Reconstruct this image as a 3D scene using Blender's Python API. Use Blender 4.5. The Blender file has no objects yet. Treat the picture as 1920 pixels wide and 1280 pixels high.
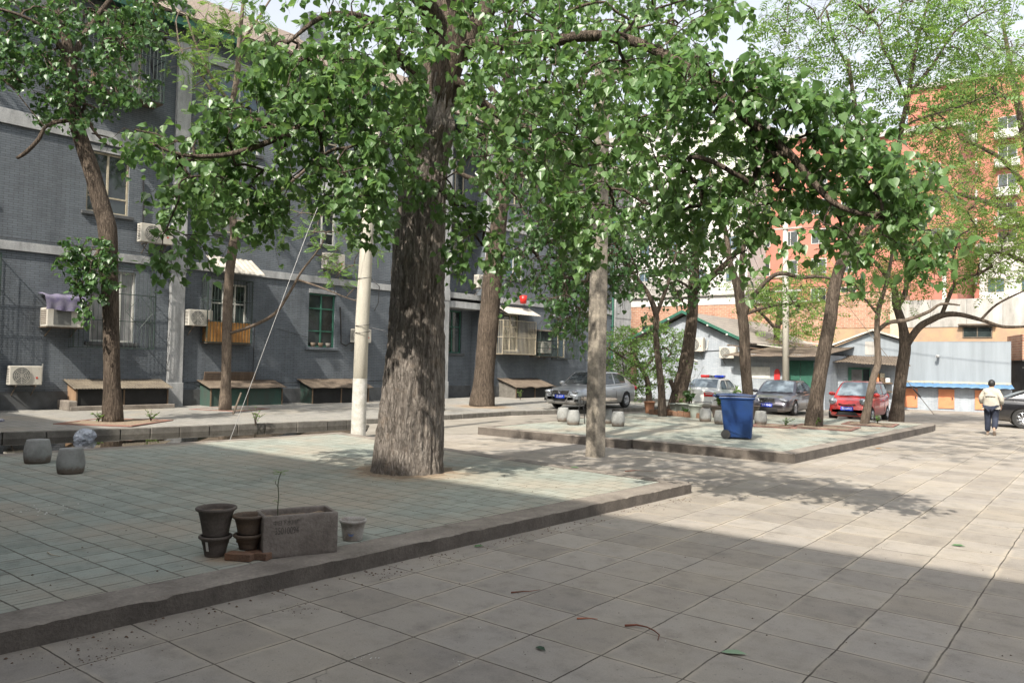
import bpy, bmesh, math, random
import numpy as np
from mathutils import Vector, Matrix, noise as mn
R_=math.radians
random.seed(11); rng=np.random.default_rng(5)
S=bpy.context.scene; COL=S.collection
# ---------------------------------------------------------------- camera, sky, sun, exposure
def _cam():
    yaw,pit,rol=R_(-38.34),R_(1.6),R_(1.25)
    f=Vector((math.sin(yaw)*math.cos(pit),math.cos(yaw)*math.cos(pit),math.sin(pit)))
    r=Vector((math.cos(yaw),-math.sin(yaw),0)); u=r.cross(f)
    r2=r*math.cos(rol)+u*math.sin(rol); u2=-r*math.sin(rol)+u*math.cos(rol)
    c=bpy.data.cameras.new('camera'); o=bpy.data.objects.new('camera',c); COL.objects.link(o)
    m=Matrix((r2,u2,-f)).transposed().to_4x4(); m.translation=Vector((0,0,1.9)); o.matrix_world=m
    c.sensor_width=36; c.lens=36*1450/1920; c.clip_start=.05; c.clip_end=2000
    S.camera=o
_cam()
SUN_EL=R_(46); SUN_DIR=Vector((.22,-.975,0)).normalized()*math.cos(SUN_EL)+Vector((0,0,math.sin(SUN_EL)))
w=bpy.data.worlds.new('World'); S.world=w; w.use_nodes=True
nt=w.node_tree; sk=nt.nodes.new('ShaderNodeTexSky'); sk.sky_type='NISHITA'; sk.sun_disc=False
sk.sun_elevation=SUN_EL; sk.sun_rotation=math.atan2(SUN_DIR.x,SUN_DIR.y); sk.air_density=1.2; sk.dust_density=4.0; sk.ozone_density=1.0
hs=nt.nodes.new('ShaderNodeHueSaturation'); hs.inputs['Saturation'].default_value=.3; nt.links.new(sk.outputs[0],hs.inputs['Color']); nt.links.new(hs.outputs[0],nt.nodes['Background'].inputs[0]); nt.nodes['Background'].inputs[1].default_value=.142
sl=bpy.data.lights.new('sun','SUN'); sl.energy=3.75; sl.angle=R_(.75); sl.color=(1,.93,.82)
so=bpy.data.objects.new('sun',sl); COL.objects.link(so); so.rotation_euler=SUN_DIR.to_track_quat('Z','Y').to_euler()
S.view_settings.view_transform='Standard'; S.view_settings.look='None'; S.view_settings.exposure=1.12; S.view_settings.gamma=1
# ---------------------------------------------------------------- materials
MATS={}
class NT:
    def __init__(s,m): s.t=m.node_tree; s.n=s.t.nodes; s.l=s.t.links
    def add(s,ty,**kw):
        n=s.n.new(ty)
        for k,v in kw.items():
            if k.startswith('i_'):
                key=k[2:]; n.inputs[int(key) if key.isdigit() else key.replace('_',' ')].default_value=v
            else: setattr(n,k,v)
        return n
    def link(s,a,b): s.l.new(a,b)
    def mix(s,fac,a,b,blend='MIX'):
        n=s.n.new('ShaderNodeMix'); n.data_type='RGBA'; n.blend_type=blend
        for ix,v in ((0,fac),(6,a),(7,b)):
            sock=n.inputs[ix]
            if hasattr(v,'links'): s.l.new(v,sock)
            elif isinstance(v,(int,float)): sock.default_value=v if ix==0 else (v,v,v,1)
            else: sock.default_value=tuple(v)+((1,) if len(v)==3 else ())
        return n.outputs[2]
    def math(s,op,a,b=None,clamp=False):
        n=s.n.new('ShaderNodeMath'); n.operation=op; n.use_clamp=clamp
        for i,v in enumerate((a,b)):
            if v is None: continue
            if hasattr(v,'links'): s.l.new(v,n.inputs[i])
            else: n.inputs[i].default_value=v
        return n.outputs[0]
    def ramp(s,fac,stops):
        n=s.n.new('ShaderNodeValToRGB'); e=n.color_ramp.elements
        while len(e)<len(stops): e.new(.5)
        for el,(p,c) in zip(e,stops):
            el.position=p; el.color=(c,c,c,1) if isinstance(c,(int,float)) else tuple(c)+((1,) if len(c)==3 else ())
        s.l.new(fac,n.inputs[0]); return n.outputs[0]
    def noise(s,vec,scale,detail=5,rough=.6,dist=0):
        n=s.add('ShaderNodeTexNoise'); n.inputs['Scale'].default_value=scale; n.inputs['Detail'].default_value=detail
        n.inputs['Roughness'].default_value=rough; n.inputs['Distortion'].default_value=dist
        if vec is not None: s.l.new(vec,n.inputs[0])
        return n.outputs[0]
def newmat(name):
    m=bpy.data.materials.new(name); m.use_nodes=True; MATS[name]=m; t=NT(m)
    return m,t,m.node_tree.nodes['Principled BSDF']
def bump(t,b,h,strength=.4,dist=.01):
    n=t.add('ShaderNodeBump'); n.inputs['Strength'].default_value=strength; n.inputs['Distance'].default_value=dist
    t.link(h,n.inputs['Height']); t.link(n.outputs[0],b.inputs['Normal'])
def mat(name,c1,c2=None,rough=.8,scale=4,metal=0,bmp=.15,spec=.5,coat=0,contrast=(.35,.65),streak=None,fine=60):
    """weathered plain material: two tones in noise, fine grain bump"""
    if name in MATS: return MATS[name]
    m,t,b=newmat(name); tc=t.add('ShaderNodeTexCoord').outputs['Object']
    c2=c2 or tuple(x*.75 for x in c1)
    v=tc
    if streak:
        mp=t.add('ShaderNodeMapping'); mp.inputs['Scale'].default_value=streak; t.link(tc,mp.inputs[0]); v=mp.outputs[0]
    f=t.ramp(t.noise(v,scale,7,.65),[(contrast[0],0.),(contrast[1],1.)])
    g=t.ramp(t.noise(tc,fine,3,.6),[(.3,.82),(.7,1.1)])
    col=t.mix(1.0,t.mix(f,c1,c2),g,'MULTIPLY')
    t.link(col,b.inputs['Base Color']); b.inputs['Roughness'].default_value=rough; b.inputs['Metallic'].default_value=metal
    b.inputs['Specular IOR Level'].default_value=spec; b.inputs['Coat Weight'].default_value=coat; b.inputs['Coat Roughness'].default_value=.05
    if bmp: bump(t,b,t.noise(tc,fine,4,.6),bmp,.01)
    return m
def plain(name,c,rough=.5,metal=0,coat=0,spec=.5,trans=0):
    if name in MATS: return MATS[name]
    m,t,b=newmat(name); tc=t.add('ShaderNodeTexCoord').outputs['Object']
    f=t.ramp(t.noise(tc,8,4,.6),[(.3,.88),(.7,1.06)])
    t.link(t.mix(1.0,c,f,'MULTIPLY'),b.inputs['Base Color'])
    b.inputs['Roughness'].default_value=rough; b.inputs['Metallic'].default_value=metal; b.inputs['Coat Weight'].default_value=coat
    b.inputs['Specular IOR Level'].default_value=spec; b.inputs['Transmission Weight'].default_value=trans
    return m
def paving(name,w_,h_,off,c1,c2,cm,mortar,sand,sandc,stain=.35,sub=None,rough=.85,bd=.012,rot=0,ofs=0.,earth=(),cracks=False):
    m,t,b=newmat(name); tc=t.add('ShaderNodeTexCoord').outputs['Object']
    mp=t.add('ShaderNodeMapping'); mp.inputs['Location'].default_value=(-off[0],-off[1],0); mp.inputs['Rotation'].default_value=(0,0,rot); t.link(tc,mp.inputs[0])
    # wobble the joints slightly
    wv=t.add('ShaderNodeVectorMath',operation='ADD'); nn=t.add('ShaderNodeTexNoise'); nn.inputs['Scale'].default_value=3.; nn.inputs['Detail'].default_value=3; t.link(tc,nn.inputs[0])
    sc=t.add('ShaderNodeVectorMath',operation='SCALE'); t.link(nn.outputs[1],sc.inputs[0]); sc.inputs['Scale'].default_value=.03
    t.link(mp.outputs[0],wv.inputs[0]); t.link(sc.outputs[0],wv.inputs[1])
    def brick(W,H,mo,sm,of):
        br=t.add('ShaderNodeTexBrick',offset=of,squash=1.); br.inputs['Scale'].default_value=1; br.inputs['Brick Width'].default_value=W; br.inputs['Row Height'].default_value=H
        br.inputs['Mortar Size'].default_value=mo; br.inputs['Mortar Smooth'].default_value=sm; br.inputs['Color1'].default_value=(0,0,0,1); br.inputs['Color2'].default_value=(1,1,1,1); br.inputs['Mortar'].default_value=(.5,.5,.5,1)
        t.link(wv.outputs[0],br.inputs[0]); return br
    br=brick(w_,h_,mortar,.35,ofs)
    col=t.mix(br.outputs[0],c1,c2)
    big=t.noise(tc,.55,6,.62); md=t.noise(tc,4.,8,.7); fn=t.noise(tc,90,4,.7)
    col=t.mix(1.,col,t.ramp(md,[(.25,1-stain),(.5,1.),(.8,1.12)]),'MULTIPLY')
    col=t.mix(t.ramp(big,[(sand[0],0.),(sand[1],sand[2])]),col,sandc)
    for (ex,ey,er,es) in earth:   # earth trodden out round trunks and pots
        vd=t.add('ShaderNodeVectorMath',operation='DISTANCE'); t.link(tc,vd.inputs[0]); vd.inputs[1].default_value=(ex,ey,.15)
        dd=t.math('ADD',vd.outputs['Value'],t.math('MULTIPLY',t.noise(tc,3.,7,.7),er*1.1)); col=t.mix(t.ramp(t.math('MULTIPLY',dd,1/(er*2.4)),[(.38,es),(.62,0.)]),col,(.30,.22,.145))
    # dark specks and stains
    sp=t.ramp(t.noise(tc,38,2,.5),[(.66,0.),(.74,.55)])
    col=t.mix(sp,col,tuple(x*.35 for x in c1))
    col=t.mix(1.,col,t.ramp(fn,[(.3,.86),(.7,1.1)]),'MULTIPLY')
    jn=t.math('MULTIPLY',br.outputs[1],t.ramp(t.noise(tc,2.3,4,.6),[(.3,.35),(.55,1.)]))
    if cracks:
        vc=t.add('ShaderNodeTexVoronoi',feature='DISTANCE_TO_EDGE'); vc.inputs['Scale'].default_value=.75; n3=t.add('ShaderNodeTexNoise'); n3.inputs['Scale'].default_value=2.2; n3.inputs['Detail'].default_value=7; t.link(tc,n3.inputs[0])
        v3=t.add('ShaderNodeVectorMath',operation='SCALE'); v3.inputs['Scale'].default_value=.5; t.link(n3.outputs[1],v3.inputs[0]); v4=t.add('ShaderNodeVectorMath',operation='ADD'); t.link(tc,v4.inputs[0]); t.link(v3.outputs[0],v4.inputs[1]); t.link(v4.outputs[0],vc.inputs[0])
        ck=t.math('MULTIPLY',t.ramp(vc.outputs[0],[(0.,1.),(.006,0.)]),t.ramp(t.noise(tc,.6,3,.5),[(.6,0.),(.68,.7)])); jn=t.math('MAXIMUM',jn,ck)
        # soft grime gathered along some joints, mottled stains
        b3=brick(w_,h_,.06,1.,ofs); col=t.mix(t.math('MULTIPLY',b3.outputs[1],t.ramp(t.noise(tc,1.4,5,.6),[(.4,0.),(.62,.5)])),col,tuple(x*1.25 for x in sandc))
        col=t.mix(t.ramp(t.noise(tc,1.7,8,.75),[(.55,0.),(.72,.55)]),col,(.14,.122,.105))
    col=t.mix(jn,col,cm)
    h=t.math('SUBTRACT',t.math('MULTIPLY',fn,.12),br.outputs[1])
    if sub:
        b2=brick(sub[0],sub[1],sub[2],.6,0.)
        col=t.mix(t.math('MULTIPLY',b2.outputs[1],t.ramp(t.noise(tc,1.7,4,.6),[(.4,0.),(.65,.75)])),col,cm)
        h=t.math('SUBTRACT',h,t.math('MULTIPLY',b2.outputs[1],.5))
    t.link(col,b.inputs['Base Color']); b.inputs['Roughness'].default_value=rough; b.inputs['Specular IOR Level'].default_value=.3
    bump(t,b,h,.7,bd); return m
M_plaza=paving('plaza_paving',.576,.576,(.208,.394),(.205,.185,.163),(.29,.267,.238),(.06,.05,.04),.0065,(.42,.75,.55),(.345,.30,.232),stain=.34,cracks=True)
M_terr=paving('terrace_pavers',.29,.29,(.05,.1),(.235,.258,.226),(.285,.308,.272),(.095,.085,.068),.008,(.42,.64,.8),(.33,.285,.225),stain=.36,sub=(.0725,.29,.0035),ofs=.5,earth=((-8.95,8.65,1.25,.95),(-6.15,3.85,.35,.8),(-6.9,23.9,1.0,.6)))
M_side=paving('pavement_pavers',.25,.25,(0,0),(.22,.215,.20),(.27,.26,.235),(.10,.09,.075),.006,(.5,.75,.6),(.31,.26,.19),stain=.25,ofs=.5,earth=((-19.75,23.1,1.5,.9),))
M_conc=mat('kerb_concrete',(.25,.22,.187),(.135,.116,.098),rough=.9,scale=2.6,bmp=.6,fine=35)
M_kerbface=mat('soiled_shaded_concrete',(.125,.107,.091),(.078,.066,.056),rough=.95,scale=3.5,bmp=.8,fine=40)  # upright kerb faces: soil stain, plus their shade put into the colour
M_stone=mat('kerb_stone',(.155,.145,.128),(.095,.087,.075),rough=.9,scale=5,bmp=.5)
M_trim=mat('painted_trim',(.40,.405,.405),(.22,.225,.225),rough=.85,scale=2.5,bmp=.3,fine=30,streak=(1,1,.35))
def brickmat(name,c1,c2,cm,stainc=None,bw=.25,bh=.068,mo=.006,bd=.006,dirt=(.5,.75),strength=.8):
    m,t,b=newmat(name); tc=t.add('ShaderNodeTexCoord').outputs['Object']
    sx=t.add('ShaderNodeSeparateXYZ'); t.link(tc,sx.inputs[0]); cx=t.add('ShaderNodeCombineXYZ')
    t.link(t.math('ADD',sx.outputs[0],sx.outputs[1]),cx.inputs[0]); t.link(sx.outputs[2],cx.inputs[1])
    br=t.add('ShaderNodeTexBrick',offset=.5); br.inputs['Scale'].default_value=1; br.inputs['Brick Width'].default_value=bw; br.inputs['Row Height'].default_value=bh
    br.inputs['Mortar Size'].default_value=mo; br.inputs['Mortar Smooth'].default_value=.4
    br.inputs['Color1'].default_value=c1+(1,); br.inputs['Color2'].default_value=c2+(1,); br.inputs['Mortar'].default_value=cm+(1,)
    t.link(cx.outputs[0],br.inputs[0])
    col=br.outputs[0]
    mp=t.add('ShaderNodeMapping'); mp.inputs['Scale'].default_value=(1,1,.3); t.link(tc,mp.inputs[0])
    st=t.noise(mp.outputs[0],1.3,8,.7)
    col=t.mix(1.,col,t.ramp(st,[(.28,.66),(.5,1.),(.75,1.22)]),'MULTIPLY')
    if stainc: col=t.mix(t.ramp(t.noise(tc,2.1,7,.7),[(dirt[0],0.),(dirt[1],.7)]),col,stainc)
    t.link(col,b.inputs['Base Color']); b.inputs['Roughness'].default_value=.8; b.inputs['Specular IOR Level'].default_value=.35
    h=t.math('SUBTRACT',t.math('MULTIPLY',t.noise(tc,25,4,.6),.5),br.outputs[1]); bump(t,b,h,strength,bd)
    return m
M_brick=brickmat('grey_painted_brick',(.112,.128,.146),(.134,.151,.170),(.055,.063,.071),(.078,.086,.094),bd=.014)
M_plinth=mat('grey_render',(.09,.095,.1),(.06,.062,.063),rough=.9,scale=3)
M_roof=None
def tilemat(name,c1,c2,w_=.2,h_=.33,strength=1.0):
    m,t,b=newmat(name); tc=t.add('ShaderNodeTexCoord').outputs['Object']
    wv=t.add('ShaderNodeTexWave',wave_type='BANDS',bands_direction='X'); wv.inputs['Scale'].default_value=1/w_/3.2; wv.inputs['Distortion'].default_value=.4; t.link(tc,wv.inputs[0])
    wy=t.add('ShaderNodeTexWave',wave_type='BANDS',bands_direction='Y',wave_profile='SAW'); wy.inputs['Scale'].default_value=1/h_/3.2; wy.inputs['Distortion'].default_value=.3; t.link(tc,wy.inputs[0])
    f=t.noise(tc,3,6,.7); col=t.mix(t.ramp(f,[(.3,0.),(.7,1.)]),c1,c2)
    col=t.mix(1.,col,t.ramp(wv.outputs[1],[(0.,.45),(.5,1.)]),'MULTIPLY')
    col=t.mix(1.,col,t.ramp(wy.outputs[1],[(0.,.5),(.25,1.)]),'MULTIPLY')
    t.link(col,b.inputs['Base Color']); b.inputs['Roughness'].default_value=.9
    bump(t,b,t.math('ADD',wv.outputs[1],t.math('MULTIPLY',wy.outputs[1],.5)),strength,.03); return m
M_roof=tilemat('brown_roof_tiles',(.25,.195,.15),(.19,.155,.13))
M_roofhut=tilemat('grey_roof_tiles',(.32,.28,.24),(.2,.18,.16),.28,.36)
M_green=mat('green_paint',(.03,.13,.085),(.02,.085,.06),rough=.55,scale=6,bmp=.1)
M_dgreen=mat('dark_green_steel',(.02,.05,.04),(.03,.035,.03),rough=.6,scale=9,bmp=.1)
M_white=mat('white_paint',(.62,.61,.57),(.5,.48,.43),rough=.5,scale=6,bmp=.08)
M_cream=mat('cream_paint',(.46,.41,.31),(.36,.31,.22),rough=.6,scale=6,bmp=.1)
M_wood=mat('old_wood',(.16,.11,.07),(.09,.06,.04),rough=.9,scale=5,bmp=.5,streak=(1,1,.2))
M_tin=mat('rusty_tin',(.14,.11,.08),(.075,.055,.04),rough=.7,scale=4,bmp=.2)
M_tinlight=mat('pale_sheet_metal',(.5,.47,.42),(.38,.35,.3),rough=.6,scale=3,bmp=.1)
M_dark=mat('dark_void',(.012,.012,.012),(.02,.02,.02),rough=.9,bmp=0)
M_black=plain('black_plastic',(.015,.015,.016),.5)
M_rubber=plain('tyre_rubber',(.02,.02,.02),.85)
M_chrome=plain('chrome',(.7,.7,.72),.15,1.)
M_alloy=plain('alloy',(.55,.56,.58),.3,.9)
M_soil=mat('dry_soil',(.27,.21,.148),(.17,.125,.085),rough=1,scale=14,bmp=1.,fine=70)
def glassmat(name,c,rough=.04):
    m,t,b=newmat(name); tc=t.add('ShaderNodeTexCoord').outputs['Object']
    t.link(t.mix(t.ramp(t.noise(tc,1.6,3,.5),[(.35,0.),(.7,1.)]),c,tuple(x*.35 for x in c)),b.inputs['Base Color'])
    b.inputs['Roughness'].default_value=rough; b.inputs['Specular IOR Level'].default_value=.8
    bump(t,b,t.noise(tc,1.2,2,.5),.08,.05); return m
M_glass=glassmat('window_glass',(.035,.045,.045)); M_glassb=glassmat('bluish_glass',(.05,.09,.12)); M_curt=glassmat('curtained_glass',(.24,.24,.24),.15); M_cargl=glassmat('car_glass',(.05,.06,.065),.02)
M_lightgl=glassmat('pale_car_glass',(.22,.27,.31),.05)
M_ac=mat('ac_casing',(.52,.50,.45),(.42,.39,.33),rough=.5,scale=3,bmp=.05,streak=(1,1,.4))
M_fan=mat('fan_grille',(.10,.105,.10),(.15,.15,.14),rough=.6,scale=20,bmp=0)
M_lamp=plain('lamp_glass',(.34,.36,.39),.1,.55,1.)
# ---------------------------------------------------------------- mesh helpers
class MB:
    def __init__(s): s.v=[]; s.f=[]; s.M=Matrix.Identity(4)
    def at(s,x=0,y=0,z=0,rz=0,rx=0,ry=0):
        s.M=Matrix.Translation((x,y,z))@Matrix.Rotation(rz,4,'Z')@Matrix.Rotation(ry,4,'Y')@Matrix.Rotation(rx,4,'X'); return s
    def add(s,vs,fs):
        n=len(s.v); s.v+=[tuple(s.M@Vector(p)) for p in vs]; s.f+=[tuple(i+n for i in f) for f in fs]; return s
    def box(s,x0,x1,y0,y1,z0,z1,bev=0):
        if bev<=0:
            return s.add([(x0,y0,z0),(x1,y0,z0),(x1,y1,z0),(x0,y1,z0),(x0,y0,z1),(x1,y0,z1),(x1,y1,z1),(x0,y1,z1)],
             [(0,3,2,1),(4,5,6,7),(0,1,5,4),(1,2,6,5),(2,3,7,6),(3,0,4,7)])
        bm=bmesh.new(); bmesh.ops.create_cube(bm,size=1)
        for v in bm.verts: v.co=Vector(((x0+x1)/2+v.co.x*(x1-x0),(y0+y1)/2+v.co.y*(y1-y0),(z0+z1)/2+v.co.z*(z1-z0)))
        bmesh.ops.bevel(bm,geom=bm.edges[:],offset=bev,segments=2,profile=.5,affect='EDGES')
        bm.verts.index_update(); vs=[tuple(v.co) for v in bm.verts]; fs=[tuple(v.index for v in f.verts) for f in bm.faces]; bm.free()
        return s.add(vs,fs)
    def tube(s,pts,rad,n=8,cap=True):
        pts=[Vector(p) for p in pts]
        if not hasattr(rad,'__len__'): rad=[rad]*len(pts)
        vs=[];fs=[]; prev=None
        for i,p in enumerate(pts):
            d=(pts[min(i+1,len(pts)-1)]-pts[max(i-1,0)])
            if d.length<1e-9: d=Vector((0,0,1))
            d.normalize()
            if prev is None: a=d.orthogonal().normalized()
            else:
                a=prev-d*prev.dot(d)
                a=a.normalized() if a.length>1e-6 else d.orthogonal().normalized()
            prev=a; b=d.cross(a)
            for k in range(n):
                t=2*math.pi*k/n; vs.append(tuple(p+(a*math.cos(t)+b*math.sin(t))*rad[i]))
        for i in range(len(pts)-1):
            for k in range(n):
                k2=(k+1)%n; fs.append((i*n+k,i*n+k2,(i+1)*n+k2,(i+1)*n+k))
        if cap and n>2:
            fs.append(tuple(range(n))[::-1]); fs.append(tuple((len(pts)-1)*n+k for k in range(n)))
        return s.add(vs,fs)
    def lathe(s,prof,n=24,cx=0,cy=0,axis='z',loop=False):
        vs=[];fs=[]
        for r,z in prof:
            for k in range(n):
                t=2*math.pi*k/n; vs.append((cx+r*math.cos(t),cy+r*math.sin(t),z) if axis=='z' else (r*math.cos(t),z,r*math.sin(t)))
        for i in range(len(prof)-1):
            for k in range(n):
                k2=(k+1)%n; fs.append((i*n+k,i*n+k2,(i+1)*n+k2,(i+1)*n+k))
        if loop: fs+=[((len(prof)-1)*n+k,(len(prof)-1)*n+(k+1)%n,(k+1)%n,k) for k in range(n)]
        else: fs.append(tuple(range(n))[::-1]); fs.append(tuple((len(prof)-1)*n+k for k in range(n)))
        return s.add(vs,fs)
    def poly(s,pts,z0,z1):
        n=len(pts); vs=[(x,y,z0) for x,y in pts]+[(x,y,z1) for x,y in pts]
        fs=[tuple(range(n))[::-1],tuple(range(n,2*n))]+[(i,(i+1)%n,n+(i+1)%n,n+i) for i in range(n)]
        return s.add(vs,fs)
    def prism(s,prof,y0,y1):   # profile in x,z extruded along y
        n=len(prof); vs=[(x,y0,z) for x,z in prof]+[(x,y1,z) for x,z in prof]
        fs=[tuple(range(n)),tuple(range(n,2*n))[::-1]]+[(i,n+i,n+(i+1)%n,(i+1)%n) for i in range(n)]
        return s.add(vs,fs)
    def quad(s,*p): return s.add(p,[tuple(range(len(p)))])
    def grid(s,fn,nu,nv):
        vs=[fn(i/nu,j/nv) for j in range(nv+1) for i in range(nu+1)]
        return s.add(vs,[(j*(nu+1)+i,j*(nu+1)+i+1,(j+1)*(nu+1)+i+1,(j+1)*(nu+1)+i) for j in range(nv) for i in range(nu)])
    def build(s,name,m,parent=None,smooth=False,fix=False):
        me=bpy.data.meshes.new(name); me.from_pydata(s.v,[],s.f)
        if fix:
            bm=bmesh.new(); bm.from_mesh(me); bmesh.ops.remove_doubles(bm,verts=bm.verts,dist=1e-5); bmesh.ops.recalc_face_normals(bm,faces=bm.faces); bm.to_mesh(me); bm.free()
        if m: me.materials.append(m)
        if smooth: me.polygons.foreach_set('use_smooth',[True]*len(me.polygons))
        me.update()
        o=bpy.data.objects.new(name,me); COL.objects.link(o)
        if parent: o.parent=parent
        return o
def smooth_by(o,deg=35):
    me=o.data; me.polygons.foreach_set('use_smooth',[True]*len(me.polygons))
    bm=bmesh.new(); bm.from_mesh(me)
    for e in bm.edges:
        if len(e.link_faces)==2 and e.calc_face_angle(0)>R_(deg): e.smooth=False
    bm.to_mesh(me); bm.free()
def evalmesh(o,name):
    bpy.context.view_layer.update(); dg=bpy.context.evaluated_depsgraph_get(); me=bpy.data.meshes.new_from_object(o.evaluated_get(dg)); me.name=name; return me
def tag(o,label=None,cat=None,group=None,kind=None):
    for k,v in (('label',label),('category',cat),('group',group),('kind',kind)):
        if v: o[k]=v
    return o
def thing(name,label,cat,loc=(0,0,0),rz=0,group=None):
    o=bpy.data.objects.new(name,None); COL.objects.link(o); o.location=loc; o.rotation_euler=(0,0,rz); o.empty_display_size=.2
    return tag(o,label,cat,group)
def struct(name,mb,m,**k): return tag(mb.build(name,m,**k),kind='structure')
def copytree(r,loc,rz,label,group=None):
    def cp(o,par):
        c=o.copy(); COL.objects.link(c); c.parent=par
        for ch in list(o.children): cp(ch,c)
        return c
    c=cp(r,None); c.location=loc; c.rotation_euler=(0,0,rz); c['label']=label
    if group: c['group']=group
    return c
def text(parent,name,s,size,m,loc,rot,extr=.001,sx=1):
    cu=bpy.data.curves.new(name,'FONT'); cu.body=s; cu.size=size; cu.align_x='CENTER'; cu.align_y='CENTER'; cu.extrude=extr
    o=bpy.data.objects.new(name,cu); COL.objects.link(o); me=evalmesh(o,name); bpy.data.objects.remove(o)
    me.materials.clear(); me.materials.append(m); o=bpy.data.objects.new(name,me); COL.objects.link(o); o.parent=parent
    o.location=loc; o.rotation_euler=rot; o.scale=(sx,1,1); return o
# ---------------------------------------------------------------- ground, terraces, kerbs, water
def nz(x,y=0,z=0,s=1.): return mn.noise(Vector((x*s,y*s,z*s)))
g=MB(); g.quad((-300,-100,0),(300,-100,0),(300,500,0),(-300,500,0)); struct('ground',g,M_plaza)
def path_resample(pts,step):
    out=[Vector(pts[0])]
    for a,b in zip(pts[:-1],pts[1:]):
        a=Vector(a);b=Vector(b);n=max(1,int((b-a).length/step))
        for i in range(1,n+1): out.append(a.lerp(b,i/n))
    return out
def kerb(name,path,wd,h,side=1,z0=0,m=M_conc,step=.07,rough=.012,label=None,joint=None):
    """concrete kerb along path (front edge); side=+1: body lies to the left of the path"""
    P=path_resample([(x,y) for x,y in path],step); mb=MB(); n=len(P); vs=[];fs=[]
    nr=8
    for i,p in enumerate(P):
        d=(P[min(i+1,n-1)]-P[max(i-1,0)]).normalized(); nn=Vector((-d.y,d.x))*side
        e=rough*(nz(p.x,p.y,0,4.)+.6*nz(p.x,p.y,5,14.)); c=abs(nz(p.x,p.y,9,2.1))*rough*.5+rough*.12
        chip=rough*1.5*max(0,nz(p.x,p.y,3,5.)-.3)+rough*.9*max(0,nz(p.x,p.y,8,16.)-.05)
        zt=z0+h+rough*.3*nz(p.x,p.y,7,3.)
        jd=0
        prof=[(0+rough*.5*nz(p.x,p.y,11,5.),z0-.02),(e*.5,z0+h*.5),(e*.6,zt-c-chip-.005),(e*.5+c+chip*1.3+.005,zt-.001),(wd*.35,zt),(wd*.7,zt+.002),(wd,zt-.001),(wd,z0-.02)]
        for o,z in prof: vs.append((p.x+nn.x*o,p.y+nn.y*o,z))
    for i in range(n-1):
        for k in range(nr-1): fs.append((i*nr+k,(i+1)*nr+k,(i+1)*nr+k+1,i*nr+k+1))
    fs.append(tuple(range(nr))[::-1]); fs.append(tuple((n-1)*nr+k for k in range(nr)))
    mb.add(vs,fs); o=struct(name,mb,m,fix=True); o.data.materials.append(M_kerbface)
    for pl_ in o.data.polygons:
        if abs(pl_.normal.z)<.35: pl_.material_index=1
    return o
# front terrace
T1=[(-6.15,-3.0),(-5.52,10.66),(-9.0,11.0),(-14.5,11.78),(-14.85,5),(-14.95,-3)]
mb=MB(); mb.poly(T1,.02,.146); struct('terrace',mb,M_terr)
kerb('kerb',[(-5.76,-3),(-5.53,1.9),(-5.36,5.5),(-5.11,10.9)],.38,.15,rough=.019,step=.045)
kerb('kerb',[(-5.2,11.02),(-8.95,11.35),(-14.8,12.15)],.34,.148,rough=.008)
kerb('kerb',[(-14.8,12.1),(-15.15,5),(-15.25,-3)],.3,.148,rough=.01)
# rear terrace
T2=[(-13.1,15.85),(-9.0,15.8),(-5.5,16.05),(-5.15,28.4),(-14.2,28.4)]
mb=MB(); mb.poly(T2,.02,.196); struct('terrace',mb,M_terr)
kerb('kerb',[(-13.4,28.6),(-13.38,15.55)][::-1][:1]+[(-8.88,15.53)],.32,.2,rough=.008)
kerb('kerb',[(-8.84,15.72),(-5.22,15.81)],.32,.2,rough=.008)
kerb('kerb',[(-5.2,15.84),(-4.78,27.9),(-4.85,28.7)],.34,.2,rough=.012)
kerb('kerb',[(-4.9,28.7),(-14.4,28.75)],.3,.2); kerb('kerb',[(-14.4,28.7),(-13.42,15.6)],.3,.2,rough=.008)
# pavement along the flats
KP=[(-19.9,-8),(-19.5,3),(-19.15,6.4),(-18.7,8),(-18.35,10),(-18.0,12.2),(-17.65,14),(-17.35,18.7),(-17.4,22),(-16.9,24.2),(-16.1,26.3),(-15.8,29),(-15.6,37)]
A3=R_(3); WT=Vector((math.sin(A3),math.cos(A3),0)); WN=Vector((math.cos(A3),-math.sin(A3),0)); WP=Vector((-24.9,17,0))
def FP(s,z=0,out=0): 
    p=WP+WT*s+WN*out; return (p.x,p.y,z)
mb=MB(); kp=path_resample(KP,1.); vs=[];fs=[]
for i,p in enumerate(kp):
    s=(Vector((p.x,p.y,0))-WP).dot(WT); q=FP(s,.215,-.3); vs+=[(p.x-.12,p.y,.146),((p.x+q[0])/2,(p.y+q[1])/2,.19),q]
for i in range(len(kp)-1):
    for k in (0,1): a=i*3+k; fs.append((a,a+3,a+4,a+1))
mb.add(vs,fs); struct('pavement',mb,M_side)
mb=MB(); L=path_resample(KP,.62)   # kerb stones, one after another, thin dark joints between
for a,b in zip(L[:-1],L[1:]):
    d=(b-a); ln=d.length; an=math.atan2(d.y,d.x); j=random.uniform(-.008,.008)
    mb.at(a.x+j,a.y,0,an).box(.008,ln-.008,-.0,.16,-.02,.155+random.uniform(-.008,.006),.014)
struct('kerb_stones',mb,M_stone)
M_road=mat('gutter_concrete',(.27,.25,.215),(.2,.18,.15),rough=.9,scale=1.6,bmp=.4)
mb=MB(); rp=[(-14.9,-6),(-15.15,5),(-14.8,12.3),(-13.5,15.5),(-14.3,29.5)]
vs=[];fs=[]
LL=[(-19.4,-6),(-18.9,6.6),(-18.05,12.2),(-17.3,18.6),(-15.6,29.5)]
for a,b in zip(LL,rp): vs+=[(a[0]-.05,a[1],.004),(b[0]-.05,b[1],.004)]
fs=[(i*2,i*2+1,i*2+3,i*2+2) for i in range(4)]; mb.add(vs,fs); struct('road',mb,M_road)
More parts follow.
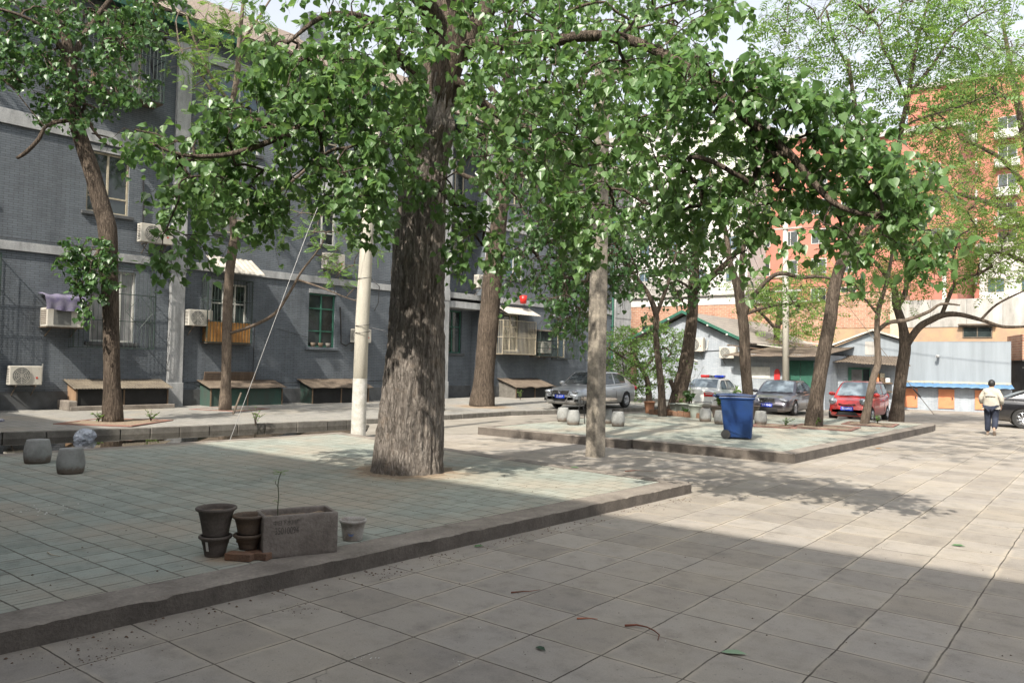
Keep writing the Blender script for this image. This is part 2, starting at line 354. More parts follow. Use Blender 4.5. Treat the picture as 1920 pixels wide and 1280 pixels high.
m,t,b=newmat('puddle_water'); tc=t.add('ShaderNodeTexCoord').outputs['Object']
b.inputs['Base Color'].default_value=(.018,.016,.012,1); b.inputs['Roughness'].default_value=.02; b.inputs['Specular IOR Level'].default_value=.5
bump(t,b,t.noise(tc,3,2,.5),.015,.02)
mb=MB(); n=80; pts=[]
for i in range(n+1):
    y=-5+i*20.2/n; p=min(KP,key=lambda q:abs(q[1]-y)); 
    import bisect
    k=max(1,min(len(KP)-1,bisect.bisect([q[1] for q in KP],y))); a,c=KP[k-1],KP[k]; xk=a[0]+(c[0]-a[0])*(y-a[1])/(c[1]-a[1])
    e=max(0,(y-11.2)/4.0); pts.append((xk+.02,y,min(-15.08,xk+.3+4.2*(1-e**1.3)+.3*nz(y,2,3,.9))))
vs=[];fs=[]
for i,(x,y,x2) in enumerate(pts): vs+=[(x,y,.008),(x2,y,.008)]
fs=[(i*2,i*2+1,i*2+3,i*2+2) for i in range(n)]; mb.add(vs,fs); struct('puddle',mb,m)
# ---------------------------------------------------------------- the grey brick flats
def wall_holes(mb,x0,x1,z0,z1,holes,y=0,rev=.13):
    hs=[h for h in holes if h[1]>x0 and h[0]<x1 and h[3]>z0 and h[2]<z1]
    X=sorted(set([x0,x1]+[v for h in hs for v in h[:2] if x0<v<x1])); Z=sorted(set([z0,z1]+[v for h in hs for v in h[2:4] if z0<v<z1]))
    for a,b in zip(X[:-1],X[1:]):
        for c,d in zip(Z[:-1],Z[1:]):
            cx,cz=(a+b)/2,(c+d)/2
            if any(h[0]<cx<h[1] and h[2]<cz<h[3] for h in hs): continue
            mb.quad((a,y,c),(b,y,c),(b,y,d),(a,y,d))
    for h in hs:
        a,b,c,d=h[:4]
        mb.quad((a,y,c),(a,y+rev,c),(a,y+rev,d),(a,y,d)); mb.quad((b,y,c),(b,y,d),(b,y+rev,d),(b,y+rev,c))
        mb.quad((a,y,d),(a,y+rev,d),(b,y+rev,d),(b,y,d)); mb.quad((a,y,c),(b,y,c),(b,y+rev,c),(a,y+rev,c))
def window(par,x0,x1,z0,z1,y=0,fm=None,gm=None,mull=(.5,),trans=(.3,),rev=.13,sill=True,fw=.06,sillm=None,lintel=False):
    fm=fm or M_cream; gm=gm or M_glass; mb=MB(); a,b=y+rev-.05,y+rev
    mb.box(x0,x0+fw,a,b,z0,z1).box(x1-fw,x1,a,b,z0,z1).box(x0+fw,x1-fw,a,b,z0,z0+fw).box(x0+fw,x1-fw,a,b,z1-fw,z1)
    for u in mull: xm=x0+(x1-x0)*u; mb.box(xm-fw*.5,xm+fw*.5,a+.004,b,z0+fw,z1-fw)
    for u in trans: zm=z0+(z1-z0)*u; mb.box(x0+fw,x1-fw,a+.002,b,zm-fw*.4,zm+fw*.4)
    o=mb.build('window',fm,par); MB().quad((x0+.01,b-.015,z0+.01),(x1-.01,b-.015,z0+.01),(x1-.01,b-.015,z1-.01),(x0+.01,b-.015,z1-.01)).build('pane',gm,o)
    if sill: MB().box(x0-.14,x1+.14,y-.09,y+rev-.053,z0-.11,z0-.003,.01).build('sill',sillm or M_plinth,o)
    if lintel: MB().box(x0-.02,x1+.02,y-.02,y+.06,z1+.003,z1+.17,.008).build('lintel',M_trim,o)
    return o
flats=thing('apartment_building','long three storey block of grey painted brick with pale pilasters and string courses','apartment building',tuple(WP),R_(87))
F1=[(-10.4,-9.2,2.3,4.45),(-6.3,-4.95,2.29,4.55),(-2.35,-1.0,2.42,4.5),(1.62,2.86,2.36,4.46),(5.9,7.1,2.36,4.46),(12.95,14.1,2.5,4.35),(16.95,18.05,2.25,4.4),(20.9,21.9,2.3,4.35)]
F2=[(-10.4,-9.2,6.35,8.25),(-6.54,-5.26,6.34,8.25),(-2.3,-1.0,6.3,8.2),(1.57,2.75,6.4,8.2),(5.9,7.1,6.35,8.2),(13.05,14.3,6.15,8.1),(17.0,18.2,6.2,8.1),(20.9,21.9,6.2,8.1)]
F3=[(-10.4,-9.2,9.9,11.9),(-6.3,-5.0,10.2,11.95),(-2.3,-.7,9.3,11.85),(1.57,2.75,9.9,11.8),(5.9,7.1,9.9,11.8),(13.05,14.3,9.9,11.7),(17.0,18.2,9.9,11.7),(20.9,21.9,9.9,11.7)]
RC=[(9.7,10.85,2.32,4.35),(9.7,10.85,6.17,8.0),(9.7,10.85,9.9,11.7)]
x0,x1,ZT=-20.,24.2,13.05
wl=MB(); wall_holes(wl,x0,9.0,0,ZT,F1+F2+F3); wall_holes(wl,11.5,x1,0,ZT,F1+F2+F3); wall_holes(wl,9.0,11.5,0,ZT,RC,y=.85)
wl.quad((9,0,0),(9,.85,0),(9,.85,ZT),(9,0,ZT)); wl.quad((11.5,0,0),(11.5,0,ZT),(11.5,.85,ZT),(11.5,.85,0))
wl.quad((x1,0,0),(x1,12,0),(x1,12,ZT),(x1,0,ZT)); wl.quad((x0,0,0),(x0,0,ZT),(x0,12,ZT),(x0,12,0)); wl.quad((x0,12,0),(x0,12,ZT),(x1,12,ZT),(x1,12,0))
wl.quad((9,0,ZT),(11.5,0,ZT),(11.5,.85,ZT),(9,.85,ZT))
wl.build('wall',M_brick,flats)
mb=MB(); mb.box(x0-.03,9.0,-.035,-.003,0,.76).box(11.5,x1+.03,-.035,-.003,0,.76).box(9.0,11.5,.81,.847,0,.76); mb.build('plinth',M_plinth,flats)
def course(z0,z1,o=.07):
    mb=MB()
    for a,b in ((x0,-3.86),(-3.38,8.55),(9.02,11.48),(11.97,22.6)): mb.box(a,b,-o,-.003 if a!=9.02 else .84,z0,z1,.008)
    mb.build('string_course',M_trim,flats)
course(4.86,5.12); course(8.5,8.93); course(12.12,12.46,.09)
MB().box(9.02,11.48,-.05,.84,4.42,4.72,.01).build('string_course',M_trim,flats)
for a,b in ((-3.86,-3.38),(8.55,9.02),(11.48,11.97),(22.6,24.3),(-13.4,-12.9)):
    mb=MB(); mb.box(a,b,-.17,-.003,0,12.5,.012); mb.box(a-.025,b+.025,-.2,-.173,0,1.0,.01); mb.box(a-.02,b+.02,-.19,-.173,4.7,5.2,.01); mb.build('pilaster',M_trim,flats)
# eaves and roof
mb=MB(); mb.box(x0-.3,x1+.3,-.5,-.03,12.98,13.12); mb.box(x0-.3,x1+.3,-.56,-.503,12.9,13.16); mb.build('fascia',M_green,flats)
mb=MB(); mb.at(0,-.62,13.17,0,math.atan2(3.9,6.62)).box(x0-.4,x1+.4,0,7.68,0,.07); mb.build('roof',M_roof,flats)
mb=MB(); mb.at(0,12.6,13.17,0,math.pi-math.atan2(3.9,6.62)).box(x0-.4,x1+.4,0,7.68,-.07,0); mb.build('roof',M_roof,flats)
for xx in (x0+.02,x1-.02): MB().quad((xx,0,13.0),(xx,12,13.0),(xx,6,16.8)).build('gable',M_brick,flats)
for xx in (-14,4,19): MB().box(xx,xx+.9,4.2,4.9,15.2,17.6,.02).build('chimney',M_brick,flats)
MB().add([(-3.85,-.2,13.0),(-3.45,-.2,13.0),(-3.45,-.2,13.75),(-3.85,-.2,13.75),(-3.85,6,17.5),(-3.45,6,17.5),(-3.45,6,16.9),(-3.85,6,16.9)],[(0,1,2,3),(3,2,5,4),(1,6,5,2),(0,3,4,7),(4,5,6,7),(0,7,6,1)]).build('fire_wall',M_plinth,flats)
M_white2=mat('white_window_frame',(.5,.5,.47),(.4,.39,.35),rough=.6,scale=6,bmp=.1)
for i,h in enumerate(F1):
    if i==3 or i==4: window(flats,*h,fm=M_green,mull=(.5,),trans=(.3,.72),lintel=True,sillm=M_brick)
    else: window(flats,*h,fm=(M_white2,M_white2,M_white2,0,0,M_cream,M_cream,M_cream)[i],gm=(M_glassb,M_curt,M_glass,0,0,M_glass,M_glassb,M_glass)[i],mull=(.35,.68) if i in(1,2) else (.5,),trans=(.66,) if i!=1 else (),lintel=i>4)
for i,h in enumerate(F2): window(flats,*h,fm=M_cream if i<3 else M_white2,gm=(M_glass,M_glass,M_curt,M_glass,M_glassb,M_glassb,M_glass,M_glass)[i],mull=(.5,),trans=(.27,),lintel=i==1)
for i,h in enumerate(F3): window(flats,*h,fm=M_white2 if i==2 else M_cream,gm=(M_glass,M_curt,M_glassb,M_glass,M_glass,M_glass,M_glass,M_glass)[i],mull=(.5,),trans=(.45,) if i==2 else (.3,))
for i,h in enumerate(RC): window(flats,*h,y=.85,fm=M_green if i==0 else M_cream,trans=(.62,),mull=(.5,))
mb=MB(); mb.tube([(22.45,-.09,12.9),(22.45,-.09,.1)],.055,10); 
for z in (2,4.2,6.5,9,11.5): mb.box(22.37,22.53,-.16,-.003,z,z+.05)
mb.build('downpipe',M_green,flats)
mb=MB().tube([(-7.0,-.03,1.1),(-6.0,-.025,1.05),(-4.1,-.03,1.02)],.008,5).tube([(-3.2,-.03,1.0),(1,-.03,.98),(3.8,-.03,1.05),(8,-.03,1.0)],.01,5).tube([(0.2,-.03,3.0),(1.7,-.03,2.7)],.007,5).tube([(-.68,-.03,3.3),(-.7,-.03,.9)],.012,5).tube([(3.05,-.05,4.0),(3.1,-.06,3.2),(3.12,-.08,2.55),(3.35,-.1,2.45),(3.6,-.1,2.6)],.03,6).tube([(-4.85,-.05,7.6),(-4.82,-.06,6.9),(-4.8,-.05,6.15)],.03,6).tube([(-4.75,-.05,11.6),(-4.6,-.08,11.0),(-4.7,-.06,10.3),(-5.1,-.1,9.95)],.035,6).tube([(-20,-.03,5.3),(-9,-.04,5.2),(-3.9,-.03,5.22)],.01,4).tube([(3,-.03,5.2),(8.5,-.03,5.3)],.01,4)
mb.build('cable',M_black,flats)
# ---- things fixed to the wall
def onwall(name,label,cat,s,z,out=0,group=None): return thing(name,label,cat,FP(s,z,out),R_(87),group)
def ac_unit(name,label,loc,rz,w_=.84,h=.55,d=.3,group='outdoor air conditioner units on the walls',bracket=True,badge=True):
    a=thing(name,label,'air conditioner',loc,rz,group)
    MB().box(-w_/2,w_/2,-d-.12,-.12,0,h,.02).build('casing',M_ac,a)
    cx=-.12*w_/.84; r=h*.43
    f=MB(); f.at(cx,-d-.125,h/2).lathe([(r,0),(r,-.012),(r*.96,-.018)],28,axis='y'); f.build('fan_guard',M_fan,a)
    rg=MB()
    for rr in (r*.98,r*.8,r*.6,r*.4,r*.2):
        rg.at(cx,-d-.147,h/2).tube([(rr*math.cos(t*math.pi/12),0,rr*math.sin(t*math.pi/12)) for t in range(25)],.005,4,False)
    for t in range(8):
        an=t*math.pi/4; rg.at(cx,-d-.147,h/2).tube([(0,0,0),(r*math.cos(an),0,r*math.sin(an))],.005,4)
    rg.build('fan_wires',M_ac,a)
    v=MB()
    for k in range(9): v.box(-w_/2-.004,-w_/2,-d-.07,-.16,h*.12+k*h*.088,h*.12+k*h*.088+.018)
    v.build('side_vent',M_black,a)
    if badge:
        b=MB(); b.at(w_*.33,-d-.123,h*.38).lathe([(.035,0),(.035,-.004)],5,axis='y'); b.build('badge',plain('ac_badge_red',(.45,.05,.03),.4),a)
    if bracket:
        b=MB()
        for x in (-w_*.3,w_*.3):
            b.tube([(x,0,-.03),(x,-d-.15,-.03)],.018,6).tube([(x,0,-.34),(x,-d-.08,-.05)],.014,6)
        b.build('bracket',M_tin,a)
    p=MB().tube([(w_/2-.05,-.2,.12),(w_/2+.08,-.12,.1),(w_/2+.1,-.05,.3),(w_/2+.12,-.02,.62)],.022,7); p.build('pipe',M_white2,a)
    return a
ac_unit('air_conditioner','low air conditioner unit near the pavement at far left of the grey wall',FP(-8.12,.96),R_(87))
ac_unit('air_conditioner','air conditioner unit between the pale pilaster and the cage with an orange panel',FP(-2.93,2.93),R_(87))
ac_unit('air_conditioner','air conditioner half hidden behind the white round pole beside the green window',FP(3.95,2.6),R_(87))
ac_unit('air_conditioner','air conditioner unit on the upper floor just below the window behind the leaning tree',FP(-4.5,5.55),R_(87),1.05,.6)
ac_unit('air_conditioner','air conditioner unit on the upper floor above the green framed window',FP(2.5,5.44),R_(87),.9,.62)
ac_unit('air_conditioner','white air conditioner on the ledge of the recessed stair bay',FP(10.95,5.42,.1),R_(87),.86,.62)
ac_unit('air_conditioner','air conditioner standing inside the open end of the cream balcony cage',FP(15.75,2.45,.1),R_(87),.8,.62)
wa=onwall('window_air_conditioner','boxy old window air conditioner under a purple cloth cover','air conditioner',-7.2,2.68)
MB().box(-.5,.5,-.62,.0,0,.56,.02).build('casing',M_ac,wa); MB().box(-.33,.15,-.63,-.622,.06,.5).build('coil_grille',M_fan,wa)
v=MB()
for k in range(8): v.box(-.506,-.501,-.55,-.1,.07+k*.055,.1+k*.055)
v.build('side_vent',M_tin,wa)
MB().tube([(-.35,0,-.28),(-.35,-.55,-.02)],.018,6).tube([(.35,0,-.28),(.35,-.55,-.02)],.018,6).box(-.52,.52,-.6,0,-.03,-.003).build('bracket',M_tin,wa)
M_purple=mat('purple_cloth',(.10,.085,.16),(.17,.16,.2),rough=.9,scale=5,bmp=.4)
def drape(u,v_):
    x=-.58+1.16*u; y=-.02-.7*min(1,v_*1.9)-.03*max(0,v_-.5); z=1.0-.2*min(.52,v_)-max(0,v_-.52)*.85*(1+.25*nz(u*4,1,2))+.012*math.sin(u*17+v_*3)+.02*nz(u*5,v_*5)
    return (x+.02*math.sin(v_*9),y-.02*math.sin(u*23)*max(0,v_-.5)*2,z)
c=MB().grid(drape,34,16).build('cloth_cover',M_purple,wa,smooth=True)
def cage(label,s0,s1,z0,z1,d,m=M_dgreen,floor=True,sp=.115,group='steel security cages over the windows',name='window_cage',hz=None,top=False,diamond=False):
    o=onwall(name,label,'window cage',(s0+s1)/2,z0,0,group); w2=(s1-s0)/2; h=z1-z0; fr=MB()
    for x in (-w2,w2):
        fr.box(x-.015,x+.015,-d,-d+.03,0,h)
    hz=hz or (0,.33,.66,1)
    for t in hz:
        z=t*h; fr.box(-w2,w2,-d-.004,-d+.022,z-.012,z+.012); fr.box(-w2-.004,-w2+.02,-d,-.0,z-.012,z+.012); fr.box(w2-.02,w2+.004,-d,-.0,z-.012,z+.012)
    fr.build('frame',m,o); bars=MB(); n=int(2*w2/sp)
    for k in range(1,n): x=-w2+2*w2*k/n; bars.tube([(x,-d+.008,0),(x,-d+.008,h)],.008,5)
    for x in (-w2,w2):
        for k in range(1,int(d/sp)+1): bars.tube([(x,-d+k*sp,0),(x,-d+k*sp,h)],.008,5)
    if diamond:
        c=h*.45; bars.tube([(w2*.62,-d,c-.5),(w2*.95,-d,c),(w2*.62,-d,c+.5),(w2*.25,-d,c),(w2*.62,-d,c-.5)],.01,5)
    bars.build('bars',m,o)
    if floor: MB().box(-w2+.01,w2-.01,-d+.02,-.01,-.05,-.014).build('floor_plate',M_tin,o)
    if top: MB().at(0,-d-.08,h+.0,0,.12).box(-w2-.06,w2+.06,0,d+.08,.02,.035).build('cover',M_tin,o)
    return o
cage('dark steel window cage cut by the left edge of the photo',-11.2,-8.85,2.1,4.7,.4)
cage('wide dark green window cage with a diamond pattern behind the leaning tree trunk',-6.9,-4.5,2.1,4.68,.45,floor=False,diamond=True,sp=.13)
c2=cage('window cage with a bright orange panel in its lower half under a pale awning',-2.72,-1.06,2.4,4.6,.48)
M_orange=mat('orange_panel',(.42,.2,.045),(.3,.13,.03),rough=.6,scale=3,bmp=.1)
MB().box(-.79,.79,-.44,-.42,.0,.7,.006).box(-.79,-.77,-.42,-.05,0,.7).build('panel',M_orange,c2)
c3=cage('deep top floor balcony cage crowded with household things',-6.88,-4.58,10.05,12.15,.75,floor=True,top=True)
cage('cream painted balcony cage with open grille at right end of the block',12.25,14.75,2.35,4.0,.62,M_cream,floor=True,sp=.1,hz=(0,.5,1))
cage('low dark frame cage round an air conditioner beside the cream cage',14.95,16.6,2.3,3.55,.75,M_dgreen,floor=True,top=True)
cage('narrow dark green cage over the last window before the silver car',16.85,18.75,2.2,4.4,.35,M_dgreen,floor=False)
def corr(label,loc,rz,w_,d,drop,m,name='awning',amp=.018,per=.085,group=None,cat='awning',thick=.006,fray=0):
    o=thing(name,label,cat,loc,rz,group); n=int(w_/per*6)
    def f(u,v): 
        x=-w_/2+w_*u+fray*nz(v*3,u*9)*.3; return (x,-d*v+fray*nz(u*6,v*2)*(v>.9),-drop*v+amp*math.sin(x/per*2*math.pi)+.03*nz(u*3,v*3)*fray*10)
    me=MB().grid(f,n,5); ob=me.build('sheet',m,o,smooth=True); sm=ob.modifiers.new('s','SOLIDIFY'); sm.thickness=thick
    MB().tube([(-w_/2+.1,-.02,-.25),(-w_/2+.1,-d*.9,-drop*.9-.03)],.012,5).tube([(w_/2-.1,-.02,-.25),(w_/2-.1,-d*.9,-drop*.9-.03)],.012,5).build('brace',M_tin,o)
    return o
corr('curled pale metal awning over the window cage with an orange panel',FP(-1.75,5.42),R_(87),1.75,1.0,.62,M_tinlight,amp=.012,per=.2,fray=.06)
corr('small faded awning over the cream balcony cage',FP(13.6,4.72),R_(87),2.5,.85,.42,M_tinlight,amp=.008,per=.2,fray=.03)
corr('dark awning above the top floor balcony cage',FP(-5.7,12.55),R_(87),2.5,.9,.25,M_tin,amp=.01,per=.12)
M_wgreen=mat('weathered_green_boards',(.028,.08,.062),(.045,.06,.05),rough=.8,scale=3,streak=(1,1,.3))
def vent_cover(label,s0,s1,d,h0,h1,side,roofm,bodym,step=False,name='basement_cover',fray=.02):
    o=onwall(name,label,'basement cover',(s0+s1)/2,.2,0,'sheet roofed covers over the basement windows'); w2=(s1-s0)/2
    MB().quad((-w2+.08,-d+.05,0),(w2-.08,-d+.05,0),(w2-.08,-d+.05,h1),(-w2+.08,-d+.05,h1)).build('front',bodym,o)
    for x in (-w2+.08,w2-.08): MB().quad((x,-.0,0),(x,-d+.05,0),(x,-d+.05,h1),(x,-.0,h0)).build('side',side,o)
    for x in (-w2+.06,0,w2-.06): MB().box(x-.02,x+.02,-d+.02,-d+.05,0,h1).build('post',M_wood,o)
    def f(u,v):
        x=-w2-.08+(2*w2+.16)*u; return (x,.0-(d+.1)*v,h0+.03+(h1-h0)*v+.014*math.sin(x/.085*2*math.pi)+fray*nz(u*5,v*3,s0)*(v>.8))
    ob=MB().grid(f,int(w2*2/.085*6),4).build('roof',roofm,o,smooth=True); ob.modifiers.new('s','SOLIDIFY').thickness=.006
    if step: MB().box(-w2-.15,w2+.12,-d-.12,-d+.0,0,.14,.02).box(-w2-.2,-w2+.05,-d-.1,0,0,.3,.03).build('kerb_wall',M_conc,o)
    return o
vent_cover('basement cover with tan corrugated roof and wooden side behind the leaning tree',-6.95,-4.1,.85,.88,.62,mat('tan_boards',(.30,.2,.12),(.2,.12,.07),rough=.8,scale=3,streak=(3,3,.4)),M_plinth,M_plinth if 0 else M_tin,step=True) if 0 else vent_cover('basement cover with tan corrugated roof and wooden side behind the leaning tree',-6.95,-4.1,.85,.88,.62,mat('tan_boards',(.30,.2,.12),(.2,.12,.07),rough=.8,scale=3,streak=(3,3,.4)),M_tinlight if 0 else mat('tan_corrugated',(.15,.125,.09),(.085,.07,.052),rough=.7,scale=3),M_dark,step=True)
vent_cover('basement cover with green sides and planks leaning behind it',-2.75,0.1,.85,.85,.6,M_wgreen,M_tin,M_wgreen)
vent_cover('basement cover with ragged felt roof left of the white pole',1.25,4.0,.9,.88,.58,M_dgreen,M_tin,M_dark,fray=.06)
vent_cover('basement cover with bent rusty roof beside the silver car',12.6,15.6,1.2,.9,.5,M_stone,M_tin,M_dark,fray=.08)
vent_cover('basement cover cut by the left edge of the photo',-11.5,-9.05,.85,.9,.6,M_wood,M_tin,M_dark,step=True)
o=onwall('wooden_boards','bundle of grey planks leaning on the wall above the green basement cover','boards',-1.6,1.07,.06)
mb=MB()
for k in range(5): mb.box(-1.0,.95,-.05-.012*k,-.02-.012*k,.0+k*.062,.055+k*.062,.004)
mb.build('plank',M_wood,o)
# small things on sills and wall
def bucket(label,loc,r,h,m,name='bucket',cat='bucket'):
    o=thing(name,label,cat,loc); MB().lathe([(r*.75,0),(r,h),(r*.93,h),(r*.7,.02)],20).build('body',m,o,smooth=True)
    MB().tube([(r*math.cos(t),.02*math.sin(t*2),h-.02-0*abs(math.sin(t))-.12*math.sin(t)) for t in np.linspace(0,math.pi,12)],.006,5).build('handle',M_tin,o); return o
bucket('bright red plastic bucket hanging on the pale string course under leaves',FP(14.0,4.92,.35),.2,.4,mat('red_plastic',(.62,.02,.015),(.5,.02,.015),rough=.4,bmp=0))
for k,(s,lb) in enumerate(((1.85,'leftmost dark pot on the green window sill'),(2.2,'middle dark pot on the green window sill'),(2.55,'rightmost pale pot on the green window sill'))):
    o=thing('flower_pot',lb,'flower pot',FP(s,2.362,.0),0,'small pots on the green window sill'); MB().lathe([(.07,0),(.1,.17),(.085,.17),(.06,.02)],14).build('body',(M_tin,M_wood,M_stone)[k],o,smooth=True)
for x,z,m_,w_,lb in ((-6.5,10.08,M_wood,.3,'brown wooden box inside the top floor balcony cage'),(-5.95,10.08,M_white,.22,'white tub inside the top floor balcony cage'),(-5.2,10.08,M_curt,.2,'pale round pot inside the top floor balcony cage')):
    o=thing('box' if w_==.3 else 'pot',lb,'box' if w_==.3 else 'pot',FP(x,z,.4),R_(87))
    (MB().box(-.15,.15,-.12,.12,0,.55,.01) if w_==.3 else MB().lathe([(w_*.7,0),(w_,.3),(w_*.9,.3),(w_*.6,.03)],18)).build('body',m_,o)
# building behind the viewer whose roof edge shades the near courtyard
sb=thing('apartment_building','plain grey brick block closing the sunny side of the courtyard behind the viewer','apartment building',(2,-4,0))
hs=[(x,x+1.3,z,z+1.8) for z in (2,5.6,9.2) for x in (-29,-25,-21,-17,-13,-9,-5,-1,3,7,11,15)]
mb=MB(); wall_holes(mb,-19,34,0,12.6,[(-a[1],-a[0],a[2],a[3]) for a in hs]); 
mb2=MB(); mb2.at(0,0,0,math.pi); mb2.add(mb.v,mb.f); mb2.quad((-19,0,0),(-19,12,0),(-19,12,12.6),(-19,0,12.6)); mb2.quad((34,0,0),(34,12,0),(34,12,12.6),(34,0,12.6)); mb2.quad((-19,12,0),(34,12,0),(34,12,12.6),(-19,12,12.6))
mb2.v=[tuple(v) for v in mb2.v]; mb2.build('wall',M_brick,sb)
MB().box(-34.4,19.4,-12.4,.45,12.62,12.85).build('roof',M_trim,sb)
for a in hs:
    mb=MB(); x0_,x1_,z0_,z1_=-a[1]*-1-1.3 if 0 else a[0],a[1],a[2],a[3]
    fr=MB(); fr.box(x0_,x1_,-.13,-.1,z0_,z0_+.06).box(x0_,x1_,-.13,-.1,z1_-.06,z1_).box(x0_,x0_+.06,-.13,-.1,z0_,z1_).box(x1_-.06,x1_,-.13,-.1,z0_,z1_)
    o=fr.build('window',M_white2,sb); MB().quad((x0_,-.12,z0_),(x1_,-.12,z0_),(x1_,-.12,z1_),(x0_,-.12,z1_)).build('pane',M_glass,o)
# ---------------------------------------------------------------- low buildings and blocks at the back
M_hut=brickmat('pale_grey_brick',(.28,.31,.34),(.32,.345,.375),(.19,.21,.23),(.36,.36,.36),dirt=(.55,.8),strength=.5)
M_blue=mat('pale_blue_render',(.24,.27,.295),(.19,.215,.235),rough=.85,scale=1.6,bmp=.2,streak=(1.5,1.5,.12))
M_obrick=brickmat('orange_brick',(.38,.20,.125),(.29,.13,.08),(.40,.33,.27),(.38,.27,.19),dirt=(.45,.8),bd=.02,bw=.36,bh=.13,mo=.016)
M_orend=mat('salmon_render',(.39,.155,.11),(.33,.125,.09),rough=.9,scale=.6,bmp=.1)
M_wrend=mat('white_render',(.52,.51,.49),(.44,.43,.41),rough=.9,scale=.5,bmp=.1)
M_gconc=mat('streaked_concrete',(.42,.40,.37),(.22,.21,.19),rough=.9,scale=1.3,bmp=.3,streak=(1,1,.3))
M_tan=mat('stained_tan_render',(.40,.26,.15),(.28,.20,.14),rough=.9,scale=1.4,bmp=.2)
M_door=mat('orange_door',(.58,.22,.10),(.50,.18,.085),rough=.7,scale=3,bmp=.1)
M_bluesheet=mat('blue_sheet',(.055,.14,.27),(.09,.18,.29),rough=.5,scale=3,bmp=.1)
M_redpaint=mat('red_paint',(.55,.03,.03),(.45,.03,.03),rough=.5,bmp=0)
def pane_window(par,x0,x1,z0,z1,y,fm,gm,mull=(.5,)):
    mb=MB(); f=.06
    mb.box(x0,x1,y-.04,y-.004,z0,z0+f).box(x0,x1,y-.04,y-.004,z1-f,z1).box(x0,x0+f,y-.04,y-.004,z0+f,z1-f).box(x1-f,x1,y-.04,y-.004,z0+f,z1-f)
    for u in mull: xm=x0+(x1-x0)*u; mb.box(xm-.025,xm+.025,y-.036,y-.004,z0+f,z1-f)
    o=mb.build('window',fm,par); MB().quad((x0+.01,y-.02,z0+.01),(x1-.01,y-.02,z0+.01),(x1-.01,y-.02,z1-.01),(x0+.01,y-.02,z1-.01)).build('pane',gm,o); return o
# gabled hut, ridge running away
hut=thing('gabled_hut','small pale grey brick hut with a dark green gable trim and grey tiled roof','hut',(-19.0,39.5,0))
MB().add([(-3,0,0),(3.35,0,0),(3.35,0,3.2),(-.05,0,4.72),(-3,0,3.3),(-3,13,0),(3.35,13,0),(3.35,13,3.2),(-.05,13,4.72),(-3,13,3.3)],[(0,1,2,3,4),(1,6,7,2),(6,5,9,8,7),(5,0,4,9)]).build('wall',M_hut,hut)
for (xa,za,xb,zb) in ((-.05,4.86,3.75,3.13),(-.05,4.86,-3.9,3.1)):
    dx,dz=xb-xa,zb-za; n=Vector((-dz,0,dx)).normalized()*(.14 if dx>0 else -.14); 
    mb=MB(); 
    p=[(xa,za),(xb,zb),(xb+n.x,zb+n.z),(xa,za+.155)]
    if dx<0: p=p[::-1]
    mb.prism(p,-.45,-.35); mb.build('gable_trim',M_green,hut)
    q=[(xa,za-.05),(xb,zb-.05),(xb+n.x*.75,zb+n.z*.75),(xa,za+.09)]
    if dx<0: q=q[::-1]
    L_=math.hypot(dx,dz); r=MB(); an=math.atan2(-dz,abs(dx))
    # roof slab: own axes so the tiles run down the slope
    ro=thing('x','','',(0,0,0)); bpy.data.objects.remove(ro)
    m2=MB(); m2.box(0,13.4,0,L_,0,.1); ob=m2.build('roof',M_roofhut,hut)
    ex=Vector((0,1,0)); ey=Vector((dx,0,dz)).normalized(); ez=ex.cross(ey)
    if ez.z<0: ez=-ez; 
    M=Matrix((ex,ey,ez)).transposed().to_4x4(); M.translation=Vector((xa,-.34,za)); ob.matrix_local=M
MB().tube([(.0,-.02,3.0),(.35,-.03,2.75),(.4,-.03,2.35),(.75,-.03,2.2)],.04,6).build('pipe',M_white2,hut)
MB().tube([(-.6,-.02,2.85),(1.2,-.03,2.78),(3.3,-.02,2.9)],.015,5).build('cable',M_black,hut)
for x,z in ((-2.4,3.75),(-1.5,4.15),(-.8,4.48),(1.5,4.1),(2.6,3.6)): MB().at(x,-.52,z).lathe([(.05,0),(.07,.05),(.02,.1)],8).build('eave_lamp',M_white,hut)
ac_unit('air_conditioner','air conditioner high under the peak of the green trimmed gable',(-18.2,39.5,2.75),0,.85,.75)
ac_unit('air_conditioner','air conditioner under the right slope of the green trimmed gable',(-16.4,39.5,2.4),0,.9,.62)
# low sheds right of it
sh=thing('low_shed','low pale brick shed with a corrugated lean-to roof and green double door','shed',(-13.3,38,0))
MB().box(-2.3,2.2,0,4,0,2.62).box(-2.35,-.2,-.03,-.002,2.18,2.24).build('wall',M_hut,sh)
ob=MB().grid(lambda u,v:(-2.5+4.9*u,-.9+5.4*v,2.52+.62*v+.014*math.sin(u*260)+.05*nz(u*6,v*2)),520,6).build('roof',M_tin,sh,smooth=True); ob.modifiers.new('s','SOLIDIFY').thickness=.03
for k,(x,y,rz,l) in enumerate(((-1.9,.5,.3,1.8),(-.8,1.3,-.2,1.6),(.3,.6,.1,2.0),(1.4,1.2,-.3,1.5),(-.2,2.2,.2,2.4))): MB().at(x,y,2.95+.07*k,rz,0,.12).box(-l/2,l/2,-.15,.15,0,.05,.01).build('roof_board',(M_wood,M_tinlight)[k%2],sh)
MB().box(.45,1.05,-.06,-.003,.0,2.25).box(1.08,1.68,-.06,-.003,0,2.25).box(.4,1.73,-.04,-.003,2.25,2.33).build('door',M_green,sh)
for x in (1.0,1.1): MB().box(x,x+.03,-.1,-.063,1.0,1.16).build('door_handle',M_tin,sh)
MB().box(-1.5,-.42,-.02,-.003,1.42,1.98).build('white_panel',M_white,sh)
bd=thing('arched_board','red board with a rounded top on the low shed wall','board',(-13.35,37.95,1.25)); 
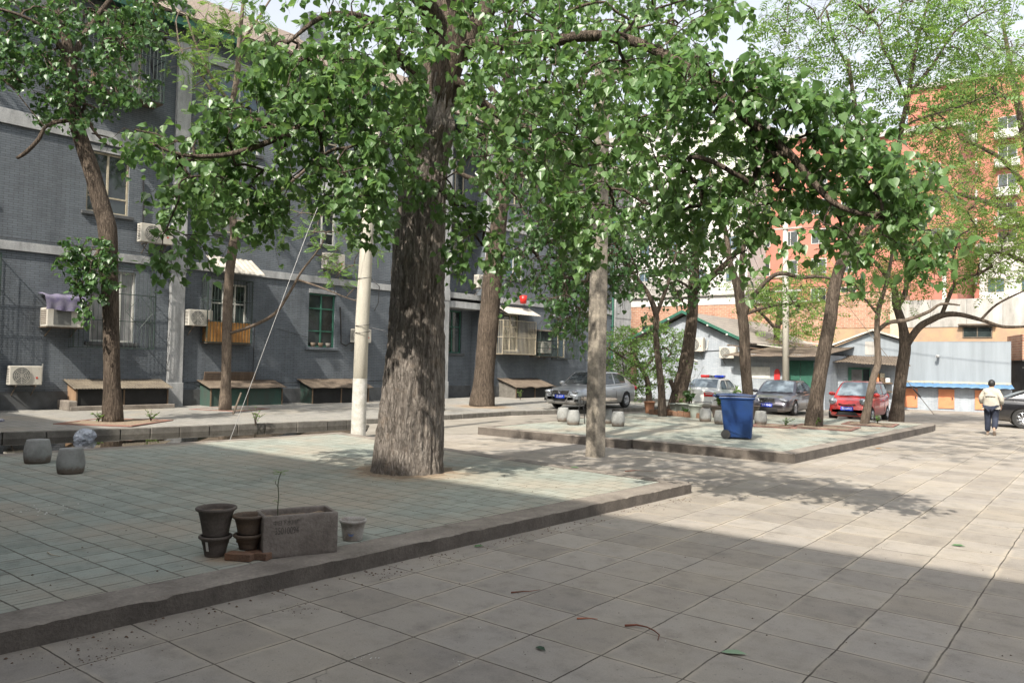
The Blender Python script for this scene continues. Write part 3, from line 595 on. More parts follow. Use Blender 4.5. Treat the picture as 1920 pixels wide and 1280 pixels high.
MB().at(0,0,0).add([(x,-.0,z) for x,z in [(-.14,0),(.14,0),(.14,.45)]+[(.14*math.cos(t),.45+.2*math.sin(t)) for t in np.linspace(.2,math.pi-.2,8)]+[(-.14,.45)]]+[(x,-.03,z) for x,z in [(-.14,0),(.14,0),(.14,.45)]+[(.14*math.cos(t),.45+.2*math.sin(t)) for t in np.linspace(.2,math.pi-.2,8)]+[(-.14,.45)]],[tuple(range(12)),tuple(range(12,24))[::-1]]+[(i,i+12,(i+1)%12+12,(i+1)%12) for i in range(12)]).build('panel',M_redpaint,bd)
# pale blue wall with gable and parapet
TB=Vector((.95,.31,0)).normalized(); BA=math.atan2(TB.y,TB.x)
bw=thing('blue_shed','pale blue rendered shed with a shallow gable, blue sheet awning and little orange doors','shed',(-4.35,44.5,0),BA)
MB().add([(-8.3,0,0),(.08,0,0),(.08,0,3.48),(-4.6,0,3.42),(-6.08,0,3.9),(-8.3,0,2.9)]+[(-8.3,5,0),(.08,5,0),(.08,5,3.48),(-4.6,5,3.42),(-6.08,5,3.9),(-8.3,5,2.9)],[(0,1,2,3,4,5),(6,11,10,9,8,7)]+[(i,i+6,(i+1)%6+6,(i+1)%6) for i in range(6)]).build('wall',M_blue,bw)
mb=MB(); wall_holes(mb,-4.75,.12,0,1.12,[],y=-.03); mb.build('lower_wall',M_hut,bw)
for k,(a,b) in enumerate(((-4.72,-3.98),(-3.05,-2.35),(-1.46,-.8))):
    d=MB().box(a,b,-.075,-.034,.12,1.08,.006).build('door',M_door,bw); MB().box(b-.12,b-.07,-.1,-.077,.55,.68).build('door_handle',M_black,d)
ob=MB().grid(lambda u,v:(-4.9+5.0*u,-.55*v,1.36-.2*v+.025*abs(math.sin(u*5*math.pi/.2*.5))*1.2),200,3).build('awning',M_bluesheet,bw,smooth=True); ob.modifiers.new('s','SOLIDIFY').thickness=.012
MB().box(-4.9,.08,-.05,-.003,1.37,1.45).build('flashing',M_cream,bw)
MB().tube([(-3.05,-.0,2.72),(-3.12,-.32,2.68)],.06,12).tube([(-3.12,-.32,2.68),(-3.2,-.34,2.72)],.075,12).build('pipe_stub',M_trim,bw)
MB().box(-6.4,-5.72,-.02,-.003,2.72,3.4).build('vent_window',M_gconc,bw)
for a in ((-8.5,3.0,-6.08,4.0),(-6.08,4.0,-4.5,3.5)):
    MB().prism([(a[0],a[1]-.05),(a[2],a[3]-.05),(a[2],a[3]+.05),(a[0],a[1]+.05)],-.25,5.1).build('roof',M_tinlight,bw)
kh=thing('lean_to_kiosk','grey lean-to with sagging corrugated roof and dark green window beside the blue wall','shed',(-11.0,40.2,0),BA)
MB().box(-1.4,2.6,0,2.2,0,2.3).build('wall',M_hut,kh)
ob=MB().grid(lambda u,v:(-1.6+4.6*u,-.9+3.2*v,2.3+.42*v+.014*math.sin(u*240)+.06*nz(u*4,v*2,4)-.12*u*u*(1-v)),480,5).build('roof',M_tin,kh,smooth=True); ob.modifiers.new('s','SOLIDIFY').thickness=.02
w1=MB().box(.35,1.35,-.06,-.003,1.05,2.05).build('window',M_green,kh); MB().box(.5,.98,-.068,-.061,1.2,1.95).build('pane',M_curt,w1); MB().box(1.02,1.3,-.068,-.061,1.1,1.98).build('pane',M_glass,w1)
MB().box(1.5,2.3,-.35,-.01,1.3,1.36).box(1.5,2.3,-.35,-.01,.9,.94).build('shelf',M_wood,kh)
for k in range(5):
    o=thing('carton',('orange carton on the lowest left of the kiosk shelf','tan carton in the middle of the kiosk shelf','white bundle at the right end of the kiosk shelf','yellow carton on top of the left cartons by the kiosk','pale bundle topmost right by the kiosk')[k],'carton',tuple(Vector((-11.0,40.2,0))+TB*(1.62+.24*(k%3))+Vector((.06,-.19,1.363+.225*(k//3)))),BA,'cartons on the kiosk shelf'); MB().box(-.1,.1,-.1,.1,0,.22,.01).build('body',(M_door,M_wood,M_white,M_orange,M_cream)[k],o)
# brick wall range behind
rg_=thing('brick_range','long low building of orange brick behind the hut with a white upper strip','building',(-22,52,0))
MB().box(-12,7.2,0,5,0,6.35).build('wall',M_obrick,rg_); MB().box(-12,1.4,-.03,4,6.36,7.0).build('upper_strip',M_wrend,rg_)
MB().box(-12.2,1.6,-.2,5,7.0,7.1).box(1.4,7.3,-.12,5,6.36,6.46).build('roof',M_gconc,rg_)
pane_window(rg_,-6.6,-5.2,3.9,5.0,0,M_wood,M_glass); pane_window(rg_,-10.5,-9.2,3.9,5.0,0,M_wood,M_glass)
MB().box(-7.4,-2.0,-.1,-.04,7.1,8.3).build('grey_hut',M_gconc,rg_)
gw=thing('concrete_block','low block with streaked grey concrete above stained tan render and a small dark window','building',(-10.6,52,0))
MB().box(-4.2,9,0,4,0,4.6).build('lower_wall',M_tan,gw); MB().box(-.4,9,-.04,4,4.6,6.25).build('upper_wall',M_gconc,gw); MB().box(-4.2,-.4,-.03,4,4.6,6.9).build('brick_wall',M_obrick,gw); MB().box(-.7,-.1,-.12,-.045,0,6.8).build('pier',M_cream,gw)
pane_window(gw,3.2,4.7,3.95,4.62,-.004,M_tin,M_glass); MB().box(3.0,4.9,-.35,-.01,4.68,4.76).build('hood',M_tin,gw)
mb=MB()
for x in (1.5,3.4,5.2,7.0): mb.box(x,x+.02,-.046,-.041,4.62,6.2)
mb.build('joint',M_plinth,gw)
rs=thing('dark_shed','dark brick shed with a sagging frame roof at the right edge','shed',(-3.0,46.4,0),BA)
MB().box(-.9,5,0,3,0,2.6).build('wall',M_plinth,rs); MB().box(-1,5,-.02,3,2.6,3.9).build('upper_wall',M_obrick,rs)
MB().box(-1.0,3,-.9,.02,2.55,2.63).box(-1,3,-.6,.0,2.2,2.26).build('canopy',M_tinlight,rs)
for x in (-.6,.1,.9): MB().box(x,x+.5,-.06,-.023,.1,2.3).build('door',M_dark if x<.5 else M_green,rs)
def block(name,label,loc,x0_,x1_,H_,m,cols,rows,zs,gm,wm,ww=1.3,wh=1.5,dep=10,rz=0,balc=False,cat='apartment building'):
    o=thing(name,label,cat,loc,rz); MB().box(x0_,x1_,0,dep,0,H_).build('wall',m,o); MB().box(x0_-.3,x1_+.3,-.4,dep,H_+.002,H_+.5).build('roof',M_gconc,o)
    for z in zs:
        for k in range(cols):
            x=x0_+(k+.5)*(x1_-x0_)/cols-ww/2
            w_=pane_window(o,x,x+ww,z,z+wh,0,wm,gm)
            if balc: MB().box(x-.3,x+ww+.3,-.8,-.045,z-1.0,z-.05,.02).build('balcony',M_wrend if balc==1 else m,o)
    return o
block('white_building','tall white rendered block with small grey windows behind the brick range',(-37,75,0),-9,7.5,27,M_wrend,5,1,(10.6,13.8,17.,20.2,23.4),M_glassb,M_gconc,1.2,1.5)
block('red_apartment_block','tall salmon red apartment block with rows of white framed windows',(-23,80,0),-8.2,3.2,25.5,M_orend,4,1,(8.6,11.6,14.6,17.6,20.6),M_glass,M_wrend,1.5,1.5)
block('red_apartment_block','salmon red stair tower of the apartment block right of the middle',(-15.5,78.5,0),-4,3.9,24,M_orend,2,1,(13.6,16.6,19.6),M_glass,M_wrend,1.2,1.3)
block('white_building','white block with balconies standing behind the right hand trees',(-6,84,0),-4.6,6,13.5,M_wrend,4,1,(9.4,),M_glassb,M_cream,1.4,1.4,balc=1)
block('red_apartment_block','far salmon apartment block with white balconies at the right edge',(4,100,0),-24,12,35,M_orend,9,1,(9.5,12.8,16,19.2,22.4,25.6,28.8),M_glass,M_wrend,1.8,1.5,balc=1)
block('white_building','distant white block above the tiled roof of the flats',(-75,60,0),-14,14,30,M_wrend,8,1,(20,23,26),M_glassb,M_gconc,1.4,1.4)
MB_=MB().tube([(-12.6,79.9-1.6,8),(-12.6,78.3,14.5)],.18,8); o=thing('white_flue','white vertical pipe on the salmon wall at right','pipe',(0,0,0)); MB_.build('body',M_white,o)
# poles and wires
M_pole=mat('pale_pole_concrete',(.47,.44,.37),(.35,.33,.28),rough=.9,scale=2,bmp=.5,streak=(2,2,.4))
M_oldconc=mat('weathered_concrete_post',(.33,.29,.235),(.11,.098,.082),rough=.95,scale=4.5,bmp=1.,fine=30)
p=thing('round_pole','smooth round pale pole with a whitewashed foot beside the big trunk','pole',(-14.66,12.56,0))
MB().tube([(0,0,0),(.07,-.03,2.87),(.18,-.03,5.22),(.28,0,7.6)],[.175,.165,.155,.145],24).build('shaft',M_pole,p,smooth=True)
MB().tube([(0,0,.02),(.04,-.02,1.45)],[.1795,.1735],24,False).build('whitewash',mat('whitewash',(.52,.51,.48),(.36,.345,.3),rough=.9,scale=7,bmp=.5),p,smooth=True)
mb=MB()
for z,r in ((3.9,.175),(2.75,.18),(2.58,.18)): mb.tube([(.1+r*math.cos(t),-.03+r*math.sin(t),z+.03*math.sin(t)) for t in np.linspace(0,6.283,18)],.008,5,False)
mb.tube([(.2,.1,3.9),(.4,.2,3.7),(.38,.2,3.3),(.3,.15,3.1)],.01,5).tube([(.2,.1,2.7),(.5,.3,2.62),(.62,.36,2.45)],.008,5); mb.build('wire_band',M_black,p)
p=thing('square_post','rough square concrete post with a broken chipped face in front of the silver car','post',(-8.62,13.77,0),R_(-12))
def sqpost(w0,w1,h,rr):
    N=40;M_=32;vs=[]
    for i in range(N+1):
        z=h*i/N; w_=w0+(w1-w0)*i/N
        for k in range(M_):
            t=k/M_*4; s_=int(t); u=t-s_
            cs=[(-1,-1),(1,-1),(1,1),(-1,1)]; a=cs[s_];b_=cs[(s_+1)%4]; x=a[0]+(b_[0]-a[0])*u; y=a[1]+(b_[1]-a[1])*u
            cut=.9 if abs(x)>.92 and abs(y)>.92 else 1
            d=1+.05*nz(x*2,y*2+z*3,z)-(.22*max(0,1-abs(z-1.0)/.35)*max(0,nz(x*3,z*4,2)+.2) if y<-.5 else 0)
            vs.append((x*w_*cut*d,y*w_*cut*d,z))
    fs=[(i*M_+k,i*M_+(k+1)%M_,(i+1)*M_+(k+1)%M_,(i+1)*M_+k) for i in range(N) for k in range(M_)]+[tuple(N*M_+k for k in range(M_))]
    return MB().add(vs,fs)
sqpost(.16,.125,8.4,0).build('shaft',M_oldconc,p)
MB().box(-.75,.75,-.05,.05,7.9,8.0).build('crossarm',M_tin,p)
for k,x in enumerate((-.65,-.3,.3,.65)): MB().at(x,0,8.0).lathe([(.03,0),(.06,.03),(.03,.06),(.06,.09),(.025,.13)],12).build('insulator',M_white,p)
p=thing('utility_pole','tall pale utility pole rising behind the grey saloon car','pole',(-12.65,37.2,0)); MB().tube([(0,0,0),(-.15,0,10.5)],[.17,.11],16).build('shaft',M_pole,p,smooth=True)
for z in (6.3,5.6,8.6): MB().box(-.7,.7,-.15,-.08,z,z+.08).build('crossarm',M_gconc,p)
def wire(label,pts,r=.018,sag=.4,name='overhead_wire',group='overhead wires across the back of the courtyard',m=None):
    a,b=Vector(pts[0]),Vector(pts[1]); P=[a.lerp(b,i/24)-Vector((0,0,sag*4*(i/24)*(1-i/24))) for i in range(25)]
    o=MB().tube(P,r,4).build(name,m or M_black); tag(o,label,'wire',group)
for k,(a,b,s) in enumerate((((-30,45,8.0),(4,43,6.9),.5),((-30,45,7.6),(4,43,6.6),.6),((-30,46,7.3),(4,43,6.35),.4),((-12.8,37.1,8.7),(3,42,9.6),.5),((-12.8,37.1,8.65),(3,42,8.9),.6),((-12.8,37.1,8.6),(3,41,8.3),.7))):
    wire('thin dark overhead wire, %s counted downward across the back'%('first','second','third','fourth','fifth','sixth')[k],(a,b),.016,s)
o=MB().tube([(-14.69,9.11,.14),(-14.62,9.6,1.5),(-14.33,10.63,4.67),(-13.96,11.24,6.67),(-13.4,11.9,9.4)],.0065,5).build('guy_wire',plain('galvanised_wire',(.25,.25,.25),.5,.3)); tag(o,'pale twisted guy wire slanting up left of the white round pole','wire')
MB().tube([(-14.67,9.16,.7),(-14.66,9.33,1.15)],.022,6).build('turnbuckle',M_tin,o)
o=MB().tube([(-6.64,39,.0),(-8.92,39,3.03),(-10.8,39,5.6),(-12.7,37.2,8.3)],.014,5).build('guy_wire',M_tin); tag(o,'thin guy wire coming down right of the red car','wire'); MB().tube([(-7.2,39,.75),(-7.5,39,1.15)],.04,6).build('turnbuckle',M_black,o)
# ---------------------------------------------------------------- courtyard furniture
M_stool=mat('cast_stool',(.42,.42,.40),(.28,.275,.26),rough=.9,scale=4,bmp=.4)
def stoolmat():
    m,t,b=newmat('cast_stool_dirty'); tc=t.add('ShaderNodeTexCoord').outputs['Object']; sx=t.add('ShaderNodeSeparateXYZ'); t.link(tc,sx.inputs[0])
    h=t.math('ADD',sx.outputs[2],t.math('MULTIPLY',t.noise(tc,9,5,.7),.22)); f=t.ramp(h,[(.17,0.),(.235,1.)])
    c=t.mix(t.ramp(t.noise(tc,5,6,.7),[(.35,0.),(.7,1.)]),(.27,.275,.265),(.16,.16,.15)); t.link(t.mix(f,(.13,.105,.085),c),b.inputs['Base Color']); b.inputs['Roughness'].default_value=.9
    bump(t,b,t.noise(tc,40,4,.6),.5,.008); return m
M_st2=stoolmat()
SP=[(.172,0),(.184,.03),(.197,.12),(.2,.19),(.19,.28),(.165,.4),(.158,.42),(.1,.427),(.02,.427)]
st0=thing('drum_stool','barrel shaped concrete stool at far left, nearer the puddle','stool',(-13.6,5.05,.148),0,'barrel shaped concrete stools')
MB().lathe([(r,z*.88) for r,z in SP],28).build('seat',M_st2,st0,smooth=True)
rough_stools=[]
for x,y,z,l in ((-12.12,4.95,.148,'barrel shaped concrete stool with a dark crack, second from the left edge'),
 (-13.1,19.1,.2,'pale drum stool behind and left of the stone table'),(-12.2,18.3,.2,'drum stool in front of the stone table, left of the square post'),
 (-11.85,19.5,.2,'drum stool mostly hidden behind the square post'),(-11.1,18.9,.2,'drum stool just right of the square post'),
 (-10.3,22.9,.2,'drum stool left of the blue bin and clear of it'),(-9.55,22.3,.2,'drum stool partly hidden by the left edge of the blue bin'),(-8.65,23.2,.2,'drum stool just right of the blue bin')):
    c=copytree(st0,(x,y,z),random.uniform(0,6),l); 
    c.scale=(.94,.94,1.1) if z==.2 else (.95,.95,.98)
tb=thing('stone_table','round stone table on a thick pedestal behind the square post','table',(-11.95,19.25,.2))
MB().lathe([(.17,0),(.15,.1),(.13,.35),(.15,.6),(.2,.66)],20).build('pedestal',M_stone,tb,smooth=True); MB().lathe([(.5,.665),(.53,.68),(.53,.73),(.5,.745)],32).build('top',M_conc,tb)
mr=thing('metal_rack','thin black bent wire trestle leaning by the stone table','rack',(-12.25,18.75,.2),.6)
MB().tube([(-.12,0,0),(0,0,.78)],.012,6).tube([(.12,0,0),(.06,0,.78)],.012,6).tube([(-.1,.25,0),(0,.05,.78)],.012,6).tube([(-.35,0,.82),(-.3,0,.78),(.3,0,.78)],.014,6).build('frame',M_black,mr)
# wheelie bin
bn=thing('wheelie_bin','tall blue plastic wheelie bin with one black wheel showing','bin',(-7.32,18.12,.2),R_(20))
M_bin=mat('bin_blue_plastic',(.005,.030,.125),(.006,.028,.09),rough=.42,scale=3,bmp=.05)
def taper(mb,x0,x1,y0,y1,X0,X1,Y0,Y1,z0,z1): return mb.add([(x0,y0,z0),(x1,y0,z0),(x1,y1,z0),(x0,y1,z0),(X0,Y0,z1),(X1,Y0,z1),(X1,Y1,z1),(X0,Y1,z1)],[(0,3,2,1),(4,5,6,7),(0,1,5,4),(1,2,6,5),(2,3,7,6),(3,0,4,7)])
mb=MB(); bm=bmesh.new(); taper(mb,-.29,.335,-.24,.24,-.40,.37,-.29,.29,.03,.98); o=mb.build('body',M_bin,bn); bv=o.modifiers.new('b','BEVEL'); bv.width=.035; bv.segments=3
mb=MB(); taper(mb,-.43,.40,-.31,.31,-.43,.40,-.31,.31,.95,1.012); taper(mb,-.52,-.40,-.24,.24,-.56,-.40,-.26,.26,.98,1.03); o=mb.build('rim',M_bin,bn); bv=o.modifiers.new('b','BEVEL'); bv.width=.012; bv.segments=2
def lidf(u,v): x=-.5+.93*u; y=-.31+.62*v; return (x,y,1.03+.035*math.sin(math.pi*v)*math.sin(math.pi*min(1,u*1.1+.05))**.5)
ob=MB().grid(lidf,16,12).build('lid',M_bin,bn,smooth=True); ob.modifiers.new('s','SOLIDIFY').thickness=-.025
mb=MB()
for y in (-.2,.2): mb.tube([(-.5,y,1.0),(-.56,y,1.02),(-.58,y*.6,1.02)],.015,6)
mb.tube([(-.57,-.2,1.03),(-.57,.2,1.03)],.018,8).build('handle',M_bin,bn)
for s_ in (-1,1):
    wh=MB().at(-.26,s_*.272,.11).lathe([(.105,-.03),(.11,-.018),(.11,.018),(.105,.03)],24,axis='y').build('wheel',M_rubber,bn,smooth=True); smooth_by(wh)
    MB().at(-.26,s_*.306,.11).lathe([(.06,-.006),(.05,.008)],18,axis='y').build('hub',M_black,wh)
mb=MB()
for y0_ in (-.262,.25): mb.add([(-.2,y0_,.2),(.3,y0_,.03),(.33,y0_,.03),(-.2,y0_,.26),(-.2,y0_+.012,.2),(.3,y0_+.012,.03),(.33,y0_+.012,.03),(-.2,y0_+.012,.26)],[(0,1,2,3),(7,6,5,4),(0,4,5,1),(1,5,6,2),(2,6,7,3),(3,7,4,0)])
mb.build('rib',M_bin,bn)
MB().at(.33,0,.3).box(.0,.03,-.08,.08,0,.5,.005) .build('front_rib',M_bin,bn)
# planters on the front terrace edge
pl=thing('stone_planter','rectangular rough concrete trough planter with stamped numbers','planter',(-5.9,4.36,.148),R_(67.5))
M_trough=mat('trough_concrete',(.235,.205,.18),(.12,.10,.085),rough=.95,scale=3.2,bmp=1.,fine=28,contrast=(.3,.7))
def trough():
    bm=bmesh.new(); 
    def bx(x0,x1,y0,y1,z0,z1):
        r=bmesh.ops.create_cube(bm,size=1)['verts']
        for v in r: v.co=Vector(((x0+x1)/2+v.co.x*(x1-x0),(y0+y1)/2+v.co.y*(y1-y0),(z0+z1)/2+v.co.z*(z1-z0)))
    L_,W_,H_,t=.66,.37,.37,.035
    mbx=MB(); a,b,c=L_/2,W_/2,H_
    mbx.add([(-a,-b,0),(a,-b,0),(a,b,0),(-a,b,0),(-a,-b,c),(a,-b,c),(a,b,c),(-a,b,c),(-a+t,-b+t,c),(a-t,-b+t,c),(a-t,b-t,c),(-a+t,b-t,c),(-a+t,-b+t,.2),(a-t,-b+t,.2),(a-t,b-t,.2),(-a+t,b-t,.2)],
     [(0,3,2,1),(0,1,5,4),(1,2,6,5),(2,3,7,6),(3,0,4,7),(4,5,9,8),(5,6,10,9),(6,7,11,10),(7,4,8,11),(8,9,13,12),(9,10,14,13),(10,11,15,14),(11,8,12,15),(12,13,14,15)])
    bm.free(); return mbx
o=trough().build('body',M_trough,pl); bmm=bmesh.new(); bmm.from_mesh(o.data); bmesh.ops.bevel(bmm,geom=bmm.edges[:],offset=.012,segments=2,profile=.5,affect='EDGES'); bmesh.ops.subdivide_edges(bmm,edges=[e for e in bmm.edges if e.calc_length()>.1],cuts=9,use_grid_fill=True)
for v in bmm.verts: 
    q=mn.noise(v.co*9)*.006+mn.noise(v.co*30)*.003; v.co+=Vector((v.co.x,v.co.y,v.co.z-.18)).normalized()*q
bmm.to_mesh(o.data); bmm.free(); smooth_by(o,30)
MB().grid(lambda u,v:(-.29+.58*u,-.15+.3*v,.315+.02*nz(u*6,v*4)+.008*nz(u*20,v*20)),30,16).build('soil',M_soil,pl,smooth=True)
M_ink=plain('faded_black_stencil',(.085,.074,.064),.9)
text(pl,'stencil_number','35010094',.085,M_ink,(-.13,-.1855-.003,.235),(math.pi/2,0,0),sx=.62)
text(pl,'stencil_mark','中日下水川广',.05,M_ink,(-.13,-.1855-.003,.305),(math.pi/2,0,0),sx=.8)
sp=thing('sapling','thin green seedling growing in the concrete trough planter','plant',(-5.96,4.2,.46))
stem=MB().tube([(0,0,0),(-.005,0,.1),(.003,0,.2),(-.012,0,.3),(.0,0,.36),(.018,.008,.415)],[.005,.0045,.004,.004,.0035,.003],6).tube([(-.01,0,.28),(-.035,-.01,.31),(-.04,-.01,.335)],.002,5).tube([(-.002,0,.14),(-.03,0,.15)],.002,5).build('stem',mat('green_stem',(.05,.07,.03),(.07,.06,.03),rough=.7,bmp=0),sp)
def pot(name,label,loc,r0,r1,h,m,rimw=.02,group=None,soil=True,cat='flower pot',rz=0,wobble=.0):
    o=thing(name,label,cat,loc,rz,group)
    MB().lathe([(r0,0),(r0*1.03,.01),(r0+(r1-r0)*.5,h*.5),(r1*.97,h-.035),(r1+rimw*.2,h-.033),(r1+rimw,h-.02),(r1+rimw,h-.006),(r1+rimw*.6,h),(r1-.006,h-.002),(r1-.014,h-.03),(r1*.9,h-.07)],36).build('body',m,o,smooth=True)
    if soil: MB().grid(lambda u,v:((lambda a,b:((a)*r1*.93,(b)*r1*.93,h-.05+.008*nz(a*5,b*5,h)))(*(lambda U,V:(U*math.sqrt(1-V*V/2),V*math.sqrt(1-U*U/2)))(2*u-1,2*v-1))),14,14).build('soil',M_soil,o,smooth=True)
    return o
M_pot=mat('dark_clay',(.075,.06,.05),(.12,.10,.085),rough=.85,scale=4,bmp=.5,fine=40,streak=(1,1,3))
M_pot2=mat('brown_clay',(.12,.08,.05),(.085,.065,.05),rough=.75,scale=4,bmp=.4,streak=(1,1,4))
pot('clay_pot','dark clay pot with a white drip, under the left stacked pot',(-6.3,3.8,.148),.085,.125,.18,M_pot,.018,'stacked clay pots',soil=False)
MB().box(-.012,.012,-.004,0,0,.085,.002).build('drip',M_white,bpy.data.objects['clay_pot']).matrix_local=Matrix.Translation((.052,-.103,.06))@Matrix.Rotation(.45,4,'Z')@Matrix.Rotation(.22,4,'X')
pot('clay_pot','biggest dark clay pot, stacked on top at the far left of the planters',(-6.3,3.8,.325),.105,.155,.25,M_pot,.02,'stacked clay pots')
pot('clay_pot','lower brown clay pot standing on bricks against the trough',(-6.07,3.98,.213),.075,.115,.135,M_pot2,.016,'stacked clay pots',soil=False)
pot('clay_pot','upper brown clay pot stacked against the trough',(-6.07,3.98,.345),.09,.125,.17,M_pot2,.018,'stacked clay pots')
bk=mat('worn_orange_brick',(.2,.105,.06),(.13,.08,.055),rough=.95,scale=8,bmp=.8)
for k,(x,y,rz_,l) in enumerate(((-6.0,3.86,R_(28),'orange brick end on under the left side of the stacked brown pots'),(-5.93,3.99,R_(20),'orange brick beside the trough under the stacked brown pots'))):
    o=thing('brick',l,'brick',(x,y,.148),rz_,'bricks under the stacked pots'); MB().box(-.12,.12,-.055,.055,0,.062,.006).build('body',bk,o)
o=pot('painted_bowl','small white bowl pot with worn blue flower and rust, right of the trough',(-5.9,5.02,.148),.092,.122,.2,mat('worn_enamel',(.34,.32,.29),(.14,.09,.065),rough=.6,scale=7,bmp=.2,contrast=(.45,.72)),.012)
def petals():
    mb=MB()
    for k in range(6):
        a=k*math.pi/3; mb.add([(0,0,0)]+[(.009*math.cos(a)+.011*math.cos(t),0,.009*math.sin(a)*1.+.009*math.sin(t)) for t in np.linspace(0,6.28,9)[:-1]],[(0,i+1,(i+1)%8+1) for i in range(8)])
    return mb
bf=petals().build('flower_mark',plain('faded_blue_glaze',(.12,.16,.28),.5),o); bf.matrix_local=Matrix.Translation((.066,-.0775,.075))@Matrix.Rotation(.72,4,'Z')@Matrix.Rotation(-.28,4,'X')@Matrix.Scale(1.4,4)
# crumpled plastic bags
M_bag,t,b=newmat('thin_plastic'); b.inputs['Base Color'].default_value=(.55,.6,.68,1); b.inputs['Roughness'].default_value=.25; b.inputs['Alpha'].default_value=.55
def bag(name,label,loc,s,m):
    bm=bmesh.new(); bmesh.ops.create_icosphere(bm,subdivisions=4,radius=1)
    for v in bm.verts:
        n=v.co.normalized(); r=1+.35*mn.noise(n*1.7+Vector((loc[0],0,0)))+.22*abs(mn.noise(n*4))-.1*abs(mn.noise(n*9)); v.co=Vector((n.x*r*s[0],n.y*r*s[1],max(0,(n.z*r+.55)*s[2])))
    me=bpy.data.meshes.new(name); bm.to_mesh(me); bm.free(); me.materials.append(m); o=bpy.data.objects.new(name,me); COL.objects.link(o); o.location=loc; tag(o,label,'plastic bag'); return o
bag('plastic_bag','pale translucent plastic bag caught on the kerb by the puddle',(-17.95,7.6,.0),(.22,.2,.16),M_bag)
bag('plastic_bag','blue and white crumpled bag behind the trough planter',(-6.75,4.75,.15),(.19,.14,.05),mat('printed_bag',(.5,.52,.55),(.06,.1,.2),rough=.35,scale=12,bmp=.2))
bag('paper_scrap','small white and blue scrap lying on the pavement at far left',(-21.8,7.2,.18),(.12,.1,.05),mat('scrap_paper',(.5,.5,.5),(.1,.1,.2),rough=.6,scale=12))
# pots on the rear terrace
def bigpot(label,x,y,r,h,m,z=.2,tapr=.7): return pot('plant_pot',label,(x,y,z),r*tapr,r,h,m,.02,'pots along the back of the rear terrace')
M_terra=mat('terracotta',(.42,.2,.11),(.3,.15,.09),rough=.8); M_gpot=mat('grey_green_glaze',(.33,.36,.31),(.25,.27,.24),rough=.5); M_bpot=mat('brown_glaze',(.11,.085,.07),(.07,.055,.05),rough=.5)
bigpot('terracotta pot at the left end of the rear row of pots',-13.5,25.2,.2,.42,M_terra)
bigpot('wide grey green trough pot behind the slim tree',-12.6,25.9,.42,.36,M_gpot,tapr=.85)
bigpot('wide grey green pot holding the largest leafy plant',-11.95,25.2,.46,.42,M_gpot,tapr=.8)
bigpot('small pale green pot in front of the wide one',-11.3,24.3,.2,.42,M_gpot)
bigpot('brown glazed pot with green leaves in the middle of the row',-10.75,25.0,.28,.4,M_bpot)
bigpot('dark wide pot near the right end of the row',-10.0,25.6,.4,.45,M_bpot,tapr=.65)
bigpot('small dark pot squeezed between the brown ones',-10.5,25.9,.16,.4,M_black)
o=thing('brick_edging','low orange brick edging round the pots and slim tree','edging',(-12.2,24.45,.2),R_(-12)); mb=MB()
for k in range(9): mb.box(-1.0+k*.25,-1.0+k*.25+.235,-.06,.06,0,.17+.02*(k%2),.006)
for k in range(5): mb.box(-1.0+k*.002,-.88,.08+k*.25,.08+k*.25+.235,0,.17,.006)
mb.build('bricks',bk,o)
# brick rings set round the trees
M_ring=mat('red_paving_brick',(.24,.11,.085),(.19,.12,.095),rough=.9,scale=8)
def ring(label,x,y,z,w_,rz):
    o=thing('tree_surround',label,'tree surround',(x,y,z),rz,'square brick surrounds at the feet of trees'); mb=MB()
    for s_ in (-1,1): mb.box(-w_,w_,s_*w_-.05*(s_>0)-.0,s_*w_+.05*(s_<0)+.0+.05*(s_>0)*0+.0,0,.03) if 0 else mb.box(-w_,w_,s_*(w_-.055)-.055,s_*(w_-.055)+.055,0,.03,.004)
    for s_ in (-1,1): mb.box(s_*(w_-.055)-.055,s_*(w_-.055)+.055,-w_+.113,w_-.113,0,.03,.004)
    mb.build('bricks',M_ring,o); MB().grid(lambda u,v:((2*u-1)*(w_-.1),(2*v-1)*(w_-.1),.012+.03*abs(nz(u*5,v*5,x))),14,14).build('soil',M_soil,o,smooth=True)
ring('square of red bricks at the foot of the leaning left tree',-20.2,9.3,.16,1.0,.6); ring('square of red bricks at the foot of the tree before the orange panel cage',-22.9,14.2,.18,.9,.4)
ring('square of red bricks right of the blue bin',-8.1,22.9,.198,.62,.3); ring('square of red bricks round the tall tree on the rear terrace',-6.9,23.7,.198,.85,.1); ring('square of red bricks round the thin curved tree',-6.3,26.4,.198,.75,.1)
# litter
def leafbit(label,x,y,z,s,rz,m,kind='fallen_leaf'):
    mb=MB().at(x,y,z+.006,rz).add([(-s,0,.0),(-s*.5,s*.35,.012),(s*.3,s*.38,.016),(s,0,.004),(s*.3,-s*.34,.01),(-s*.5,-s*.3,.006),(0,0,.003)],[(6,0,5),(6,5,4),(6,4,3),(6,3,2),(6,2,1),(6,1,0)])
    tag(mb.build(kind,m),label,'leaf','fallen leaves and litter on the paving')
M_fl=plain('fallen_green',(.06,.14,.05),.5); M_fl2=plain('fallen_dark',(.025,.06,.03),.6); M_fl3=plain('fallen_pale',(.22,.32,.2),.5)
leafbit('large pale green leaf lying near the bottom edge right of centre',-2.03,5.02,0,.085,.4,M_fl3); leafbit('small dark green leaf lying near the bottom edge at centre',-3.04,4.22,0,.05,-.2,M_fl2)
leafbit('green leaf lying against the front kerb',-5.21,6.11,0,.055,.9,M_fl); leafbit('bright green leaf on the sunlit paving at right',-1.42,9.76,0,.07,.1,M_fl)
leafbit('bright green leaf at the sunlit edge of the front terrace',-7.29,11.0,.149,.08,.3,M_fl); leafbit('orange dry leaf below the rear terrace kerb at right',-4.7,20.5,0,.08,.3,M_orange)
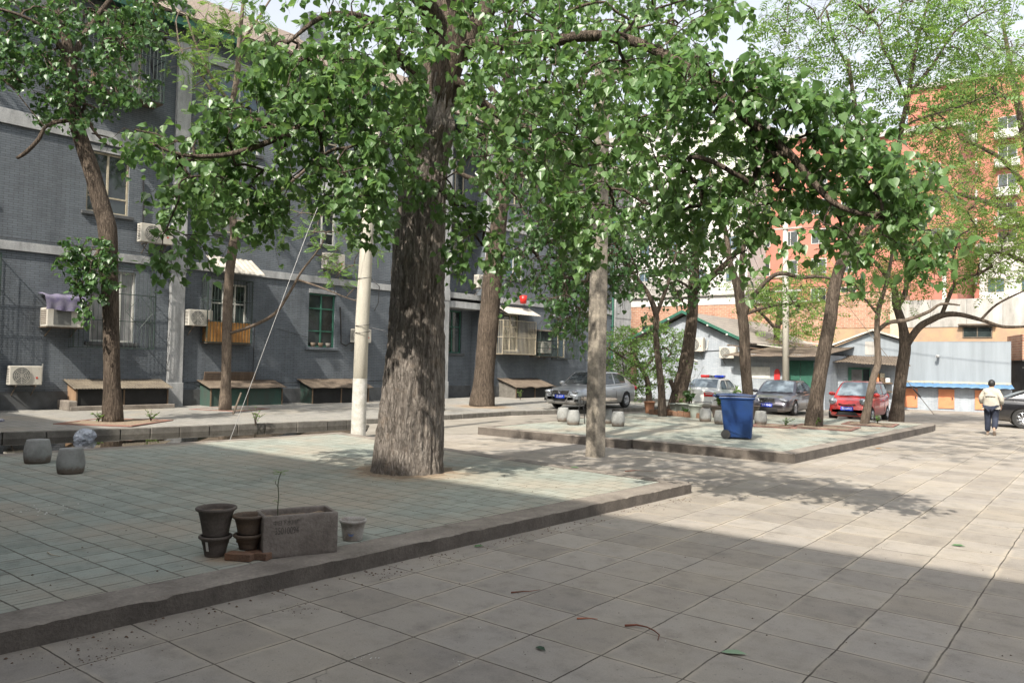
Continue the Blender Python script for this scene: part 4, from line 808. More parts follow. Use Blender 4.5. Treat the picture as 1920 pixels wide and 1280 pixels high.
def twig(label,pts,r,m): tag(MB().tube(pts,[r*(1-.7*i/(len(pts)-1))*(1+.25*nz(i*1.7,r*900)) for i in range(len(pts))],6).build('twig',m),label,'twig','fallen leaves and litter on the paving')
M_twig=mat('red_brown_twig',(.22,.07,.04),(.12,.05,.03),rough=.8,bmp=.3)
twig('curved red brown twig lying on the paving left of the pale leaf',[(-2.85,5.0,.01),(-2.78,5.05,.018),(-2.7,5.055,.02),(-2.62,5.02,.02),(-2.56,4.98,.016),(-2.53,4.9,.008)],.009,M_twig)
twig('short dark twig on a paving joint at centre',[(-3.97,5.08,.008),(-3.9,5.16,.014),(-3.87,5.2,.012),(-3.84,5.31,.008)],.006,M_twig)
twig('thin orange strip on the paving at centre',[(-3.2,4.9,.008),(-3.14,4.96,.01),(-3.08,5.0,.006)],.006,mat('orange_strip',(.5,.18,.1)))
twig('pale stick lying on the front terrace at left',[(-7.4,2.86,.155),(-7.28,2.84,.16),(-7.18,2.88,.153)],.007,M_cream)
twig('thin brown twig on the sunlit strip before the square post',[(-7.0,12.2,.01),(-6.9,12.38,.02),(-6.8,12.45,.02),(-6.6,12.6,.01)],.009,M_twig)
# tiny debris: crumbs, seed husks, white chips, many and uncountable
def debris(name,m,n,area,smin,smax,bias=None):
    r2=random.Random(len(name)*7+n); mb=MB()
    for i in range(n):
        x,y,z=area(r2)
        s=r2.uniform(smin,smax); a=r2.uniform(0,6.28)
        v=[(x+s*math.cos(a+t)*r2.uniform(.5,1),y+s*math.sin(a+t)*r2.uniform(.5,1),z+.003) for t in (0,1.4,2.9,4.4)]+[(x,y,z+.003+s*.5)]
        mb.add(v,[(0,1,4),(1,2,4),(2,3,4),(3,0,4)])
    o=mb.build(name,m); tag(o,kind='stuff')
M_deb=mat('dry_debris',(.13,.08,.05),(.07,.045,.03),rough=1,bmp=0)
def along(r):
    y=r.uniform(.5,10.5); return (-5.62+.047*y+abs(r.gauss(0,.16))+.03,y,0)
debris('dry_litter_along_kerb',M_deb,240,along,.004,.018)
def clump(cs):
    def f(r):
        c=r.choice(cs); return (c[0]+r.gauss(0,c[3]),c[1]+r.gauss(0,c[3]*1.4),c[2])
    return f
debris('dry_litter_heaps',M_deb,300,clump([(-5.2,2.3,0,.13),(-5.0,2.25,0,.08),(-5.2,2.85,0,.09),(-5.12,4.77,0,.07),(-5.15,6.6,0,.1),(-4.9,3.7,0,.08),(-5.1,5.5,0,.1),(-4.95,10.2,0,.15),(-5.1,9.4,0,.12)]),.003,.010)
debris('scattered_crumbs',M_deb,200,lambda r:(r.uniform(-5.2,1.5),r.uniform(2,13),0),.003,.012)
debris('terrace_crumbs',M_deb,260,lambda r:(r.uniform(-14,-5.9),r.uniform(1.5,11),.147),.004,.016)
debris('white_chips',M_white,70,lambda r:(r.uniform(-4.6,1.5),r.uniform(2.5,12),0),.003,.009)
debris('white_chips',M_white,26,clump([(-9.5,3.7,.147,.22)]),.008,.02)
debris('white_chips',M_white,14,clump([(-3.78,3.38,0,.03),(-3.3,3.7,0,.02)]),.004,.01)
# earth spread round the big trunk
def mound(name,cx,cy,z,r,h,m,seed):
    def f(u,v):
        a=u*2*math.pi; rr=r*v*(1+.35*nz(math.cos(a)*1.3,math.sin(a)*1.3,seed)+.22*nz(math.cos(a)*6,math.sin(a)*6,seed)); return (cx+rr*math.cos(a),cy+rr*math.sin(a),z+h*(1-v)**1.5+.012*nz(rr*math.cos(a)*5,rr*math.sin(a)*5,seed)*(1-v)-.006*v)
    tag(MB().grid(f,48,14).build(name,m,smooth=True),kind='structure')
mound('bare_earth',-8.95,8.72,.15,.85,.07,M_soil,1); mound('bare_earth',-19.75,23.1,.17,1.0,.1,M_soil,4)
# ---------------------------------------------------------------- vehicles
def carpaint(name,c,metal=.5,rough=.32):
    m,t,b=newmat(name); tc=t.add('ShaderNodeTexCoord').outputs['Object']; sx=t.add('ShaderNodeSeparateXYZ'); t.link(tc,sx.inputs[0])
    d=t.math('ADD',sx.outputs[2],t.math('MULTIPLY',t.noise(tc,4,5,.7),.35)); f=t.ramp(d,[(.35,.45),(.62,0.)])
    t.link(t.mix(f,c,(.2,.17,.14)),b.inputs['Base Color']); b.inputs['Metallic'].default_value=metal; b.inputs['Roughness'].default_value=rough; b.inputs['Coat Weight'].default_value=1; b.inputs['Coat Roughness'].default_value=.06
    return m
M_plate=plain('plate_blue',(.01,.04,.38),.45); M_platetx=plain('plate_white',(.75,.75,.78),.5)
M_redl=plain('red_tail_lens',(.45,.01,.01),.15,0,1.); M_whl=plain('clear_lens',(.6,.6,.6),.12,.2,1.)
def interp(tab,x):
    if x<=tab[0][0]: return tab[0][1:]
    for a,b in zip(tab[:-1],tab[1:]):
        if x<=b[0]:
            t=(x-a[0])/(b[0]-a[0]+1e-9); return tuple(p+(q-p)*t for p,q in zip(a[1:],b[1:]))
    return tab[-1][1:]
def car(name,label,loc,rz,L,W,paint,top,cabin,wr,axle,plate,face,cat='car',glass=None,belt=None,rear=None,trimm=None):
    """top: body top line (x,z,halfwidth fraction); cabin: (x_base_front,x_roof_front,x_roof_rear,x_base_rear,z_roof,roofwidth)"""
    o=thing(name,label,cat,loc,rz); glass=glass or M_cargl; h=W/2
    xs=sorted(set([p[0] for p in top]+list(np.linspace(top[0][0],top[-1][0],34)))); vs=[];fs=[]
    for x in xs:
        zt,wf,zb=interp(top,x); w_=h*wf
        sec=[(0,zb),(.8*w_,zb),(.93*w_,zb+.05),(.985*w_,zb+.16),(w_,zb+(zt-zb)*.5),(.992*w_,zt-.2*(zt-zb)),(.955*w_,zt-.07*(zt-zb)),(.86*w_,zt-.012),(.5*w_,zt+.022),(0,zt+.03)]
        ring_=[(x,-y,z) for y,z in sec]+[(x,y,z) for y,z in sec[-2:0:-1]]; vs+=ring_; n=len(ring_)
    for i in range(len(xs)-1):
        for k in range(n): k2=(k+1)%n; fs.append((i*n+k,(i+1)*n+k,(i+1)*n+k2,i*n+k2))
    fs.append(tuple(range(n))); fs.append(tuple((len(xs)-1)*n+k for k in range(n))[::-1])
    tmp=MB().add(vs,fs).build('tmp',paint,fix=True)
    cyl=MB()
    for ax in axle:
        for s_ in (-1,1): cyl.at(ax,s_*(h-.04),wr*1.02).lathe([(wr*1.14,-.2),(wr*1.14,.2)],36,axis='y')
    cy=cyl.build('tmpc',M_black,fix=True); md=tmp.modifiers.new('b','BOOLEAN'); md.operation='DIFFERENCE'; md.object=cy; md.solver='EXACT'
    me=evalmesh(tmp,'body'); bpy.data.objects.remove(tmp); bpy.data.objects.remove(cy); me.materials.clear(); me.materials.append(paint)
    b=bpy.data.objects.new('body',me); COL.objects.link(b); b.parent=o; smooth_by(b,32)
    bf,rf,rr,br,zr,rw=cabin
    def zb_(x): return interp(top,x)[0]
    def zroof(x):
        if x>rf: t=(x-rf)/(bf-rf); return zr-.02+(zb_(bf)-zr+.02)*(t**1.12)
        if x<rr: t=(rr-x)/(rr-br); return zr-.03+(zb_(br)-zr+.03)*(t**1.25)
        t=(x-rr)/(rf-rr); return zr-.025+.025*math.sin(math.pi*(.15+.8*t))
    def wbase(x): return h*interp(top,x)[1]*.9
    def wtop(x,z): 
        zb0=zb_(x); f=max(0,min(1,(z-zb0)/(zr-zb0))); return wbase(x)*(1-(1-rw)*f**1.15)
    xs=list(np.linspace(br,bf,40)); vs=[];fs=[]
    for x in xs:
        z1=max(zroof(x),zb_(x)-.01); z0=zb_(x)-.06
        pr=[(wtop(x,z0+(z1-.03-z0)*t),z0+(z1-.03-z0)*t) for t in (0,.25,.5,.75,.95)]; wt=pr[-1][0]
        pr+=[(wt*.93,z1-.006),(wt*.6,z1+.01),(0,z1+.018)]
        rg=[(x,-y,z) for y,z in pr]+[(x,y,z) for y,z in pr[-2::-1]]; vs+=rg; n=len(rg)
    for i in range(len(xs)-1):
        for k in range(n-1): fs.append((i*n+k,(i+1)*n+k,(i+1)*n+k+1,i*n+k+1))
    c=MB().add(vs,fs).build('cabin',paint,o,fix=True); smooth_by(c,40)
    def glass_side(s_,xa,xb,inset_f=.05,inset_r=.05):
        # side window between xa<xb
        N=14;v=[];f=[]
        for i in range(N+1):
            x=xa+(xb-xa)*i/N; zt=zroof(x)-.075; z0=zb_(x)+.035
            if zt<z0+.005: zt=z0+.005
            for j in range(4):
                z=z0+(zt-z0)*j/3; v.append((x,s_*(wtop(x,z)+.008),z))
        for i in range(N):
            for j in range(3): a=i*4+j; f.append((a,a+4,a+5,a+1) if s_<0 else (a,a+1,a+5,a+4))
        g_=MB().add(v,f).build('side_window',glass,o,smooth=True)
        # dark rubber line round the glass
        r=MB().tube([v[i*4+3] for i in range(N+1)],.014,5).tube([v[i*4] for i in range(N+1)],.012,5); r.build('seal',M_black,g_); return g_
    B=rr+(rf-rr)*.42
    for s_ in (-1,1):
        glass_side(s_,B+.05,bf-.42*(bf-rf)); glass_side(s_,rr-.12*(rr-br) if 0 else rr-.35*(rr-br),B-.05)
    def screen(x0_,x1_,nm,ins=.86):
        v=[];f=[];N=10
        for i in range(N+1):
            t=.1+.84*i/N; x=x0_+(x1_-x0_)*t; z=zroof(x); wt=wtop(x,z-.03)*ins
            for j in range(9):
                u=(j/4-1); v.append((x+(.012 if x1_<x0_ else -.012),u*wt,z+.024-.02*abs(u)**3))
        for i in range(N):
            for j in range(8): a=i*9+j; f.append((a,a+1,a+10,a+9))
        g_=MB().add(v,f).build(nm,glass,o,smooth=True,fix=True); return g_
    ws=screen(bf,rf,'windshield'); screen(br,rr,'rear_window')
    wp=MB()
    for y0_,y1_ in ((-.5,.02),(.1,.62)): wp.tube([(bf-.02,y0_*h*1.2,zb_(bf)+.05),(bf-.07,y1_*h*1.2,zb_(bf)+.09)],.01,5)
    wp.build('wiper',M_black,o)
    for s_ in (-1,1):
        m_=MB(); x=bf-.38*(bf-rf) if bf-rf>.3 else bf-.1; y=s_*(wbase(x)+.13); z=zb_(x)+.08
        bm=bmesh.new(); bmesh.ops.create_icosphere(bm,subdivisions=3,radius=1)
        for v in bm.verts: v.co=Vector((x+v.co.x*.07*(1.2 if v.co.x>0 else .4),y+v.co.y*.12,z+v.co.z*.075))
        bm.verts.index_update(); m_.add([tuple(v.co) for v in bm.verts],[tuple(v.index for v in f.verts) for f in bm.faces]); bm.free()
        m_.tube([(x,s_*(wbase(x)),z-.05),(x,y,z-.03)],.02,6).build('mirror',paint,o,smooth=True)
    for ax in axle:
        for s_ in (-1,1):
            w_=MB().at(ax,s_*(h-.11),wr).lathe([(wr*.6,-.095),(wr*.93,-.1),(wr,-.07),(wr,.07),(wr*.93,.1),(wr*.64,.095),(wr*.62,0)],36,axis='y',loop=True).build('wheel',M_rubber,o,smooth=True); smooth_by(w_,30)
            rm=MB(); rm.at(ax,s_*(h-.012),wr).lathe([(wr*.66,-.05*s_),(wr*.64,.0),(wr*.6,-.012*s_),(wr*.59,-.06*s_)],32,axis='y')
            for k in range(7):
                a=k*2*math.pi/7; ca,sa=math.cos(a),math.sin(a); rm.at(ax,s_*(h-.03),wr).tube([(ca*.03,0,sa*.03),(ca*wr*.6,0,sa*wr*.6)],[.026,.034],6)
            rm.at(ax,s_*(h-.025),wr).lathe([(.055,-.01),(.05,.012),(.02,.016)],16,axis='y'); rm.build('rim',M_alloy,w_,smooth=True)
            MB().at(ax,s_*(h-.075),wr).lathe([(wr*.61,-.003),(wr*.61,.003)],28,axis='y').build('brake_shade',M_black,w_)
    for s_ in (-1,1):
        d=MB(); zz=interp(top,B)
        for x in (B,B-.85 if B-.85>br+.1 else br+.1,bf-.25): d.tube([(x,s_*(h*interp(top,x)[1]*(.994)),zz[2]+.18),(x,s_*(h*interp(top,x)[1]*1.002),zz[2]+(zz[0]-zz[2])*.5),(x,s_*(h*interp(top,x)[1]*.985),zz[0]-.17)],.006,4)
        d.build('door_line',M_black,o)
        for x in (B+.12,B-.72): MB().box(x-.09,x+.09,s_*h*interp(top,x)[1]*1.0-.012,s_*h*interp(top,x)[1]*1.0+.018,zz[0]-.2,zz[0]-.165,.006).build('door_handle',trimm or paint,o)
    xf=top[-1][0]; xr=top[0][0]
    def plt(x,z,sgn):
        p_=MB().box(x-.006,x+.006,-.22,.22,z-.07,z+.07,.004).build('number_plate',M_plate,o)
        text(p_,'plate_text',plate,.115,M_platetx,(x+sgn*.009,0,z),(math.pi/2,0,math.pi/2*sgn),sx=.78)
    face(o,xf,xr,h,plt,top,paint); return o
def ellip(m,par,name,x,y,z,rx,ry,rz_,tilt=0,yaw=0):
    bm=bmesh.new(); bmesh.ops.create_icosphere(bm,subdivisions=3,radius=1)
    M=Matrix.Translation((x,y,z))@Matrix.Rotation(yaw,4,'Z')@Matrix.Rotation(tilt,4,'X')@Matrix.Diagonal((rx,ry,rz_,1)); bm.transform(M)
    me=bpy.data.meshes.new(name); bm.to_mesh(me); bm.free(); me.materials.append(m); me.polygons.foreach_set('use_smooth',[True]*len(me.polygons)); o=bpy.data.objects.new(name,me); COL.objects.link(o); o.parent=par; return o
def face_silver(o,xf,xr,h,plt,top,paint):
    g=MB().box(xf-.06,xf+.012,-.36,.36,.58,.72,.01).build('grille',M_black,o); mb=MB()
    for z in (.6,.635,.67,.705): mb.box(xf+.005,xf+.022,-.35,.35,z,z+.014)
    mb.build('slats',M_chrome,g); MB().at(xf+.03,0,.66).lathe([(.065,0)],2) if 0 else None
    rg=MB().tube([(xf+.03,.07*math.cos(t),.66+.07*math.sin(t)) for t in np.linspace(0,6.283,21)],.009,5,False).tube([(xf+.03,-.04,.71),(xf+.03,-.015,.61),(xf+.03,0,.66),(xf+.03,.015,.61),(xf+.03,.04,.71)],.007,5); rg.build('emblem',M_chrome,g)
    u=MB().tube([(xf+.01,-.4,.74),(xf+.02,-.36,.45),(xf+.025,-.26,.3),(xf+.025,.26,.3),(xf+.02,.36,.45),(xf+.01,.4,.74)],.018,6).build('grille_surround',M_chrome,o)
    MB().box(xf-.05,xf+.008,-.3,.3,.3,.4,.01).build('intake',M_black,o)
    for s_ in (-1,1): ellip(M_lamp,o,'headlight',xf-.16,s_*.58,.68,.12,.21,.075,0,-s_*.62); MB().box(xf-.12,xf-.02,s_*.62-.14,s_*.62+.14,.32,.42,.01).build('fog_intake',M_black,o); ellip(M_redl,o,'tail_light',xr+.06,s_*.68,.8,.08,.16,.1)
    plt(xf+.03,.5,1)
def face_mazda(o,xf,xr,h,plt,top,paint):
    MB().tube([(xf-.01,-.36,.72),(xf+.015,-.3,.6),(xf+.02,0,.56),(xf+.015,.3,.6),(xf-.01,.36,.72),(xf-.02,0,.74),(xf-.01,-.36,.72)],.016,6).build('grille_surround',M_chrome,o)
    g=MB().box(xf-.06,xf+.006,-.29,.29,.585,.71,.01).build('grille',M_black,o); MB().box(xf-.0,xf+.016,-.28,.28,.62,.63).box(xf-.0,xf+.016,-.29,.29,.66,.67).build('slats',M_chrome,g)
    MB().tube([(xf+.03,.075*math.cos(t),.665+.055*math.sin(t)) for t in np.linspace(0,6.283,21)],.009,5,False).tube([(xf+.03,-.06,.69),(xf+.03,-.02,.675),(xf+.03,0,.65),(xf+.03,.02,.675),(xf+.03,.06,.69)],.008,5).build('emblem',M_chrome,g)
    MB().box(xf-.05,xf+.006,-.42,.42,.2,.34,.015).build('intake',M_black,o)
    for s_ in (-1,1): ellip(M_lamp,o,'headlight',xf-.2,s_*.58,.66,.13,.24,.06,-s_*.12,-s_*.62); ellip(M_lamp,o,'fog_lamp',xf-.07,s_*.62,.32,.05,.06,.06); ellip(M_redl,o,'tail_light',xr+.06,s_*.68,.85,.08,.16,.1)
    plt(xf+.03,.45,1)
def face_red(o,xf,xr,h,plt,top,paint):
    for s_ in (-1,1):
        ellip(M_chrome,o,'headlight_bezel',xf-.13,s_*.52,.74,.07,.15,.145,0,-s_*.35); ellip(M_lamp,o,'headlight',xf-.1,s_*.52,.74,.065,.12,.115,0,-s_*.35)
        ellip(M_chrome,o,'fog_lamp',xf-.06,s_*.56,.36,.04,.06,.06); ellip(M_redl,o,'tail_light',xr+.05,s_*.58,.9,.06,.1,.13)
    MB().tube([(xf-.02,-.3,.66),(xf+.01,-.15,.635),(xf+.012,0,.63),(xf+.01,.15,.635),(xf-.02,.3,.66)],.022,6).build('smile_slot',M_black,o)
    MB().add([(xf+.012,-.4,.26),(xf+.012,.4,.26),(xf+.014,.3,.38),(xf+.014,-.3,.38),(xf-.05,-.4,.26),(xf-.05,.4,.26),(xf-.05,.3,.38),(xf-.05,-.3,.38)],[(0,1,2,3),(0,4,5,1),(3,2,6,7),(1,5,6,2),(0,3,7,4)]).build('intake',M_black,o)
    plt(xf+.02,.5,1)
def face_police(o,xf,xr,h,plt,top,paint):
    for s_ in (-1,1):
        t_=MB().box(xr-.012,xr+.1,s_*.6-.2,s_*.6+.2,.7,.86,.012).build('tail_light',M_redl,o); MB().box(xr-.018,xr+.02,s_*.6-.17,s_*.6+.12,.79,.83,.004).build('reverse_lens',M_whl,t_)
        ellip(M_lamp,o,'headlight',xf-.06,s_*.58,.66,.06,.18,.08)
    MB().box(xr-.06,xr+.1,-.8,.8,.38,.5,.03).build('bumper',paint,o); MB().box(xr-.065,xr-.02,-.78,.78,.46,.485,.004).build('bumper_strip',M_black,o)
    MB().at(xr-.004,.35,.78).lathe([(.035,-.004),(.035,.004)],16,axis='y').build('filler_cap',M_tin,o)
    lb=MB().box(-.16,.16,-.52,-.12,1.47,1.57,.03).build('light_bar_blue',plain('beacon_blue',(.01,.05,.5),.2,0,1.),o); MB().box(-.16,.16,.12,.52,1.47,1.57,.03).build('light_bar_red',plain('beacon_red',(.6,.02,.02),.2,0,1.),o); MB().box(-.15,.15,-.119,.119,1.46,1.56,.01).box(-.1,.1,-.5,.5,1.43,1.469,.004).build('light_bar_base',M_chrome,o)
    MB().tube([(xr+.02,-.84,.56),(0,-.853,.58),(xf-.2,-.84,.58)],.02,6).build('rub_strip',M_black,o)
def face_black(o,xf,xr,h,plt,top,paint):
    for s_ in (-1,1): ellip(M_redl,o,'tail_light',xr+.08,s_*.7,.85,.08,.16,.09); ellip(M_lamp,o,'headlight',xf-.1,s_*.65,.65,.1,.2,.08)
    for s_ in (-1,1): MB().box(-.9,.95,s_*h-.012,s_*h+.008,.3,.318,.004).build('chrome_strip',M_chrome,o)
sed=[(-2.27,.62,.74,.42),(-2.22,.86,.84,.32),(-2.05,.97,.92,.24),(-1.6,1.0,.97,.2),(-.8,.97,1.,.18),(.4,.93,1.,.18),(1.0,.91,.99,.18),(1.6,.84,.97,.18),(1.98,.76,.93,.18),(2.18,.66,.86,.2),(2.26,.54,.76,.26),(2.28,.42,.7,.32)]
car('parked_car','silver saloon car parked half on the pavement beside the flats',(-16.95,26.75,.17),R_(270),4.55,1.76,carpaint('silver_paint',(.46,.48,.50),.75,.3),sed,(1.12,.32,-1.0,-1.9,1.46,.78),.315,(-1.3,1.33),'京J 8517',face_silver)
mz=[(-2.33,.62,.74,.42),(-2.28,.88,.84,.32),(-2.1,.98,.92,.22),(-1.6,1.0,.97,.18),(-.8,.95,1.,.17),(.4,.91,1.,.17),(1.1,.88,.99,.17),(1.7,.8,.96,.17),(2.08,.72,.91,.17),(2.26,.62,.84,.19),(2.33,.5,.76,.24),(2.35,.38,.7,.3)]
car('parked_car','dark grey saloon car between the blue bin and the tall tree',(-11.35,33.0,0),R_(274),4.67,1.78,carpaint('grey_paint',(.12,.115,.135),.7,.3),mz,(1.15,.35,-.95,-1.85,1.43,.78),.315,(-1.3,1.36),'京P 90450',face_mazda,glass=M_lightgl)
rd=[(-1.76,.6,.8,.4),(-1.7,.95,.86,.3),(-1.5,1.0,.93,.22),(-.8,.98,1.,.18),(.2,.95,1.,.18),(.75,.94,.98,.18),(1.15,.87,.95,.18),(1.5,.77,.9,.18),(1.68,.66,.84,.2),(1.75,.52,.77,.24),(1.77,.4,.72,.3)]
car('parked_car','small bright red hatchback with round headlights behind the thin curved tree',(-7.98,31.8,0),R_(270),3.55,1.52,carpaint('red_paint_car',(.5,.025,.02),.1,.3),rd,(1.12,.35,-1.25,-1.72,1.49,.8),.27,(-1.15,1.15),'京J 64712',face_red,glass=M_lightgl)
pc=[(-2.3,.6,.84,.4),(-2.27,.93,.9,.34),(-2.1,.97,.95,.24),(-1.4,.98,.98,.2),(-.5,.95,1.,.18),(.9,.92,.99,.18),(1.8,.84,.95,.18),(2.2,.76,.9,.2),(2.28,.62,.86,.26),(2.3,.42,.8,.32)]
car('police_car','white police saloon with red and blue roof light bar behind the pots',(-14.2,32.3,0),R_(95),4.6,1.7,carpaint('white_paint_car',(.68,.69,.67),0,.3),pc,(1.0,.3,-.85,-1.45,1.43,.8),.3,(-1.3,1.28),'京A 4186',face_police,glass=M_lightgl)
ad=[(-2.45,.66,.78,.42),(-2.4,.92,.86,.32),(-2.15,1.0,.93,.24),(-1.6,1.0,.98,.2),(-.6,.97,1.,.18),(.8,.93,1.,.18),(1.6,.85,.96,.18),(2.2,.75,.88,.2),(2.42,.55,.76,.26)]
car('parked_car','black saloon car cut off by the right edge of the photo',(-1.5,33.5,0),R_(10),4.9,1.84,carpaint('black_paint',(.012,.012,.014),.2,.2),ad,(1.3,.5,-1.0,-2.0,1.44,.76),.34,(-1.42,1.45),'京N 3168',face_black,trimm=M_chrome)
